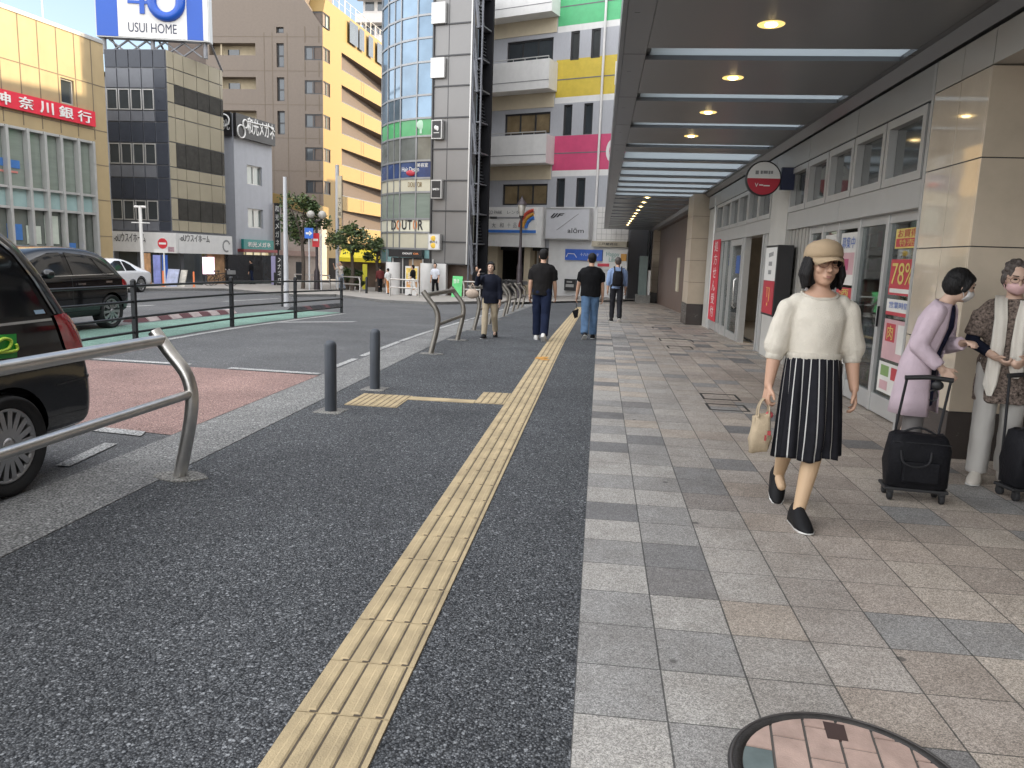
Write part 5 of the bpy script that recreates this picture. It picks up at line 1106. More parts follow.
t, r = gsign('advert_sign', 'grey framed sign panel with slanted white-on-grey lettering and a diagonal line', 549.5, 594, 208.5, 240, .25, M('panel_grey_white', (.52, .52, .54), .4, var=.04), .35)
mb = MB(); mb.box(G_, r[0], r[1], .601, .62, r[2], r[2] + .07); mb.box(G_, r[0], r[1], .601, .62, r[3] - .07, r[3]); mb.box(G_, r[0], r[0] + .07, .601, .62, r[2] + .071, r[3] - .071); mb.box(G_, r[1] - .07, r[1], .601, .62, r[2] + .071, r[3] - .071); mb.build('frame', m_alu, t)
text('lettering', 'IJF', G_, at(555, 215)[0], at(569, 215)[0], .601, at(562, 219)[1], at(562, 214)[1], m_txt, t, bold=.03, shear=.4); text('lettering', 'alōm', G_, at(572, 231)[0], at(588, 231)[0], .601, at(580, 233.5)[1], at(580, 228.5)[1], m_txt, t)
mb = MB(); a, b2 = at(561, 230.5), at(583, 214.5); mb.tube([G_.P(a[0], .603, a[1]), G_.P(b2[0], .603, b2[1])], .014, 0, 5); mb.build('diagonal', m_gtx, t)
t, r = gsign('shop_sign', 'small beige sign with dark characters under the canopy end', 594, 629, 241.5, 247, .06, M('sign_beige', (.42, .37, .28), .5), .3)
text('lettering', '江戸屋商店', G_, at(600, 244)[0], at(620, 244)[0], .365, r[2] + .07, r[3] - .07, m_txt, t)
t, r = gsign('shop_sign', 'blue sign with white drawings above the ticket machines', 566, 603, 249.5, 260.5, .03, M('sign_blue', (.05, .13, .50), .45), .1)
text('lettering', '十六わーくす', G_, at(581, 254)[0], at(600, 254)[0], .135, r[2] + .25, r[3] - .2, m_w, t); mb = MB(); a = at(572, 257); mb.tube([G_.P(a[0] - .3, .14, a[1]), G_.P(a[0] - .2, .14, a[1] + .2), G_.P(a[0] + .2, .14, a[1] + .18), G_.P(a[0] + .35, .14, a[1] - .02)], .025, 0, 5); mb.build('drawing', m_w, t)
t, r = gsign('shop_sign', 'pale sign with thin green script beside the blue sign', 604, 628, 250, 270, .03, m_w, .08); text('lettering', 'Happy\nLife', G_, at(607, 256)[0], at(620, 256)[0], .115, at(614, 262)[1], at(614, 252)[1], M('script_green', (.2, .38, .33), .5), t)
t, r = gsign('shop_sign', 'small orange square sign at the corner under the canopy end', 622, 627.5, 254, 261, .13, MATS['print_orange'] if 'print_orange' in MATS else m_gold, .06)
t, r = gsign('shop_sign', 'narrow red notice on the white wall by the man with the backpack', 598.5, 610, 263.5, 266.5, .115, M('notice_crimson', (.55, .06, .08), .5), .04)
t = thing('ticket_machine', 'dark machine panel set in the white wall at the end of the street', 'machine', tuple(G_.P(at(566, 288)[0], .1, -.4))); mb = MB(); a = at(566, 285)[0]; b2 = at(577, 285)[0]; mb.box(G_, a, b2, .02, .25, at(570, 290.5)[1], at(570, 279)[1]); mb.build('cabinet', m_fr, t); mb = MB(); mb.box(G_, a + .1, b2 - .1, .251, .26, at(570, 287)[1], at(570, 284)[1]); mb.box(G_, a + .15, a + .5, .251, .26, at(570, 282.5)[1], at(570, 281)[1]); mb.build('label_plate', m_alu, t)
for k in range(6):
    q = PY(496 + 4.6 * k, 290, 41.5 + .3 * (k % 2)); bicycle(q[0], q[1], gz(42) + .08, 10 + 8 * (k % 3), f'dark bicycle in the row parked under the parking sign', m_black)
# passage at the end of the arcade
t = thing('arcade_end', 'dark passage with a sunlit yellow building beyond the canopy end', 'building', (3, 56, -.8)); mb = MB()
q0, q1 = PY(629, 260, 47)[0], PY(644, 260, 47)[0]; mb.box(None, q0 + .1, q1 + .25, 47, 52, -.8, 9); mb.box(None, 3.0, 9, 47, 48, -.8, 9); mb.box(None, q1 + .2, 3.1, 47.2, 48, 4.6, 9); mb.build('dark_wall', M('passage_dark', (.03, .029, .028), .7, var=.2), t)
mb = MB(); mb.box(None, q1 + .3, 9, 66, 70, -.8, 16); mb.build('yellow_wall', m_gold_, t); mb = MB()
for k in range(3): mb.box(None, PY(646 + 4 * k, 250, 66)[0], PY(647.5 + 4 * k, 250, 66)[0], 65.9, 65.99, 1.5, 5); 
mb.build('window', m_glassd, t)
t = thing('info_pillar', 'grey glass information pillar on a pale plinth near the second stone pillar', 'information pillar', tuple(PY(640, 302, 40))); a, b2 = PY(637, 280, 40)[0], PY(651, 280, 40)[0]; g = gz(40)
mb = MB(); mb.box(None, a, b2, 39.9, 40.9, g, g + .42); mb.build('plinth', m_conc, t); mb = MB(); mb.box(None, a + .08, a + .50, 40, 40.5, g + .42, PY(640, 256, 40)[2]); mb.build('panel', M('pillar_glass', (.15, .19, .18), .1, spec=.8), t); mb = MB(); mb.box(None, a + .54, b2 - .03, 40.1, 40.35, g + .42, PY(640, 270, 40)[2]); mb.build('notice', m_w, t)
# yellow awning shop between the trees
t = thing('awning_shop', 'small shop with a bright yellow awning behind the trees', 'shop', tuple(PY(365, 290, 47))); Q = frame_from(347, 270, 47, 80); u1 = Q.at(385, 270)[0]; za, zb_ = Q.at(365, 262)[1], Q.at(365, 249)[1]
mb = MB(); mb.box(Q, -.3, u1, -4, 0, -.8, zb_ + .3); mb.build('wall', M('shop_wall', (.16, .11, .08), .7, var=.5, vs=1), t)
mb = MB(); pr = [Q.P(-.3, .01, zb_), Q.P(-.3, 1.1, za + .25), Q.P(-.3, 1.1, za), Q.P(-.3, .01, za + .1)]; mb.prism(pr, [p + Vector((Q.u[0], Q.u[1], 0)) * (u1 + .3) for p in pr]); mb.build('awning', M('awning_yellow', (.85, .68, .02), .6, var=.05), t)
upright('banner', 362.5, 367, 264, 290, 43, 'thin yellow vertical banner by the yellow awning', 'banner', M('banner_yellow', (.75, .68, .05), .6))
# ------------------------------------------------------------------ lamps, sign poles, trees, barriers
q = PY(518.5, 299, 37.2); zt = PY(519.5, 197, 37.2)[2]; g = gz(37.2)
t = thing('street_lamp', 'dark classic lantern street lamp standing before the parking sign', 'street lamp', (q[0], q[1], g)); m_lp = M('lamp_brown', (.045, .036, .040), .5, .3)
mb = MB(); mb.lathe((q[0], q[1], g), [(.20, 0), (.20, .1), (.15, .3), (.14, 1.6), (.10, 1.75), (.085, 2.4), (.065, 2.45), (.055, zt - g - 1.0), (.10, zt - g - .95), (.12, zt - g - .88)], 0, 14); mb.build('post', m_lp, t)
mb = MB(); mb.lathe((q[0], q[1], zt - .88), [(.10, 0), (.21, .50), (.20, .52)], 0, 6); mb.build('lantern', M('lantern_glass', (.33, .31, .27), .2, spec=.7), t)
mb = MB(); mb.lathe((q[0], q[1], zt - .36), [(.26, 0), (.24, .05), (.10, .24), (.03, .36), (.01, .42)], 0, 6); mb.build('cap', m_lp, t)
q = PY(317, 288, 38); zt = PY(317, 212, 38)[2]; g = gz(38) + .075
t = thing('globe_lamp', 'dark post with two pale globe lamps in front of the tree', 'street lamp', (q[0], q[1], g))
mb = MB(); mb.lathe((q[0], q[1], g), [(.16, 0), (.14, .9), (.075, 1.1), (.06, zt - g - .4)], 0, 12); mb.tube([(q[0] - .3, q[1], zt - .35), (q[0], q[1], zt - .5), (q[0] + .3, q[1], zt - .35)], .04); mb.build('post', m_lp, t)
for s in (-.3, .3): mb = MB(); mb.ell((q[0] + s, q[1], zt - .14), .21); mb.build('globe', M('globe_white', (.40, .385, .35), .25, spec=.6), t)
q = PY(286.5, 304, 21.5); zt = PY(287.5, 177, 21.5)[2]; g = gz(21.5) + RZ
t = thing('tall_pole', 'tall white steel pole rising from the rubber dividers in the road', 'pole', (q[0], q[1], g)); mb = MB(); mb.lathe((q[0], q[1], g), [(.075, 0), (.06, 2.5), (.05, zt - g)], 0, 12); mb.build('shaft', M('pole_white', (.50, .51, .53), .4, var=.05), t); mb = MB(); mb.tube([(q[0] - .13, q[1], g), (q[0] - .13, q[1], g + 1.5)], .03, 0, 8); mb.build('side_pipe', m_fr, t)
def sign_pole(px, base, top, Y, label, r=.04):
    q = PY(px, base, Y); g = gz(Y) + .075; zt = PY(px + 1, top, Y)[2]; t = thing('sign_post', label, 'road sign', (q[0], q[1], g)); mb = MB(); mb.tube([(q[0], q[1], g), (q[0], q[1], zt)], r, 0, 8); mb.build('post', MATS['pole_white'], t); return t, Fr(q[0], q[1] - .06, 90)
t, F_ = sign_pole(309.5, 293, 228, 37, 'white post with a square blue sign bearing a white arrow'); u, z = F_.at(309, 233.5)
mb = MB(); mb.box(F_, u - .22, u + .22, 0, .02, z - .24, z + .27); mb.build('plate', M('sign_road_blue', (.03, .14, .55), .4), t); mb = MB(); mb.box(F_, u - .15, u + .05, .021, .03, z - .04, z + .06); mb.prism([F_.P(u + .02, .021, z - .12), F_.P(u + .17, .021, z + .01), F_.P(u + .02, .021, z + .14)], [F_.P(u + .02, .03, z - .12), F_.P(u + .17, .03, z + .01), F_.P(u + .02, .03, z + .14)]); mb.build('arrow', m_w, t)
t, F_ = sign_pole(321.5, 290, 234, 37.5, 'white post with a red rectangular no entry sign'); u, z = F_.at(315.5, 240)
mb = MB(); mb.box(F_, u - .16, u + .20, 0, .02, z - .34, z + .34); mb.build('plate', MATS['road_sign_red'], t); mb = MB(); mb.box(F_, u - .11, u + .14, .021, .028, z - .05, z + .06); mb.build('white_bar', m_w, t)
t, F_ = sign_pole(337.5, 290, 165, 43, 'grey utility pole with a slim white vertical sign before the gold balconies', .11); u0, u1 = F_.at(338.5, 195)[0], F_.at(342.5, 195)[0]; z0, z1 = F_.at(340, 218)[1], F_.at(340, 176)[1]
mb = MB(); mb.box(F_, u0, u1, 0, .15, z0, z1); mb.build('plate', M('sign_cream', (.55, .47, .33), .5), t)
for k, ch in enumerate('ヤマト館'): text('lettering', ch, F_, u0 + .04, u1 - .04, .151, z0 + .12 + .27 * (3 - k), z0 + .34 + .27 * (3 - k), m_txt, t)
def barrier(px0, px1, Y0, Y1, label):
    a, b = PY(px0, 290, Y0), PY(px1, 290, Y1); t = thing('pipe_barrier', label, 'barrier', (a[0], a[1], gz(Y0) + .075), 'steel pipe barriers on the far kerb')
    for c in (a, b): mb = MB(); mb.tube([(c[0], c[1], gz(c[1]) + .05), (c[0], c[1], gz(c[1]) + .62), (c[0] - .06, c[1], gz(c[1]) + .82)], .04, 0, 8); mb.build('post', m_steel, t)
    for h in (.80, .45): mb = MB(); mb.tube([(a[0], a[1], gz(a[1]) + h), (b[0], b[1], gz(b[1]) + h)], .032, 0, 8); mb.build('rail', m_steel, t)
barrier(338, 360, 37.5, 36, 'steel pipe barrier on the far kerb near the trees'); barrier(390, 418.5, 32.6, 32, 'steel pipe barrier on the far kerb in front of the coffee shop'); barrier(296, 330, 41, 39.5, 'steel pipe barrier on the far kerb left of the globe lamp'); barrier(464, 480, 34.2, 34.5, 'short steel pipe barrier near the foot of the dark stairs')
for k, px in enumerate((246, 275, 366.5)): q = PY(px, 288, 44 if px < 300 else 35); mb = MB(); mb.lathe((q[0], q[1], gz(q[1]) + .07), [(.06, 0), (.06, .72), (.03, .77), (.004, .78)], 0, 10); tag(mb.build('bollard', m_black), ['short black bollard in front of the optician window', 'short black bollard at the right end of the optician shop', 'short black bollard by the yellow banner'][k], 'bollard', 'black bollards on the far pavement')
m_lf = [M('leaf_dark', (.035, .06, .022), .55, var=.3, vs=3), M('leaf_mid', (.065, .10, .03), .5, var=.3, vs=3), M('leaf_light', (.11, .14, .045), .5, var=.25, vs=3)]
m_bark = M('bark', (.09, .07, .055), .9, var=.3, vs=12, bump=.4)
def tree(px, py, Y, top, half_w, crown_bot, label, n, seed, flat=1., blobs=9, cat='tree', name='street_tree'):
    rr = random.Random(seed); q = PY(px, py, Y); g = gz(Y) + .07; zt = PY(px, top, Y)[2]; zc = PY(px, crown_bot, Y)[2]; W_ = half_w * Y / 760
    t = thing(name, label, cat, (q[0], q[1], g)); mb = MB(); fork = g + (zc - g) * 1.0
    mb.tube(smooth([(q[0], q[1], g), (q[0] + .04, q[1], (g + fork) / 2), (q[0] - .02, q[1], fork)]), [.11 - .003 * k for k in range(9)], 0, 8); cs = []
    for k in range(blobs):
        a = 2.4 * k + rr.uniform(-.4, .4); rd = W_ * math.sqrt((k + .5) / blobs) * rr.uniform(.75, 1.0); zz = zc + (zt - zc) * rr.uniform(.12, .88) * (1 - .35 * (rd / W_) ** 2)
        c = Vector((q[0] + rd * math.cos(a), q[1] + rd * math.sin(a) * .8, zz)); cs.append((c, rr.uniform(.26, .44) * W_))
        mb.tube(smooth([(q[0] - .02, q[1], fork - .05), (q[0] + .35 * (c[0] - q[0]), q[1] + .3 * (c[1] - q[1]), fork + .45 * (zz - fork)), tuple(c)], 3), [.055, .05, .042, .036, .028, .02, .012], 0, 6)
    mb.build('trunk', m_bark, t); lf = MB()
    for k in range(n):
        c, r = rr.choice(cs); d = Vector((rr.gauss(0, 1), rr.gauss(0, 1), rr.gauss(0, 1) * .75 * flat)); p = c + d.normalized() * r * rr.uniform(.35, 1.15)
        s = rr.uniform(.06, .13); a = Vector((rr.gauss(0, 1), rr.gauss(0, 1), rr.gauss(0, .6))).normalized(); b = a.orthogonal().normalized()
        b = (b * math.cos(k) + a.cross(b) * math.sin(k))
        lf.quad([p - a * s, p + b * s * .5, p + a * s, p - b * s * .5], rr.choice((0, 0, 1, 1, 1, 2)))
    lf.build('crown', m_lf, t, fix=False)
tree(303, 290, 38.5, 188, 24, 243, 'dark leafy street tree behind the globe lamp', 2500, 5, blobs=11)
tree(352, 291, 39, 220, 27, 252, 'thin light green street tree in front of the gold balconies', 1700, 9, .6, 11)
tree(377, 291, 40, 226, 12, 262, 'darker small street tree close to the glass corner building', 1100, 12, .8, 6)
for k, (px, Y, w) in enumerate(((347, 40.5, 9), (357, 41, 7))): tree(px, 288, Y, 266, w, 285, ['low green shrub behind the pipe barrier, left one', 'low green shrub behind the pipe barrier, right one'][k], 500, 20 + k, 1, 6, 'shrub', 'shrub')

# ------------------------------------------------------------------ vehicles
m_paint = M('black_car_paint', (.004, .004, .005), .10, var=.02, coat=.35, spec=.4); m_wpaint = M('white_car_paint', (.70, .71, .73), .2, var=.02, coat=.8)
m_cg = M('car_glass', (.008, .009, .011), .02, spec=1., var=.05); m_tail = M('tail_light_red', (.30, .008, .012), .08, spec=.9, var=.2, vs=30, coat=1.); m_tyre = M('tyre', (.013, .013, .014), .8, bump=.2); m_rim = M('rim_silver', (.40, .40, .41), .3, .8, var=.1); m_chrome = M('chrome', (.75, .75, .76), .12, 1., var=.02); m_plast = M('black_plastic', (.018, .018, .019), .55)
def car_body(name, root, cx, yr, g, st, paint, wheels, wr):
    mb = MB(); rings = []
    for s, zb, zl, zt, wb, wl, wt in st:
        h = [(wb * .80, zb), (wb, zb + .05), (wl, zb + .35 * (zl - zb)), (wl, zl - .03), (wl - .015, zl), (wt + .02, zt - .07), (wt - .06, zt - .012), (wt * .45, zt)]
        pts = [(x, z) for x, z in h] + [(-x, z) for x, z in reversed(h)]
        rings.append([Vector((cx + x, yr - s, g + z)) for x, z in pts])
    mb.loft(rings, 0, True, True); me = mb.mesh(name, paint); bm = bmesh.new(); bm.from_mesh(me); bmesh.ops.recalc_face_normals(bm, faces=bm.faces); bm.to_mesh(me); bm.free()
    o = bpy.data.objects.new(name, me); COL.objects.link(o); sb_ = o.modifiers.new('s', 'SUBSURF'); sb_.levels = sb_.render_levels = 2
    m2 = evalmesh(o, name); bpy.data.objects.remove(o); solid = bpy.data.objects.new('solid', m2); COL.objects.link(solid)
    cut = MB()
    for y in wheels:
        for s in (-1, 1): cut.lathe((cx + s * (st[len(st) // 2][5] + .02), y, g + wr), [(wr + .045, -.26), (wr + .045, .26)], 0, 40, axis='x')
    co_ = bpy.data.objects.new('cut', cut.mesh('cut', [])); COL.objects.link(co_)
    bmx = bmesh.new(); bmx.from_mesh(co_.data); bmesh.ops.recalc_face_normals(bmx, faces=bmx.faces); bmx.to_mesh(co_.data); bmx.free()
    b = solid.modifiers.new('b', 'BOOLEAN'); b.operation = 'DIFFERENCE'; b.object = co_; b.solver = 'EXACT'; me = evalmesh(solid, name)
    for p in me.polygons: p.use_smooth = True
    me.materials.clear(); me.materials.append(paint)
    solid.modifiers.clear(); bpy.data.objects.remove(co_)
    org = ORG[root.name]; me.transform(Matrix.Translation(-org)); bo_ = link(name, me, root); bo_.modifiers.new('en', 'EDGE_SPLIT').split_angle = R(45)
    return solid
def car_patch(solid, root, name, poly, mat, cx, side=1, off=.006, x0=.25):
    mb = MB(); a = [(cx + side * x0, y, z) for y, z in poly]; b = [(cx + side * 2.2, y, z) for y, z in poly]; mb.prism(a, b); me = mb.mesh('cut', [M('cutter', (1, 0, 0))]); bm = bmesh.new(); bm.from_mesh(me); bmesh.ops.recalc_face_normals(bm, faces=bm.faces); bm.to_mesh(me); bm.free()
    co_ = bpy.data.objects.new('cut', me); COL.objects.link(co_); d = solid.modifiers.new('d', 'DISPLACE'); d.strength = off; d.mid_level = 0
    b = solid.modifiers.new('b', 'BOOLEAN'); b.operation = 'INTERSECT'; b.object = co_; b.material_mode = 'TRANSFER'; b.solver = 'EXACT'; me = evalmesh(solid, name); solid.modifiers.clear(); bpy.data.objects.remove(co_)
    bm = bmesh.new(); bm.from_mesh(me); ci = [i for i, m in enumerate(me.materials) if m and m.name == 'cutter']; bmesh.ops.delete(bm, geom=[f for f in bm.faces if f.material_index in ci], context='FACES'); bm.to_mesh(me); bm.free()
    me.materials.clear(); me.materials.append(mat)
    for p in me.polygons: p.use_smooth = True; p.material_index = 0
    me.transform(Matrix.Translation(-ORG[root.name])); o = link(name, me, root); return o
def wheel(root, x, y, z, r, side, spokes=16, rim=None, rw=.74):
    t = MB(); t.lathe((x, y, z), [(r * rw, -side * .0), (r * .93, side * .035), (r * .985, side * .02), (r, -side * .02), (r, -side * .16), (r * .9, -side * .19), (r * .3, -side * .19)], 0, 40, axis='x', caps=False); o = t.build('wheel', m_tyre, root)
    m = MB(); m.lathe((x, y, z), [(r * rw, side * .006), (r * (rw - .04), side * .012), (r * (rw - .08), -side * .02), (r * (rw - .1), -side * .10)], 0, 40, axis='x', caps=False)
    for k in range(spokes):
        a = 2 * math.pi * k / spokes; u = Vector((0, math.cos(a), math.sin(a))); v = Vector((0, -math.sin(a), math.cos(a))); c = Vector((x, y, z)); w0, w1 = r * .055, r * .075 * (16 / max(spokes, 8))
        base = [c + u * r * .14 - v * w0 + Vector((side * .012, 0, 0)), c + u * r * .14 + v * w0 + Vector((side * .012, 0, 0)), c + u * r * (rw - .05) + v * w1 * .9 + Vector((side * .004, 0, 0)), c + u * r * (rw - .05) - v * w1 * .9 + Vector((side * .004, 0, 0))]
        m.prism([p - Vector((side * .03, 0, 0)) for p in base], base)
    m.lathe((x, y, z), [(r * .17, -side * .02), (r * .17, side * .014), (r * .08, side * .02), (.001, side * .02)], 0, 20, axis='x', caps=False)
    m.build('rim', rim or m_rim, o); d = MB(); d.lathe((x - side * .06, y, z), [(r * (rw - .08), 0), (.001, 0)], 0, 30, axis='x', caps=False); d.build('brake_disc', m_plast, o)
# black minivan by the kerb (its tail is toward the far end of the street)
VX, VY = -4.0, 4.53
van = thing('minivan', 'black minivan parked at the kerb, cut by the left edge, with a red tail light', 'minivan', (VX, 2.4, RZ))
st = [(0, .28, .58, .63, .62, .66, .60), (.02, .26, .60, .66, .72, .76, .70), (.07, .24, .62, .72, .765, .79, .735), (.10, .23, .70, .86, .775, .80, .75), (.13, .23, .80, .99, .78, .80, .745), (.22, .22, .95, 1.07, .78, .80, .74), (.29, .22, .97, 1.20, .78, .80, .73), (.38, .22, .97, 1.34, .78, .80, .715), (.50, .22, .97, 1.47, .78, .80, .70), (.66, .22, .97, 1.56, .78, .80, .685), (.95, .22, .97, 1.63, .78, .80, .67), (1.5, .22, .96, 1.66, .78, .80, .665), (2.3, .22, .95, 1.65, .78, .80, .66), (2.9, .22, .93, 1.55, .78, .80, .65), (3.3, .22, .92, 1.27, .78, .79, .66), (3.55, .22, .90, 1.0, .77, .78, .66), (3.9, .24, .80, .88, .74, .76, .60), (4.1, .28, .6, .68, .62, .66, .45)]
sol = car_body('body', van, VX, VY, RZ, st, m_paint, (3.77, 1.15), .285)
for sd in (1, -1):
    car_patch(sol, van, 'side_window', [(4.13, .965), (4.03, 1.15), (3.92, 1.30), (3.74, 1.43), (3.5, 1.50), (2.75, 1.52), (2.75, .965)], m_cg, VX, sd)
    car_patch(sol, van, 'side_window', [(2.68, .965), (2.68, 1.52), (2.2, 1.51), (1.75, 1.46), (1.3, 1.06), (1.25, .965)], m_cg, VX, sd)
    car_patch(sol, van, 'belt_trim', [(4.15, .928), (4.15, .942), (1.2, .925), (1.2, .912)], m_chrome, VX, sd, .009)
    car_patch(sol, van, 'tail_light', [(4.17, .955), (4.28, .965), (4.46, .87), (4.465, .68), (4.30, .66), (4.235, .76)], m_tail, VX, sd, .011)
    car_patch(sol, van, 'door_gap', [(3.36, .30), (3.372, .30), (3.372, .92), (3.36, .92)], m_plast, VX, sd, .002)
    car_patch(sol, van, 'bumper_gap', [(4.16, .535), (4.16, .545), (4.7, .565), (4.7, .553)], m_plast, VX, sd, .003)
    car_patch(sol, van, 'pillar_trim', [(4.185, .965), (4.20, .965), (4.095, 1.165), (3.985, 1.32), (3.80, 1.46), (3.79, 1.447), (3.973, 1.308), (4.082, 1.155)], m_chrome, VX, sd, .008)
    for y in (3.77, 1.15): wheel(van, VX + sd * .775, y, .255, .285, sd, 18)
so_ = car_patch(sol, van, 'sticker', [(3.66, .755), (3.855, .745), (3.865, .875), (3.66, .885)], M('sticker_green', (.02, .33, .05), .35), VX, 1, .004)
VF_ = Fr(VX + .812, 0, 0); VF_.n = (1, 0)
mb = MB(); mb.tube(smooth([VF_.P(3.70, 0, .84), VF_.P(3.76, 0, .86), VF_.P(3.81, 0, .84), VF_.P(3.78, 0, .80), VF_.P(3.70, 0, .79), VF_.P(3.84, 0, .785), VF_.P(3.845, 0, .82)]), .009, 0, 6); mb.build('sticker_mark', M('sticker_lime', (.55, .75, .08), .4), van)
so2 = car_patch(sol, van, 'window_label', [(4.03, .972), (4.11, .972), (4.10, .995), (4.022, .995)], M('label_blue', (.35, .5, .65), .5), VX, 1, .009)
bpy.data.objects.remove(sol)
# black crossover beyond the railing
SX, SY, g = -9.08, 12.80, gz(12) + RZ
suv = thing('parked_car', 'black crossover car beyond the black railing, its rear wheel in view', 'car', (SX, 11, g))
st = [(0, .34, .60, .64, .58, .62, .55), (.04, .30, .62, .68, .70, .74, .66), (.10, .26, .74, .84, .75, .78, .68), (.18, .24, .84, .92, .77, .79, .68), (.30, .22, .88, 1.10, .77, .79, .66), (.46, .22, .88, 1.24, .77, .79, .63), (.72, .21, .87, 1.34, .77, .785, .61), (1.3, .21, .86, 1.375, .77, .78, .60), (1.9, .21, .85, 1.355, .77, .78, .60), (2.3, .21, .84, 1.24, .77, .78, .60), (2.75, .21, .83, 1.0, .77, .785, .62), (3.0, .21, .81, .88, .76, .78, .62), (3.5, .24, .72, .80, .74, .76, .58), (3.85, .28, .52, .6, .62, .66, .45)]
sol = car_body('body', suv, SX, SY, g, st, m_paint, (12.24, 9.85), .285)
for sd in (1, -1):
    car_patch(sol, suv, 'front_window', [(11.22, .885), (11.20, 1.235), (10.95, 1.225), (10.55, 1.10), (10.22, .885)], m_cg, SX, sd)
    car_patch(sol, suv, 'rear_window', [(12.02, .895), (11.82, 1.19), (11.31, 1.24), (11.33, .885)], m_cg, SX, sd)
    car_patch(sol, suv, 'quarter_window', [(12.08, .905), (12.32, .915), (12.22, 1.0), (11.90, 1.165)], m_cg, SX, sd)
    car_patch(sol, suv, 'window_trim', [(12.35, .885), (12.35, .897), (10.2, .872), (10.2, .86)], m_chrome, SX, sd, .004)
    car_patch(sol, suv, 'door_gap', [(11.27, .32), (11.28, .32), (11.28, .86), (11.27, .86)], m_plast, SX, sd, .002)
    car_patch(sol, suv, 'tail_light', [(12.52, .69), (12.52, .80), (12.85, .78), (12.85, .66)], m_tail, SX, sd, .006)
    car_patch(sol, suv, 'sill_cladding', [(12.9, .18), (12.9, .30), (9, .30), (9, .18)], m_plast, SX, sd, .008)
    for y in (12.24, 9.85): wheel(suv, SX + sd * .76, y, g + .285, .285, sd, 10, rw=.76)
    mb = MB(); mb.ell((SX + sd * .87, 10.62, g + .95), (.10, .07, .075)); mb.tube([(SX + sd * .76, 10.6, g + .91), (SX + sd * .84, 10.62, g + .93)], .03); mb.build('wing_mirror', m_paint, suv)
    mb = MB(); mb.box(None, SX + sd * .775, SX + sd * .80, 11.38, 11.56, g + .76, g + .79); mb.box(None, SX + sd * .775, SX + sd * .80, 12.08, 12.24, g + .78, g + .81); mb.build('door_handle', m_chrome, suv)
bpy.data.objects.remove(sol)
# white saloon across the road
WX, WY, g = -18.25, 28.4, gz(27.5) + RZ
sed = thing('parked_car', 'white saloon car on the far side of the road behind the black crossover', 'car', (WX, 26, g))
st = [(0, .30, .62, .68, .58, .62, .55), (.06, .26, .70, .80, .70, .74, .62), (.16, .24, .76, .89, .74, .77, .60), (.45, .22, .78, .93, .76, .78, .60), (.8, .21, .80, 1.04, .76, .785, .58), (1.2, .20, .80, 1.20, .76, .785, .56), (1.7, .20, .79, 1.29, .76, .785, .555), (2.2, .20, .78, 1.28, .76, .785, .555), (2.6, .20, .77, 1.16, .76, .785, .57), (3.1, .20, .76, .86, .76, .78, .62), (3.7, .22, .66, .74, .74, .76, .60), (4.15, .28, .48, .56, .60, .64, .45)]
sol = car_body('body', sed, WX, WY, g, st, m_wpaint, (27.6, 25.1), .29)
for sd in (1, -1):
    car_patch(sol, sed, 'side_window', [(27.35 + 0, g + .83), (27.15, g + 1.04), (26.85, g + 1.17), (26.68, g + 1.18), (26.72, g + .83)], m_cg, WX, sd)
    car_patch(sol, sed, 'side_window', [(26.64, g + .83), (26.60, g + 1.19), (26.3, g + 1.19), (25.9, g + 1.05), (25.55, g + .83)], m_cg, WX, sd)
    car_patch(sol, sed, 'tail_light', [(28.2, g + .72), (28.2, g + .80), (28.5, g + .80), (28.5, g + .66)], m_tail, WX, sd)
    for y in (27.6, 25.1): wheel(sed, WX + sd * .76, y, g + .29, .29, sd, 10)
bpy.data.objects.remove(sol)
# ------------------------------------------------------------------ people
m_skin = M('skin', (.50, .30, .205), .5, var=.05, vs=12); m_skin2 = M('skin_pale', (.50, .335, .25), .5, var=.05, vs=12); m_hair = M('hair_black', (.010, .009, .009), .55, var=.5, vs=70, bump=.8, bs=140, stretch=(1, 1, .12)); m_hgrey = M('hair_greyed', (.075, .062, .055), .45, var=.5, vs=50, bump=.5, bs=120, stretch=(1, 1, .15))
m_eye = M('eye_dark', (.012, .010, .009), .25); m_lip = M('lip', (.36, .17, .14), .45)
def rem(mb, name, mats, vox, it=4, parent=None, nz=0., nf=9., matfn=None, seed=0):
    "grow one continuous skin over overlapping volumes"
    me = mb.mesh(name, mats); bm = bmesh.new(); bm.from_mesh(me); bmesh.ops.recalc_face_normals(bm, faces=bm.faces); bm.to_mesh(me); bm.free()
    o = bpy.data.objects.new(name, me); COL.objects.link(o); r = o.modifiers.new('r', 'REMESH'); r.mode = 'VOXEL'; r.voxel_size = vox
    s = o.modifiers.new('s', 'SMOOTH'); s.factor = .5; s.iterations = it; m2 = evalmesh(o, name); bpy.data.objects.remove(o)
    if nz:
        for v in m2.vertices:
            p = v.co; q = Vector((p.x * nf, p.y * nf, p.z * nf * .55 + seed)); v.co = p + v.normal * nz * (noise.noise(q) + .5 * noise.noise(q * 2.1))
    m2.materials.clear()
    for m in (mats if isinstance(mats, (list, tuple)) else [mats]): m2.materials.append(m)
    for p in m2.polygons:
        p.use_smooth = True; p.material_index = matfn(p.center, p.normal) if matfn else 0
    m2.update(); ob = bpy.data.objects.new(name, m2); COL.objects.link(ob)
    if parent: ob.parent = parent
    return ob
def ringl(mb, rings, n=28, tr=None, mi=0, ex=2.0):
    out = []
    for cx, cy, z, rx, ry in rings:
        rg = []
        for k in range(n):
            a = 2 * math.pi * k / n; c, s = math.cos(a), math.sin(a); f = lambda t: math.copysign(abs(t) ** (2 / ex), t)
            p = Vector((cx + rx * f(c), cy + ry * f(s), z)); rg.append(tr(p) if tr else p)
        out.append(rg)
    mb.loft(out, mi, True, True)
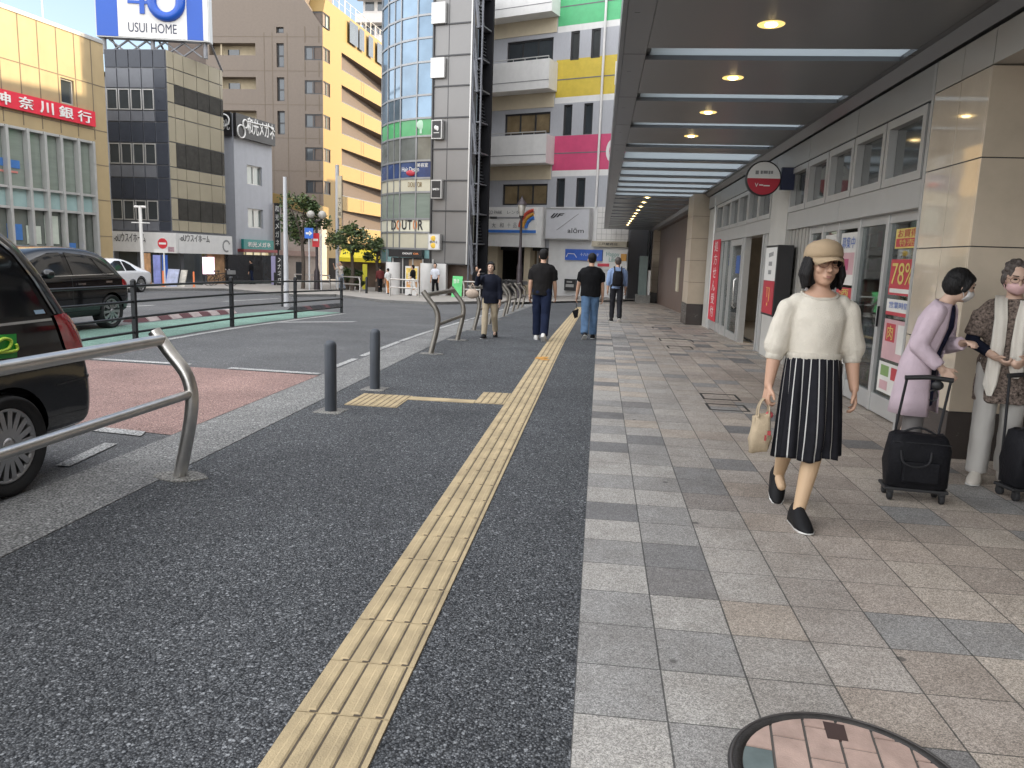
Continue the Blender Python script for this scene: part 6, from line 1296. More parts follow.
def hand(mb, w, d, th, k, curl=25., spread=1.):
    "palm, four unequal bent fingers and a thumb; d along the hand, th toward the thumb side"
    d = d.normalized(); th = (th - d * th.dot(d)).normalized(); n = d.cross(th)          # n: back/palm axis
    hand.n = n; P = lambda a, b, c: w + (d * a + th * b + n * c) * k
    for b in (-.026, -.008, .010, .027): mb.cap(P(.005, b * .75, 0), .0135 * k, P(.078, b, 0), .0115 * k, 0, 10)
    for b, ln, base in ((.029, .064, .080), (.010, .072, .084), (-.009, .066, .081), (-.027, .051, .074)):
        p = P(base, b * spread, 0); a = R(curl * .6)
        for f, r0, r1 in ((.45, .0098, .0090), (.32, .0088, .0080), (.23, .0078, .0066)):
            v = d * math.cos(a) + n * math.sin(a) * hand.s; q = p + v * ln * f * k; mb.cap(p, r0 * k, q, r1 * k, 0, 9); p = q; a += R(curl)
    p = P(.020, .026, 0); q = P(.048, .052, .012 * hand.s); r = P(.076, .058, .022 * hand.s); mb.cap(p, .0135 * k, q, .0115 * k, 0, 9); mb.cap(q, .011 * k, r, .0085 * k, 0, 9)
hand.s = 1
class Fig:
    "joint positions of a posed standing figure; +Y is where it faces, +X its right-hand side"
    def __init__(s, H, lean=0, legs=((0, 0), (0, 0)), arms=((0, 8, 8), (0, 8, 8)), head=(0, 0), sh=.152, hipw=.085, neck=0):
        k = s.k = H / 1.6; s.H = H; up_, lo_ = .415 * k, .39 * k; an = .075 * k
        s.kn, s.an = [], []; drop = []
        for (a, b) in legs:
            d1 = Vector((0, math.sin(R(a)), -math.cos(R(a)))); d2 = Vector((0, math.sin(R(a - b)), -math.cos(R(a - b)))); drop.append(-(d1 * up_ + d2 * lo_).z); s.kn.append(d1 * up_); s.an.append(d1 * up_ + d2 * lo_)
        hz = max(drop) + an; s.hip = [Vector((sd * hipw * k, 0, hz)) for sd in (1, -1)]; s.kn = [h + v for h, v in zip(s.hip, s.kn)]; s.an = [h + v for h, v in zip(s.hip, s.an)]
        c0 = Vector((0, 0, hz)); rot = Matrix.Rotation(-R(lean), 3, 'X'); s.hz = hz
        s.T = lambda p: c0 + rot @ (Vector(p) - c0) if Vector(p).z > hz else Vector(p)
        base = hz - .88 * k; s.Z = lambda z: base + z * k                              # z on a 1.6 m figure
        s.sh = [s.T((sd * sh * k, 0, s.Z(1.285))) for sd in (1, -1)]; s.el, s.wr = [], []
        for sd, sp, ar in zip((1, -1), s.sh, arms):
            f, o, e = ar[:3]
            dv = lambda f_: Vector((sd * math.sin(R(o)), math.sin(R(f_)) * math.cos(R(o)), -math.cos(R(f_)) * math.cos(R(o)))); s.el.append(sp + dv(f) * .265 * k)
            o2 = ar[3] if len(ar) > 3 else o if e < 40 else -12
            oo = R(o2 - (6 if e < 40 else 0)); dv2 = Vector((sd * math.sin(oo), math.sin(R(f + e)) * math.cos(oo), -math.cos(R(f + e)) * math.cos(oo))).normalized(); s.wr.append(s.el[-1] + dv2 * .235 * k)
        s.nk = s.T((0, -.005 * k, s.Z(1.36))); s.hc = s.T((0, (.022 + neck) * k, s.Z(1.487))); s.hr = Matrix.Rotation(R(head[0]), 3, 'Z') @ Matrix.Rotation(R(-head[1] - lean * .3), 3, 'X')
    def Hd(s, x, y, z): return s.hc + s.hr @ (Vector((x, y, z)) * s.k * s.hs)
    hs = 1.0
def body(f, root, vox, skin, legskin=None, fingers=True, curl=(28, 28), face=True, hands=(None, None), armr=1.):
    mb = MB(); k = f.k; Hd = f.Hd
    mb.ell(Hd(0, -.008, .022), (.074 * k, .092 * k, .092 * k), f.hr); mb.ell(Hd(0, .018, -.035), (.060 * k, .066 * k, .078 * k), f.hr); mb.ell(Hd(0, .040, -.078), (.036 * k, .036 * k, .030 * k), f.hr)
    if face:
        mb.cap(Hd(0, .083, .012), .0085 * k, Hd(0, .101, -.026), .0125 * k); mb.ell(Hd(0, .077, -.058), (.026 * k, .012 * k, .014 * k), f.hr)
        for sd in (1, -1): mb.ell(Hd(sd * .075, -.008, -.012), (.010 * k, .020 * k, .031 * k), f.hr); mb.ell(Hd(sd * .034, .060, -.022), (.026 * k, .018 * k, .024 * k), f.hr); mb.cap(Hd(sd * .014, .080, .030), .008 * k, Hd(sd * .046, .066, .030), .007 * k); mb.ell(Hd(sd * .010, .092, -.030), (.009 * k, .009 * k, .007 * k), f.hr)
    mb.cap(f.nk - Vector((0, 0, .02 * k)), .052 * k, Hd(0, -.012, -.05), .047 * k)
    ringl(mb, [(0, 0, f.Z(z), rx * k, ry * k) for z, rx, ry in ((.82, .125, .085), (.90, .14, .10), (1.02, .115, .085), (1.15, .135, .10), (1.26, .13, .085), (1.32, .10, .06), (1.36, .05, .05))], tr=f.T)
    for i, sd in enumerate((1, -1)):
        mb.cap(f.hip[i], .072 * k, f.kn[i], .052 * k); mb.cap(f.kn[i], .052 * k, f.kn[i].lerp(f.an[i], .35) - Vector((0, .012 * k, 0)), .052 * k); mb.cap(f.kn[i].lerp(f.an[i], .35) - Vector((0, .012 * k, 0)), .052 * k, f.an[i], .033 * k)
        mb.cap(f.an[i], .033 * k, f.an[i] + Vector((0, .10, -.045)) * k, .028 * k)
        mb.cap(f.sh[i] - Vector((sd * .03 * k, 0, .01 * k)), .050 * k, f.el[i], .038 * k * armr); mb.cap(f.el[i], .038 * k * armr, f.el[i].lerp(f.wr[i], .4), .038 * k * armr); mb.cap(f.el[i].lerp(f.wr[i], .4), .038 * k * armr, f.wr[i], .026 * k)
        d = (f.wr[i] - f.el[i]).normalized(); th = Vector((-sd * .25, 1, .1))
        if hands[i]: d, th = Vector(hands[i][0]), Vector(hands[i][1])
        if fingers:
            dn = d.normalized(); tn = (th - dn * th.dot(dn)).normalized(); hand.s = 1 if (dn.cross(tn)).x * sd < 0 else -1
            hand(mb, f.wr[i], d, th, k, curl[i])
        else: mb.cap(f.wr[i], .027 * k, f.wr[i] + d * .09 * k, .034 * k); mb.cap(f.wr[i] + d * .09 * k, .034 * k, f.wr[i] + d * .15 * k, .018 * k)
    mats = [skin] + ([legskin] if legskin else []); hz = f.hz
    return rem(mb, 'body', mats, vox, 3 if fingers else 2, root, matfn=(lambda c, n: 1 if c.z < hz * .9 and abs(c.x) < .25 and c.z < .6 * hz + .1 else 0) if legskin else None)
def features(f, root, glasses=None, mask=None, brow=True):
    k = f.k; Hd = f.Hd
    for sd in (1, -1):
        if True: mb = MB(); mb.ell(Hd(sd * .030, .0775, .012), (.0135 * k, .007 * k, .0058 * k), f.hr); mb.build('eye', m_eye, root)
        if brow: mb = MB(); mb.cap(Hd(sd * .016, .087, .034), .0035 * k, Hd(sd * .048, .074, .036), .003 * k); mb.build('eyebrow', m_hair, root)
    if not mask: mb = MB(); mb.ell(Hd(0, .0885, -.0565), (.017 * k, .004 * k, .003 * k), f.hr); mb.ell(Hd(0, .0875, -.0635), (.014 * k, .004 * k, .0035 * k), f.hr); mb.build('mouth', m_lip, root)
    else:
        mb = MB(); rings = []
        for z, y0, w in ((-.012, .098, .055), (-.030, .112, .070), (-.055, .106, .072), (-.085, .090, .062), (-.105, .068, .042)):
            rings.append([Hd(w * math.sin(a), y0 - (1 - math.cos(a)) * (y0 - .02) * .95, z + .012 * abs(math.sin(a)) * (1 if z < -.06 else -.2)) for a in np.linspace(-1.35, 1.35, 13)])
        mb.loft(rings, 0, True, False, False)
        for sd in (1, -1):
            for z in (-.02, -.07): mb.tube([Hd(sd * .068, .03, z), Hd(sd * .078, -.005, -.012 + (z + .045) * .5)], .0015 * k, 0, 5)
        o = mb.build('face_mask', mask, root, fix=False); so = o.modifiers.new('s', 'SOLIDIFY'); so.thickness = .004
    if glasses:
        mb = MB()
        for sd in (1, -1):
            mb.tube([Hd(sd * (.034 + .026 * math.cos(a)), .094 - .010 * abs(math.cos(a) * .5 + .5), .008 + .020 * math.sin(a)) for a in np.linspace(0, 2 * math.pi, 15)], .0018 * k, 0, 5); mb.tube([Hd(sd * .060, .084, .012), Hd(sd * .077, -.005, .012)], .0018 * k, 0, 5)
        mb.tube([Hd(-.009, .097, .012), Hd(.009, .097, .012)], .0018 * k, 0, 5); mb.build('glasses', glasses, root)
def hair(f, root, mat, vox, style):
    mb = MB(); k = f.k; Hd = f.Hd; E_r = f.hr
    mb.ell(Hd(0, -.026, .040), (.083 * k, .092 * k, .087 * k), E_r)
    if style == 'short': mb.ell(Hd(0, -.05, -.01), (.074 * k, .062 * k, .075 * k), E_r)
    if style == 'crop': mb.ell(Hd(0, -.045, .0), (.074 * k, .060 * k, .070 * k), E_r)
    if style == 'bob':
        mb.ell(Hd(0, -.034, -.022), (.103 * k, .074 * k, .110 * k), E_r)
        rr = random.Random(8)
        for q in range(30):
            a = -math.pi / 2 + (q - 14.5) / 14.5 * 2.02; x, y = math.cos(a), math.sin(a); r0 = rr.uniform(.98, 1.06); zt_ = rr.uniform(-.130, -.104)
            mb.cap(Hd(x * .082 * r0, y * .085 * r0 - .012, .03), .018 * k * f.hs, Hd(x * .099 * r0, y * .092 * r0 - .008, -.05), .019 * k * f.hs, 0, 8); mb.cap(Hd(x * .099 * r0, y * .092 * r0 - .008, -.05), .019 * k * f.hs, Hd(x * .094 * r0, y * .086 * r0 - .004, zt_), .006 * k * f.hs, 0, 8)
        for sd in ():
            mb.cap(Hd(sd * .078, .010, .03), .020 * k, Hd(sd * .090, .018, -.06), .022 * k); mb.cap(Hd(sd * .090, .018, -.06), .022 * k, Hd(sd * .080, .030, -.118), .008 * k); mb.cap(Hd(sd * .088, -.03, 0), .026 * k, Hd(sd * .096, -.02, -.115), .016 * k)
    if style == 'perm':
        rr = random.Random(4)
        for q in range(26): a = rr.uniform(0, 6.28); b = rr.uniform(-.2, 1.4); mb.ell(Hd(.086 * math.cos(a) * math.cos(b), -.02 + .09 * math.sin(a) * math.cos(b) * (1 if math.sin(a) < 0 else .75), .035 + .085 * math.sin(b)), .022 * k)
        mb.ell(Hd(0, -.06, -.03), (.078 * k, .05 * k, .065 * k), E_r)
        for sd in (1, -1): mb.ell(Hd(sd * .08, -.01, -.005), (.018 * k, .03 * k, .04 * k), E_r)
    if style == 'round':
        mb.ell(Hd(0, -.035, .005), (.090 * k, .088 * k, .095 * k), E_r)
        for sd in (1, -1): mb.cap(Hd(sd * .074, .03, .04), .020 * k, Hd(sd * .080, .012, -.03), .018 * k)
        mb.ell(Hd(0, .030, .062), (.072 * k, .050 * k, .038 * k), E_r)
    if style == 'swept':
        for sd in (1, -1): mb.cap(Hd(sd * .06, .05, .07), .022 * k, Hd(sd * .082, .005, -.04), .018 * k)
        mb.ell(Hd(0, -.05, -.02), (.08 * k, .058 * k, .08 * k), E_r); mb.ell(Hd(0, .036, .066), (.070 * k, .048 * k, .036 * k), E_r)
    return rem(mb, 'hair', mat, vox, 2, root, .0025, 55)
TORSO = {'f': ((.80, .155, .115), (.90, .160, .118), (1.0, .140, .106), (1.1, .150, .118), (1.19, .158, .122), (1.27, .152, .10), (1.325, .115, .078), (1.352, .072, .066)), 'm': ((.80, .160, .115), (.90, .160, .115), (1.0, .160, .115), (1.1, .172, .120), (1.2, .185, .122), (1.28, .178, .105), (1.335, .125, .082), (1.36, .072, .068))}
def top(f, root, name, mat, vox, hem, sex='f', sl=.5, r=(.066, .056, .050), w=1., flare=0., nz=.006, it=4, puff=0., matfn=None, extra=None, nf=11, seed=0, low=False):
    mb = MB(); k = f.k; TS = TORSO[sex][:-2] + ((1.312, .108, .086),) if low else TORSO[sex]; rg = [(0, 0, f.Z(z), rx * k * w * (1 + flare * max(0, 1.0 - z)), ry * k * w * (1 + flare * max(0, 1.0 - z))) for z, rx, ry in TS if z > hem + .02]
    b = TORSO[sex][0]; rg = [(0, 0, f.Z(hem), b[1] * k * w * (1 + flare * (1.0 - hem)) * (1 if hem < .95 else .92), b[2] * k * w * (1 + flare * (1.0 - hem)))] + rg
    ringl(mb, rg, 32, f.T)
    for i, sd in enumerate((1, -1)):
        if sl < .1: continue
        s0 = f.sh[i] - Vector((sd * .035 * k, 0, .012 * k)); p1 = f.sh[i].lerp(f.el[i], min(sl * 2, 1.0)); mb.cap(s0, r[0] * k, f.sh[i].lerp(f.el[i], min(.45, sl)), (r[0] + puff * .5) * k); 
        if sl <= .5: mb.cap(f.sh[i].lerp(f.el[i], .2), r[0] * k, p1, r[1] * k, flat=True)
        else:
            mb.cap(f.sh[i].lerp(f.el[i], .2), (r[0] + puff * .4) * k, f.el[i], (r[1] + puff) * k); e = f.el[i].lerp(f.wr[i], (sl - .5) * 2); mb.cap(f.el[i], (r[1] + puff) * k, e, (r[2] + puff * .3) * k, flat=puff == 0)
            if puff: mb.cap(e, (r[2]) * k, e + (f.wr[i] - f.el[i]).normalized() * .03 * k, (r[2]) * k, flat=True)
    if extra: extra(mb, f)
    return rem(mb, name, mat, vox, it, root, nz, nf, matfn, seed)
def trousers(f, root, mat, vox, w=1., hemw=1., nz=.006, waist=.98, cut=.0, nf=10, seed=3):
    mb = MB(); k = f.k; ringl(mb, [(0, 0, f.Z(z), rx * k * w, ry * k * w) for z, rx, ry in ((.80, .150, .105), (.88, .158, .115), (waist, .142, .105))], 28)
    for i in (0, 1):
        h = f.hip[i] + Vector((0, 0, .02 * k)); kn, an = f.kn[i], f.an[i]; mb.cap(h, .088 * k * w, kn, .070 * k * (w + hemw) / 2); mb.cap(kn, .070 * k * (w + hemw) / 2, kn.lerp(an, .98 - cut), .062 * k * hemw, flat=True)
    return rem(mb, 'trousers', mat, vox, 4, root, nz, nf, seed=seed)
def shoes(f, root, up_m, sole_m, ln=.25):
    for i, sd in enumerate((1, -1)):
        k = f.k; a = f.an[i]; lifted = a.z > .10 * k; pit = R(-38) if lifted and f.an[i].y < f.an[1 - i].y else R(12) if lifted else 0
        rot = Matrix.Rotation(pit, 3, 'X') @ Matrix.Rotation(R(-sd * 6), 3, 'Z'); c = a + Vector((0, 0, -.075 * k)); 
        if pit < 0: c = a + rot @ Vector((0, 0, -.075 * k))
        tr = lambda p: c + rot @ (Vector(p) * k); g = MB(); s = MB()
        rings = []
        for y, wd, h0, h1 in ((-.078, .024, .012, .060), (-.062, .039, .012, .118), (-.02, .043, .012, .124), (.03, .046, .012, .116), (.09, .051, .012, .080), (.14, .042, .012, .044), (.172, .026, .013, .032), (.182, .010, .014, .022)):
            rings.append([tr((wd * math.cos(t), y, h0 + (h1 - h0) * max(0, math.sin(t)) if math.sin(t) > 0 else h0)) for t in np.linspace(0, 2 * math.pi, 17)[:-1]])
        g.loft(rings, 0, True, True); g.build('shoe', up_m, root)
        rings = [[tr((wd * math.cos(t), y, .0125 if math.sin(t) > 0 else 0.001 + (.006 if y > .16 else 0))) for t in np.linspace(0, 2 * math.pi, 17)[:-1]] for y, wd in ((-.082, .020), (-.066, .036), (-.02, .041), (.03, .043), (.09, .049), (.145, .044), (.178, .027), (.188, .010))]
        s.loft(rings, 0, True, True); s.build('sole', sole_m, root)
def person(label, loc, rz, cat='person', group=None):
    t = thing('person', label, cat, (0, 0, 0), group); t['_'] = 0; del t['_']; place_later.append((t, loc, rz)); return t
place_later = []
m_cream_k = M('cream_knit', (.64, .59, .50), .85, var=.05, vs=14, bump=.5, bs=220); m_sk = M('skirt_black', (.013, .013, .016), .75, var=.2, vs=20); m_skw = M('skirt_stripe', (.50, .49, .47), .75); m_blkt = M('black_cotton', (.012, .012, .013), .85, var=.15, vs=8); m_navyt = M('navy_cotton', (.012, .017, .038), .85, var=.2, vs=8); m_jean = M('washed_denim', (.10, .17, .28), .85, var=.28, vs=7); m_shw = M('white_shoe', (.62, .61, .58), .5); m_shb = M('black_shoe', (.014, .014, .015), .5); m_khaki = M('khaki', (.40, .33, .23), .85, var=.08, vs=6)
# --- the woman in the cap
t = person('woman in a beige cap, cream sweater and black striped skirt walking toward the camera', (1.175, 4.27, 0), 180)
f = Fig(1.525, 0, ((-13, 26), (13, 6)), ((-3, 13, 10), (-5, 13, 14)), (5, 0), sh=.148); W1 = f; f.hs = 1.07
f.an[1].x = .035; f.kn[1].x = -.035; f.an[0].x = .045; f.kn[0].x = .06
body(f, t, .0052, m_skin, M('stocking', (.52, .36, .22), .6, var=.03), curl=(55, 34), armr=1.04)
features(f, t, M('thin_frame', (.16, .07, .06), .3, .5)); hair(f, t, m_hair, .0055, 'bob')
top(f, t, 'sweater', m_cream_k, .0065, .962, 'f', .62, (.060, .058, .046), 1.0, 0, .0085, 7, .016, nf=9.5, low=True)
m_ribk = M('ribbed_knit', (.60, .55, .465), .9, var=.06, vs=10, bump=.7, bs=60, stretch=(8, 8, .3)); mb = MB(); rings = []
for z, q in ((.955, .98), (.958, 1.03), (.985, 1.055), (1.0, 1.05), (1.006, .99)): rings.append([f.T((.146 * f.k * q * math.cos(a) * (1 + .006 * math.sin(40 * a)), .112 * f.k * q * math.sin(a) * (1 + .006 * math.sin(40 * a)), f.Z(z) - .006)) for a in np.linspace(0, 2 * math.pi, 121)[:-1]])
mb.loft(rings, 0, True, True); mb.build('hem_band', m_ribk, t)
mb = MB(); mb.tube([f.T((.098 * f.k * math.cos(a), .002 + .082 * f.k * math.sin(a), f.Z(1.318) - (.022 * f.k * math.sin(a) if math.sin(a) > 0 else .012 * math.sin(a)) + .012 * f.k * math.cos(a) ** 2)) for a in np.linspace(0, 2 * math.pi, 33)], .0085 * f.k, 0, 8); mb.build('collar', m_ribk, t)
mb = MB()
for i in (0, 1): e = f.el[i].lerp(f.wr[i], .24); d = (f.wr[i] - f.el[i]).normalized(); mb.tube([e - d * .004, e + d * .004, e + d * .020, e + d * .026], [.046 * f.k, .050 * f.k, .049 * f.k, .045 * f.k], 0, 20); mb.build('cuff', m_ribk, t); mb = MB()
mb = MB(); n = 286; rings = []; zs_ = np.linspace(0, 1, 30)
for u in zs_:
    z = f.Z(.975) * (1 - u) + .372 * u; rg = []
    for q in range(n):
        a = 2 * math.pi * q / n; fl_ = u ** .75; pl = .017 * fl_ * math.sin(9 * a + 1.3 * math.sin(2 * a) + .8 * u) + .008 * fl_ * math.sin(21 * a + 2); rx = .138 + .022 * fl_; ry = .106 + .075 * fl_
        kne = .05 * u * math.exp(-((a - 1.85) / .55) ** 2) * math.sin(math.pi * min(1, u * 1.1)) ** .5; dip = -.05 * u * math.exp(-((a - 1.25) / .28) ** 2)
        rg.append(Vector(((rx + pl) * math.cos(a), (ry + pl + kne + dip) * math.sin(a) + .015 * u, z - .010 * u * math.sin(5 * a + 1) - .012 * u * math.cos(a))))
    rings.append(rg)
fs = []; vs = [p for r in rings for p in r]; mi = []
for i in range(len(rings) - 1):
    for q in range(n): fs.append((i * n + q, i * n + (q + 1) % n, (i + 1) * n + (q + 1) % n, (i + 1) * n + q)); mi.append(1 if (q % 13) in (6, 7) else 0)
mb.v = vs; mb.f = [list(x) for x in fs]; mb.m = mi; mb.sm = [True] * len(fs); o = mb.build('skirt', [m_sk, m_skw], t, fix=False); so = o.modifiers.new('s', 'SOLIDIFY'); so.thickness = .004
shoes(f, t, m_shb, m_shw)
mb = MB(); k = f.k; rings = []
for z, q in ((.030, 1.0), (.055, 1.02), (.085, .97), (.105, .85), (.120, .62), (.128, .32), (.130, .05)): rings.append([f.Hd(.094 * q * math.cos(a), -.018 + .108 * q * math.sin(a), z + .006 * math.sin(a)) for a in np.linspace(0, 2 * math.pi, 29)[:-1]])
mb.loft(rings, 0, True, True); nb = 15; r0, r1, r2, r3 = [], [], [], []
for a in np.linspace(.19 * math.pi, .81 * math.pi, nb):
    c, s = math.cos(a), math.sin(a); r0.append(f.Hd(.089 * c, -.016 + .104 * s, .036)); r1.append(f.Hd(.094 * c, -.016 + .104 * s + .045 * s ** 1.5, .038 - .026 * c * c)); r2.append(f.Hd(.082 * c, -.016 + .104 * s + .088 * s ** 1.3, .024 - .040 * c * c))
mb.loft([r0, r1, r2], 0, True, False, False); o = mb.build('cap', M('cap_beige', (.36, .265, .165), .85, var=.06, vs=8, bump=.3, bs=300), t, fix=False); so = o.modifiers.new('s', 'SOLIDIFY'); so.thickness = .004
# --- the two older women by the pillar
t2 = person('older woman with black hair in a long lilac cardigan, holding a black shopping trolley', (2.165, 5.34, 0), -128)
f = Fig(1.44, 15, ((4, 6), (-4, 4)), ((-18, 6, 64, -8), (2, 2, 104, -46)), (34, 12), neck=.02); W2 = f
body(f, t2, .007, m_skin2, curl=(60, 40)); features(f, t2, None, M('mask_white', (.62, .60, .58), .8)); hair(f, t2, m_hair, .008, 'round')
top(f, t2, 'dress', M('dress_navy', (.016, .018, .040), .8, var=.9, vs=26), .01, .56, 'f', .06, (.046, .045, .05), .90, .16, .004)
def cut_open(c, n): return 0
m_lilac = M('lilac_knit', (.54, .43, .48), .85, var=.05, vs=12, bump=.4, bs=200)
def cardigan(f, root):
    mb = MB(); k = f.k; n = 40; rings = []
    for z, rx, ry in ((.50, .205, .175), (.62, .195, .165), (.75, .185, .150), (.88, .176, .138), (1.0, .162, .126), (1.1, .164, .130), (1.19, .170, .132), (1.27, .160, .110), (1.325, .120, .086), (1.352, .080, .074)):
        rg = []
        for q in range(n + 1):
            a = math.pi / 2 + R(38) + (2 * math.pi - 2 * R(38)) * q / n; w = 1 + .03 * math.sin(7 * a + z * 3) * max(0, 1.1 - z)
            rg.append(f.T(Vector((rx * k * w * math.cos(a), ry * k * w * math.sin(a) - .0, f.Z(z)))) + Vector((0, -.02 * max(0, .9 - z), 0)))
        rings.append(rg)
    mb.loft(rings, 0, True, False, False); o = mb.build('cardigan', m_lilac, root, fix=False); so = o.modifiers.new('s', 'SOLIDIFY'); so.thickness = .010
    mb = MB()
    for i, sd in enumerate((1, -1)):
        mb.cap(f.sh[i] - Vector((sd * .03 * k, 0, .012 * k)), .070 * k, f.el[i], .062 * k); mb.cap(f.el[i], .062 * k, f.el[i].lerp(f.wr[i], .88), .048 * k, flat=True)
    rem(mb, 'sleeves', m_lilac, .009, 4, root, .008, 14)
cardigan(f, t2); trousers(f, t2, M('grey_trousers', (.16, .15, .145), .8, var=.1), .01, .95, .95); shoes(f, t2, m_shb, m_plast)
t3 = person('older woman with greying hair, glasses, pink mask and long white scarf by the pillar', (2.69, 5.33, 0), 154)
f = Fig(1.475, 4, ((7, 6), (-5, 6)), ((6, 16, 48, -46), (14, 10, 52, -22)), (14, 10)); W3 = f
body(f, t3, .007, m_skin2, curl=(62, 62)); features(f, t3, M('brown_frame', (.10, .035, .02), .3), M('mask_pink', (.58, .37, .36), .8)); hair(f, t3, m_hgrey, .007, 'perm')
mv = M('vest_pattern', (.16, .125, .105), .9, var=.95, vs=60, bump=.7, bs=90); m_slv = M('black_sleeve', (.010, .012, .022), .8)
top(f, t3, 'tunic', mv, .009, .60, 'f', .42, (.072, .064, .05), 1.06, .22, .007)
mb = MB()
for i in (0, 1): mb.cap(f.sh[i].lerp(f.el[i], .6), .046 * f.k, f.el[i], .047 * f.k); mb.cap(f.el[i], .047 * f.k, f.el[i].lerp(f.wr[i], .72), .036 * f.k, flat=True)
rem(mb, 'arm_covers', m_slv, .008, 3, t3, .003, 20)
trousers(f, t3, M('stone_trousers', (.42, .40, .37), .8, var=.06), .009, 1.05, 1.12, .008, cut=-.03); shoes(f, t3, M('cream_shoe', (.50, .46, .40), .5), m_shw)
m_scarf = M('scarf_white', (.62, .58, .51), .9, var=.05, bump=.4, bs=120); mb = MB(); k = f.k
for sd, zb_ in ((1, .66), (-1, .80)):
    rings = []
    for q, (z, y, x, w) in enumerate(((1.335, -.075, .03, .05), (1.365, -.01, .075, .05), (1.33, .09, .075, .048), (1.22, .145, .062, .05), (1.05, .145, .06, .055), (.88, .150, .066, .058), (.74 if sd > 0 else .84, .165, .075, .055), (zb_, .170, .07, .02))):
        c = f.T(Vector((sd * x * k, y * k, f.Z(z)))); rings.append([c + Vector((.8 * w * k * math.cos(a), .011 * k * math.sin(a) + .010 * k * math.sin(3 * math.cos(a) * 2 + q), 0)) for a in np.linspace(0, 2 * math.pi, 17)[:-1]])
    mb.loft(rings, 0, True, True)
mb.build('scarf', m_scarf, t3)
# --- people farther along the pavement
def walker(label, loc, rz, H, sex, vox, legs, arms, skin, hr, topm, hem, sl, trm, shm, w=1.0, tw=1.0, th=1., head=(0, 0), lean=2, hmat=None, tname='shirt', hands=(None, None)):
    t = person(label, loc, rz); f = Fig(H, lean, legs, arms, head, sh=.152 if sex == 'f' else .168); body(f, t, vox, skin, fingers=vox < .014, hands=hands); hair(f, t, hmat or m_hair, max(.009, vox), hr); features(f, t, brow=False) if abs(rz) > 100 else None
    top(f, t, tname, topm, max(.011, vox), hem, sex, sl, (.074, .066, .05) if sex == 'm' else (.066, .058, .048), w, .1, .009, 3); trousers(f, t, trm, max(.011, vox), tw, th, .009, waist=.90); shoes(f, t, shm, m_shw); return t, f
t4, f4 = walker('man in a black t-shirt and loose navy trousers walking away, left of the tactile strip', (-.99, 13.3, gz(13.3)), -3, 1.585, 'm', .0095, ((-9, 14), (9, 4)), ((6, 9, 14), (-4, 9, 16)), m_skin, 'crop', M('charcoal_tee', (.014, .013, .013), .85, var=.2, vs=6), .80, .42, m_navyt, m_shw, 1.10, 1.12, 1.18)
t5, f5 = walker('man in a black t-shirt and blue jeans walking away with a small pouch', (-.16, 14.05, gz(14)), 4, 1.565, 'm', .0095, ((10, 4), (-9, 14)), ((2, 10, 10), (8, 12, 4)), m_skin, 'crop', M('black_tee', (.009, .009, .010), .85, var=.2, vs=6), .80, .40, m_jean, m_shb, 1.16, 1.10, 1.15)
t6, f6 = walker('man in a light blue shirt with a black backpack walking away under the canopy edge', (.45, 20.4, gz(20.4)), 2, 1.70, 'm', .012, ((-10, 16), (10, 4)), ((4, 9, 12), (-6, 9, 14)), m_skin, 'crop', M('blue_shirt', (.20, .28, .45), .8, var=.12), .84, .75, M('dark_trousers', (.022, .022, .026), .8), m_shb, 1.0, 1.02, .98, hmat=m_hgrey)
t7, f7 = walker('woman in a navy jacket and pale trousers with one hand raised to her cheek', (-1.90, 13.3, gz(13.3)), 178, 1.345, 'f', .0085, ((12, 4), (-10, 18)), ((58, 20, 88), (-3, 10, 10)), m_skin2, 'swept', M('navy_jacket', (.012, .014, .024), .75, var=.2), .74, .93, m_khaki, m_shb, 1.14, 1.05, .95, head=(8, -6), tname='jacket')
def far(label, px, py, Y, rz, H, topm, trm, hr='short', sex='m', legs=((8, 6), (-8, 12)), arms=((0, 8, 12), (4, 8, 12)), z=None, sl=.5):
    q = PY(px, py, Y); return walker(label, (q[0], q[1], gz(Y) + .075 if z is None else z), rz, H, sex, .018, legs, arms, m_skin, hr, topm, .84, sl, trm, m_shb)
far('man in a white shirt and dark trousers by the coffee shop column', 435, 295, 35.0, 170, 1.5, M('white_shirt', (.55, .57, .62), .8), m_blkt, sl=.45)
far('person in a black top and white trousers walking past the coffee shop menu', 413, 297, 33.6, 80, 1.4, m_blkt, M('white_trousers', (.6, .58, .55), .8), legs=((16, 6), (-16, 18)))
far('person in a white top with an orange bag bent beside the yellow awning', 388, 296, 34.5, 60, 1.2, M('white_top', (.6, .6, .6), .8), M('orange_trousers', (.45, .18, .05), .8))
far('person with dark hair in a pale top standing by the shrubs', 341, 291, 38.5, 150, 1.5, M('pale_top', (.50, .45, .40), .8), M('pale_jeans', (.25, .28, .33), .8), arms=((60, 10, 90), (60, 10, 90)))
far('person in a dark jacket passing the optician window', 252, 287, 43.5, 90, 1.45, m_blkt, m_navyt, sl=.9)
far('person in dark clothes half hidden behind the woman in the navy jacket', 476.5, 297, 36.2, 160, 1.45, m_blkt, m_blkt, sl=.9)
far('person in dark clothes seated near the yellow banner', 380, 295, 37.5, 30, 1.3, M('maroon_top', (.12, .03, .03), .8), m_blkt, sl=.9)
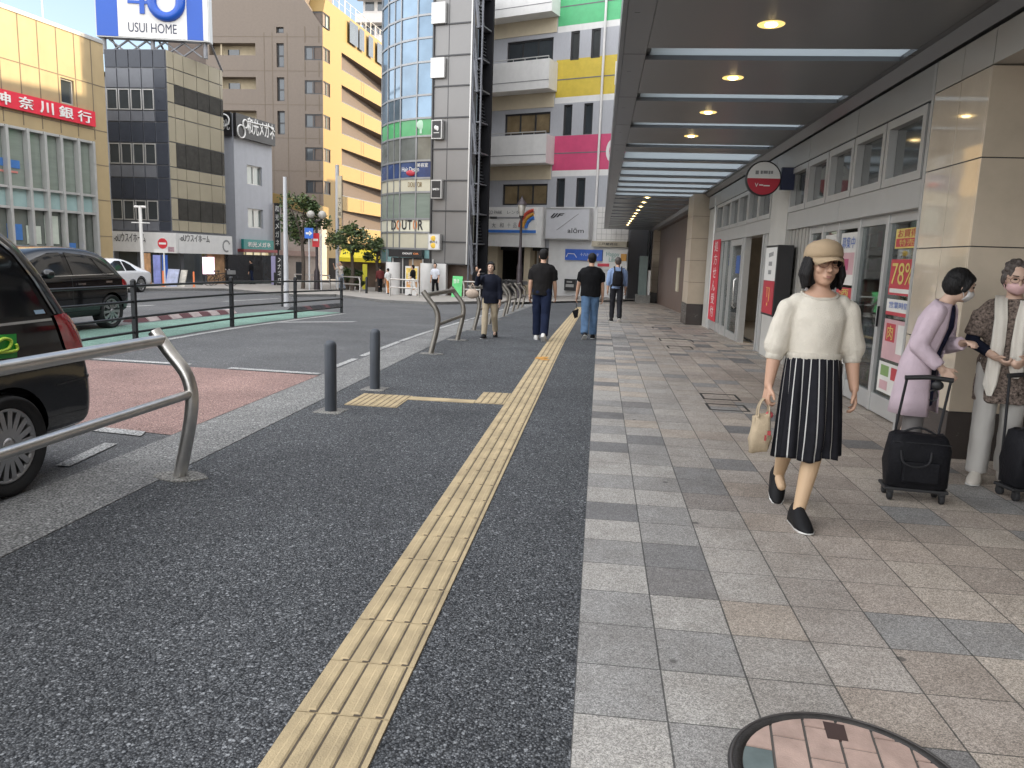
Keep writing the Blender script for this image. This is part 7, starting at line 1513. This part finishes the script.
# --- things they carry
def wpt(f, p, loc, rz): v = Matrix.Rotation(R(rz), 3, 'Z') @ Vector(p); return Vector(loc) + v
for t_, loc, rz in place_later: t_.location = loc; t_.rotation_euler = (0, 0, R(rz)); ORG[t_.name] = Vector(loc)
hw = wpt(W1, W1.wr[0] + (W1.wr[0] - W1.el[0]).normalized() * .085 * W1.k, (1.175, 4.27, 0), 180)
tb = thing('tote_bag', 'small beige tote bag with red marks carried by the woman in the cap', 'bag', (hw[0], hw[1], hw[2] - .3)); m_cv = M('canvas', (.44, .35, .235), .9, var=.14, vs=14, bump=.5, bs=150)
bx_, by_, bz_ = hw[0] - .005, hw[1], hw[2]; mb = MB(); rings = []
for z, w, d in ((-.292, .036, .024), (-.288, .050, .036), (-.22, .056, .046), (-.15, .050, .038), (-.088, .044, .024), (-.083, .042, .020)): rings.append([Vector((bx_ - .010 + w * math.copysign(abs(math.cos(a)) ** .6, math.cos(a)) + .006 * math.sin(5 * a + z * 40), by_ + d * math.copysign(abs(math.sin(a)) ** .6, math.sin(a)) + .005 * math.sin(3 * a + z * 60), bz_ + z + .012 * math.cos(a))) for a in np.linspace(0, 2 * math.pi, 33)[:-1]])
mb.loft(rings, 0, True, True); mb.build('sack', m_cv, tb)
for dy in (-.028, .028):
    mb = MB(); P_s = smooth([(bx_ - .034, by_ + dy, bz_ - .10), (bx_ - .030, by_ + dy * .6, bz_ - .04), (bx_ - .004, by_ + dy * .2, bz_ + .004), (bx_ + .022, by_ + dy * .6, bz_ - .04), (bx_ + .022, by_ + dy, bz_ - .10)]); mb.loft([[p + Vector((0, .009, 0)), p + Vector((.003, -.009, .002)), p + Vector((.0, -.009, .005)), p + Vector((-.003, .009, .003))] for p in P_s], 0, True, True); mb.build('strap', m_cv, tb)
mb = MB(); mb.box(None, bx_ + .018, bx_ + .036, by_ - .05, by_ - .047, bz_ - .19, bz_ - .165); mb.box(None, bx_ + .004, bx_ + .014, by_ - .052, by_ - .049, bz_ - .22, bz_ - .19); mb.build('print', M('bag_red', (.40, .06, .06), .7), tb)
mb = MB(); mb.ell((bx_ + .030, by_, bz_ - .085), (.022, .018, .02)); mb.build('red_cloth', M('cloth_red', (.55, .10, .11), .8), tb)
m_bag = M('black_nylon', (.011, .011, .013), .55, var=.25, vs=10, bump=.4, bs=60); m_btrim = M('bag_trim', (.03, .03, .032), .4)
def trolley(name, label, x, y, rz, w, h, d, hh, bend):
    t = thing(name, label, 'shopping trolley', (0, 0, 0)); ORG[t.name] = Vector((0, 0, 0))
    rings = []
    for z, a, b in ((.085, .92, .90), (.10, 1.0, 1.0), (.10 + h * .4, 1.04, 1.12), (.10 + h * .75, 1.0, 1.05), (.10 + h * .95, .92, .85), (.10 + h, .80, .55)): rings.append([Vector((w / 2 * a * math.copysign(abs(math.cos(q)) ** .45, math.cos(q)) + .006 * math.sin(4 * q + z * 30), d / 2 * b * math.copysign(abs(math.sin(q)) ** .45, math.sin(q)), z + .008 * math.sin(3 * q + 1) * (z > .2))) for q in np.linspace(0, 2 * math.pi, 41)[:-1]])
    mb = MB(); mb.loft(rings, 0, True, True); b = mb.build('bag', m_bag, t)
    mb = MB(); mb.box(None, -w * .30, w * .30, -d / 2 * 1.12 - .022, -d / 2 * 1.0, .13, .10 + h * .52); mb.build('front_pocket', m_bag, b, bev=.01)
    mb = MB(); mb.tube([(-w * .47, -d * .40, .10 + h * .86), (0, -d * .52, .10 + h * .88), (w * .47, -d * .40, .10 + h * .86)], .004, 0, 6); mb.build('zip', m_btrim, b)
    for s in (-1, 1):
        mb = MB(); mb.tube(smooth([(s * w * .10 - .085, -d * .56, .10 + h * .72), (s * w * .10 - .07, -d * .64, .10 + h * .50), (s * w * .10, -d * .68, .10 + h * .42), (s * w * .10 + .07, -d * .64, .10 + h * .50), (s * w * .10 + .085, -d * .56, .10 + h * .72)]), .007, 0, 8) if s < 0 else mb.tube(smooth([(-.12, d * .1, .10 + h * .95), (0, d * .05, .10 + h * 1.12), (.12, d * .1, .10 + h * .95)]), .007, 0, 8); mb.build('carry_handle', m_btrim, b)
    mb = MB(); mb.box(None, -w * .52, w * .52, -d * .42, d * .48, .062, .082); mb.build('base_frame', m_plast, t, bev=.006)
    for sx in (-1, 1):
        for sy in (-1, 1):
            wl = MB(); wl.lathe((sx * w * .42, sy * d * .36, .030), [(.001, -.013), (.026, -.013), (.030, -.009), (.030, .009), (.026, .013), (.001, .013)], 0, 18, axis='x'); o = wl.build('caster', m_tyre, t); fk = MB(); fk.box(None, sx * w * .42 - .017, sx * w * .42 + .017, sy * d * .36 - .012, sy * d * .36 + .018, .045, .066); fk.build('fork', m_plast, o)
    for s in (-1, 1):
        mb = MB(); mb.tube([(s * w * .36, d * .55, .08), (s * w * .36 + bend * .4, d * .60, hh * .6), (s * w * .36 + bend, d * .62, hh)], .0085, 0, 8); mb.build('handle_tube', m_btrim, t)
    mb = MB(); mb.tube([(-w * .36 + bend - .012, d * .62, hh), (bend, d * .62, hh + .012), (w * .36 + bend + .012, d * .62, hh)], .015, 0, 10); mb.build('grip', m_plast, t)
    mb = MB(); mb.ell((bend + .05, d * .62 - .01, hh - .035), (.035, .02, .03)); mb.tube([(bend + .03 + .028 * math.cos(a), d * .58, hh - .10 + .034 * math.sin(a)) for a in np.linspace(-2.2, 2.4, 12)], .0045, 0, 6); mb.build('bag_hook', m_plast, t)
    t.location = (x, y, 0); t.rotation_euler = (0, 0, R(rz)); return t
tr1 = trolley('shopping_trolley', 'black shopping trolley bag with a raised handle held by the woman in the lilac cardigan', 1.99, 4.80, -7, .345, .31, .20, .735, .05)
tr2 = trolley('shopping_trolley', 'black shopping trolley with a red packet in its pocket, at the right edge', 2.76, 4.98, 10, .33, .34, .20, .76, -.02)
mb = MB(); mb.ell((-.10, -.135, .37), (.03, .022, .022)); mb.build('packet_red', M('packet_red', (.45, .09, .05), .5), tr2); mb = MB(); mb.ell((-.115, -.14, .27), (.05, .018, .05)); mb.build('packet_tan', M('packet_tan', (.42, .34, .22), .6, var=.4, vs=30), tr2)
mb = MB(); mb.box(None, .150, .168, -.06, .0, .30, .34); mb.build('tag', M('tag_tan', (.35, .25, .15), .6), tr1)
hp = wpt(f5, f5.wr[1] + (f5.wr[1] - f5.el[1]).normalized() * .12, (-.16, 14.05, gz(14)), 4); t = thing('pouch', 'small black pouch hanging from the hand of the man in jeans', 'bag', tuple(hp)); mb = MB()
mb.prism([hp + Vector(p) for p in ((-.06, -.03, -.16), (-.01, -.035, -.30), (.05, -.03, -.27), (.06, -.03, -.12))], [hp + Vector(p) for p in ((-.05, .03, -.16), (-.01, .03, -.29), (.05, .03, -.26), (.05, .03, -.12))]); mb.build('pocket', m_bag, t, bev=.012); mb = MB(); mb.tube([hp + Vector((0, 0, .0)), hp + Vector((.03, 0, -.13))], .006, 0, 6); mb.build('wrist_strap', m_btrim, t)
L6 = (.45, 20.4, gz(20.4)); t = thing('backpack', 'black backpack on the back of the man in the light blue shirt', 'backpack', wpt(f6, (0, -.2, f6.Z(1.1)), L6, 2)); mb = MB()
ringl(mb, [(0, -.205 * f6.k, f6.Z(z), rx, ry) for z, rx, ry in ((.90, .11, .06), (.93, .135, .085), (1.05, .14, .10), (1.2, .13, .085), (1.27, .10, .05))], 24, ex=3); mb.v = [wpt(f6, v, L6, 2) for v in mb.v]; b = mb.build('main_pocket', m_bag, t); mb = MB(); ringl(mb, [(0, -.29 * f6.k, f6.Z(z), rx, .03) for z, rx in ((.94, .09), (1.0, .105), (1.08, .095))], 20, ex=3); mb.v = [wpt(f6, v, L6, 2) for v in mb.v]; mb.build('front_pocket', m_bag, t)
for sd in (1, -1): mb = MB(); mb.tube([wpt(f6, p, L6, 2) for p in smooth([(sd * .09, -.15, f6.Z(1.24)), (sd * .095, -.06, f6.Z(1.37)), (sd * .10, .07, f6.Z(1.33)), (sd * .11, .13, f6.Z(1.18)), (sd * .13, .05, f6.Z(1.0)), (sd * .12, -.14, f6.Z(.95))])], .016, 0, 8); mb.build('shoulder_strap', m_btrim, t)
L7 = (-1.90, 13.3, gz(13.3)); p = wpt(f7, f7.el[0] + Vector((.05, .05, -.16)), L7, 178); t = thing('handbag', 'pale beige handbag on the arm of the woman in the navy jacket', 'bag', tuple(p)); mb = MB(); mb.ell(p + Vector((-.02, 0, -.02)), (.115, .06, .085)); mb.build('body', M('bag_beige', (.42, .33, .26), .7, var=.2, vs=14), t); mb = MB(); mb.tube(smooth([p + Vector((-.08, 0, .03)), p + Vector((-.02, 0, .15)), p + Vector((.04, 0, .03))]), .007, 0, 6); mb.build('strap', M('bag_beige', (.42, .33, .26)), t)

for n_ in ('skirt_black', 'black_cotton', 'navy_cotton', 'charcoal_tee', 'black_tee', 'navy_jacket', 'dress_navy', 'black_sleeve', 'dark_trousers', 'black_nylon', 'vest_pattern', 'washed_denim', 'maroon_top', 'grey_trousers', 'bag_trim', 'black_shoe', 'skirt_stripe'):
    MATS[n_].node_tree.nodes['Principled BSDF'].inputs['Specular IOR Level'].default_value = .10
for n_ in ('hair_black', 'hair_greyed'): MATS[n_].node_tree.nodes['Principled BSDF'].inputs['Specular IOR Level'].default_value = .22
# ------------------------------------------------------------------ sky, sun, camera
SUN_EL, SUN_AZ = R(19), 12.                     # azimuth in degrees from +X (over the station roof) toward +Y
w = bpy.data.worlds.new('World'); SC.world = w; w.use_nodes = True; nt = w.node_tree; N = nt.nodes; L = nt.links
bg = N['Background']; sk = N.new('ShaderNodeTexSky'); sk.sky_type = 'NISHITA'; sk.sun_disc = False; sk.sun_elevation = SUN_EL; sk.sun_rotation = R(90 - SUN_AZ)
sk.air_density = 1.0; sk.dust_density = 2.0; sk.ozone_density = 1.
tc = N.new('ShaderNodeTexCoord'); mp = N.new('ShaderNodeMapping'); mp.inputs['Scale'].default_value = (1, 1, 2.6); L.new(tc.outputs['Generated'], mp.inputs['Vector'])
nz = N.new('ShaderNodeTexNoise'); nz.inputs['Scale'].default_value = 2.3; nz.inputs['Detail'].default_value = 9; nz.inputs['Roughness'].default_value = .55; L.new(mp.outputs['Vector'], nz.inputs['Vector'])
cl = ramp(nt, nz.outputs['Fac'], [(.38, (.35,) * 3), (.66, (.95,) * 3)])
# bright unseen clouds add skylight; thinned out over the far left street end
dt = N.new('ShaderNodeVectorMath'); dt.operation = 'DOT_PRODUCT'; L.new(tc.outputs['Generated'], dt.inputs[0]); dt.inputs[1].default_value = (-.35, .85, .40)
cl = mixc(nt, 1., cl, ramp(nt, dt.outputs['Value'], [(.55, (1, 1, 1)), (.9, (.0, .0, .0))]), 'MULTIPLY')
hs = N.new('ShaderNodeHueSaturation'); hs.inputs['Saturation'].default_value = .8; L.new(sk.outputs[0], hs.inputs['Color'])
mixs = mixc(nt, cl, hs.outputs[0], (14.2, 14.2, 14.4)); L.new(mixs, bg.inputs[0]); bg.inputs[1].default_value = .08
sd = bpy.data.lights.new('sun', 'SUN'); sd.energy = 2.0; sd.angle = R(.6); sd.color = (1, .80, .52)
so = bpy.data.objects.new('sun', sd); COL.objects.link(so)
az = R(SUN_AZ); d = Vector((math.cos(SUN_EL) * math.cos(az), math.cos(SUN_EL) * math.sin(az), math.sin(SUN_EL)))
so.rotation_euler = d.to_track_quat('Z', 'Y').to_euler(); so.location = (30, 10, 40)
cd = bpy.data.cameras.new('camera'); cd.lens = FPX / 1024 * 36; cd.sensor_width = 36; cd.clip_start = .05; cd.clip_end = 1500
co = bpy.data.objects.new('camera', cd); COL.objects.link(co); m4 = Matrix([list(ROT[i]) + [CPOS[i]] for i in range(3)] + [[0, 0, 0, 1]]); co.matrix_world = m4; SC.camera = co
SC.view_settings.view_transform = 'Standard'; SC.view_settings.look = 'None'; SC.view_settings.exposure = 2.05; SC.view_settings.gamma = 1
SC.cycles.max_bounces = 8; SC.cycles.transparent_max_bounces = 12; SC.cycles.use_denoising = True; SC.cycles.sample_clamp_indirect = 8; SC.cycles.caustics_reflective = False; SC.cycles.caustics_refractive = False
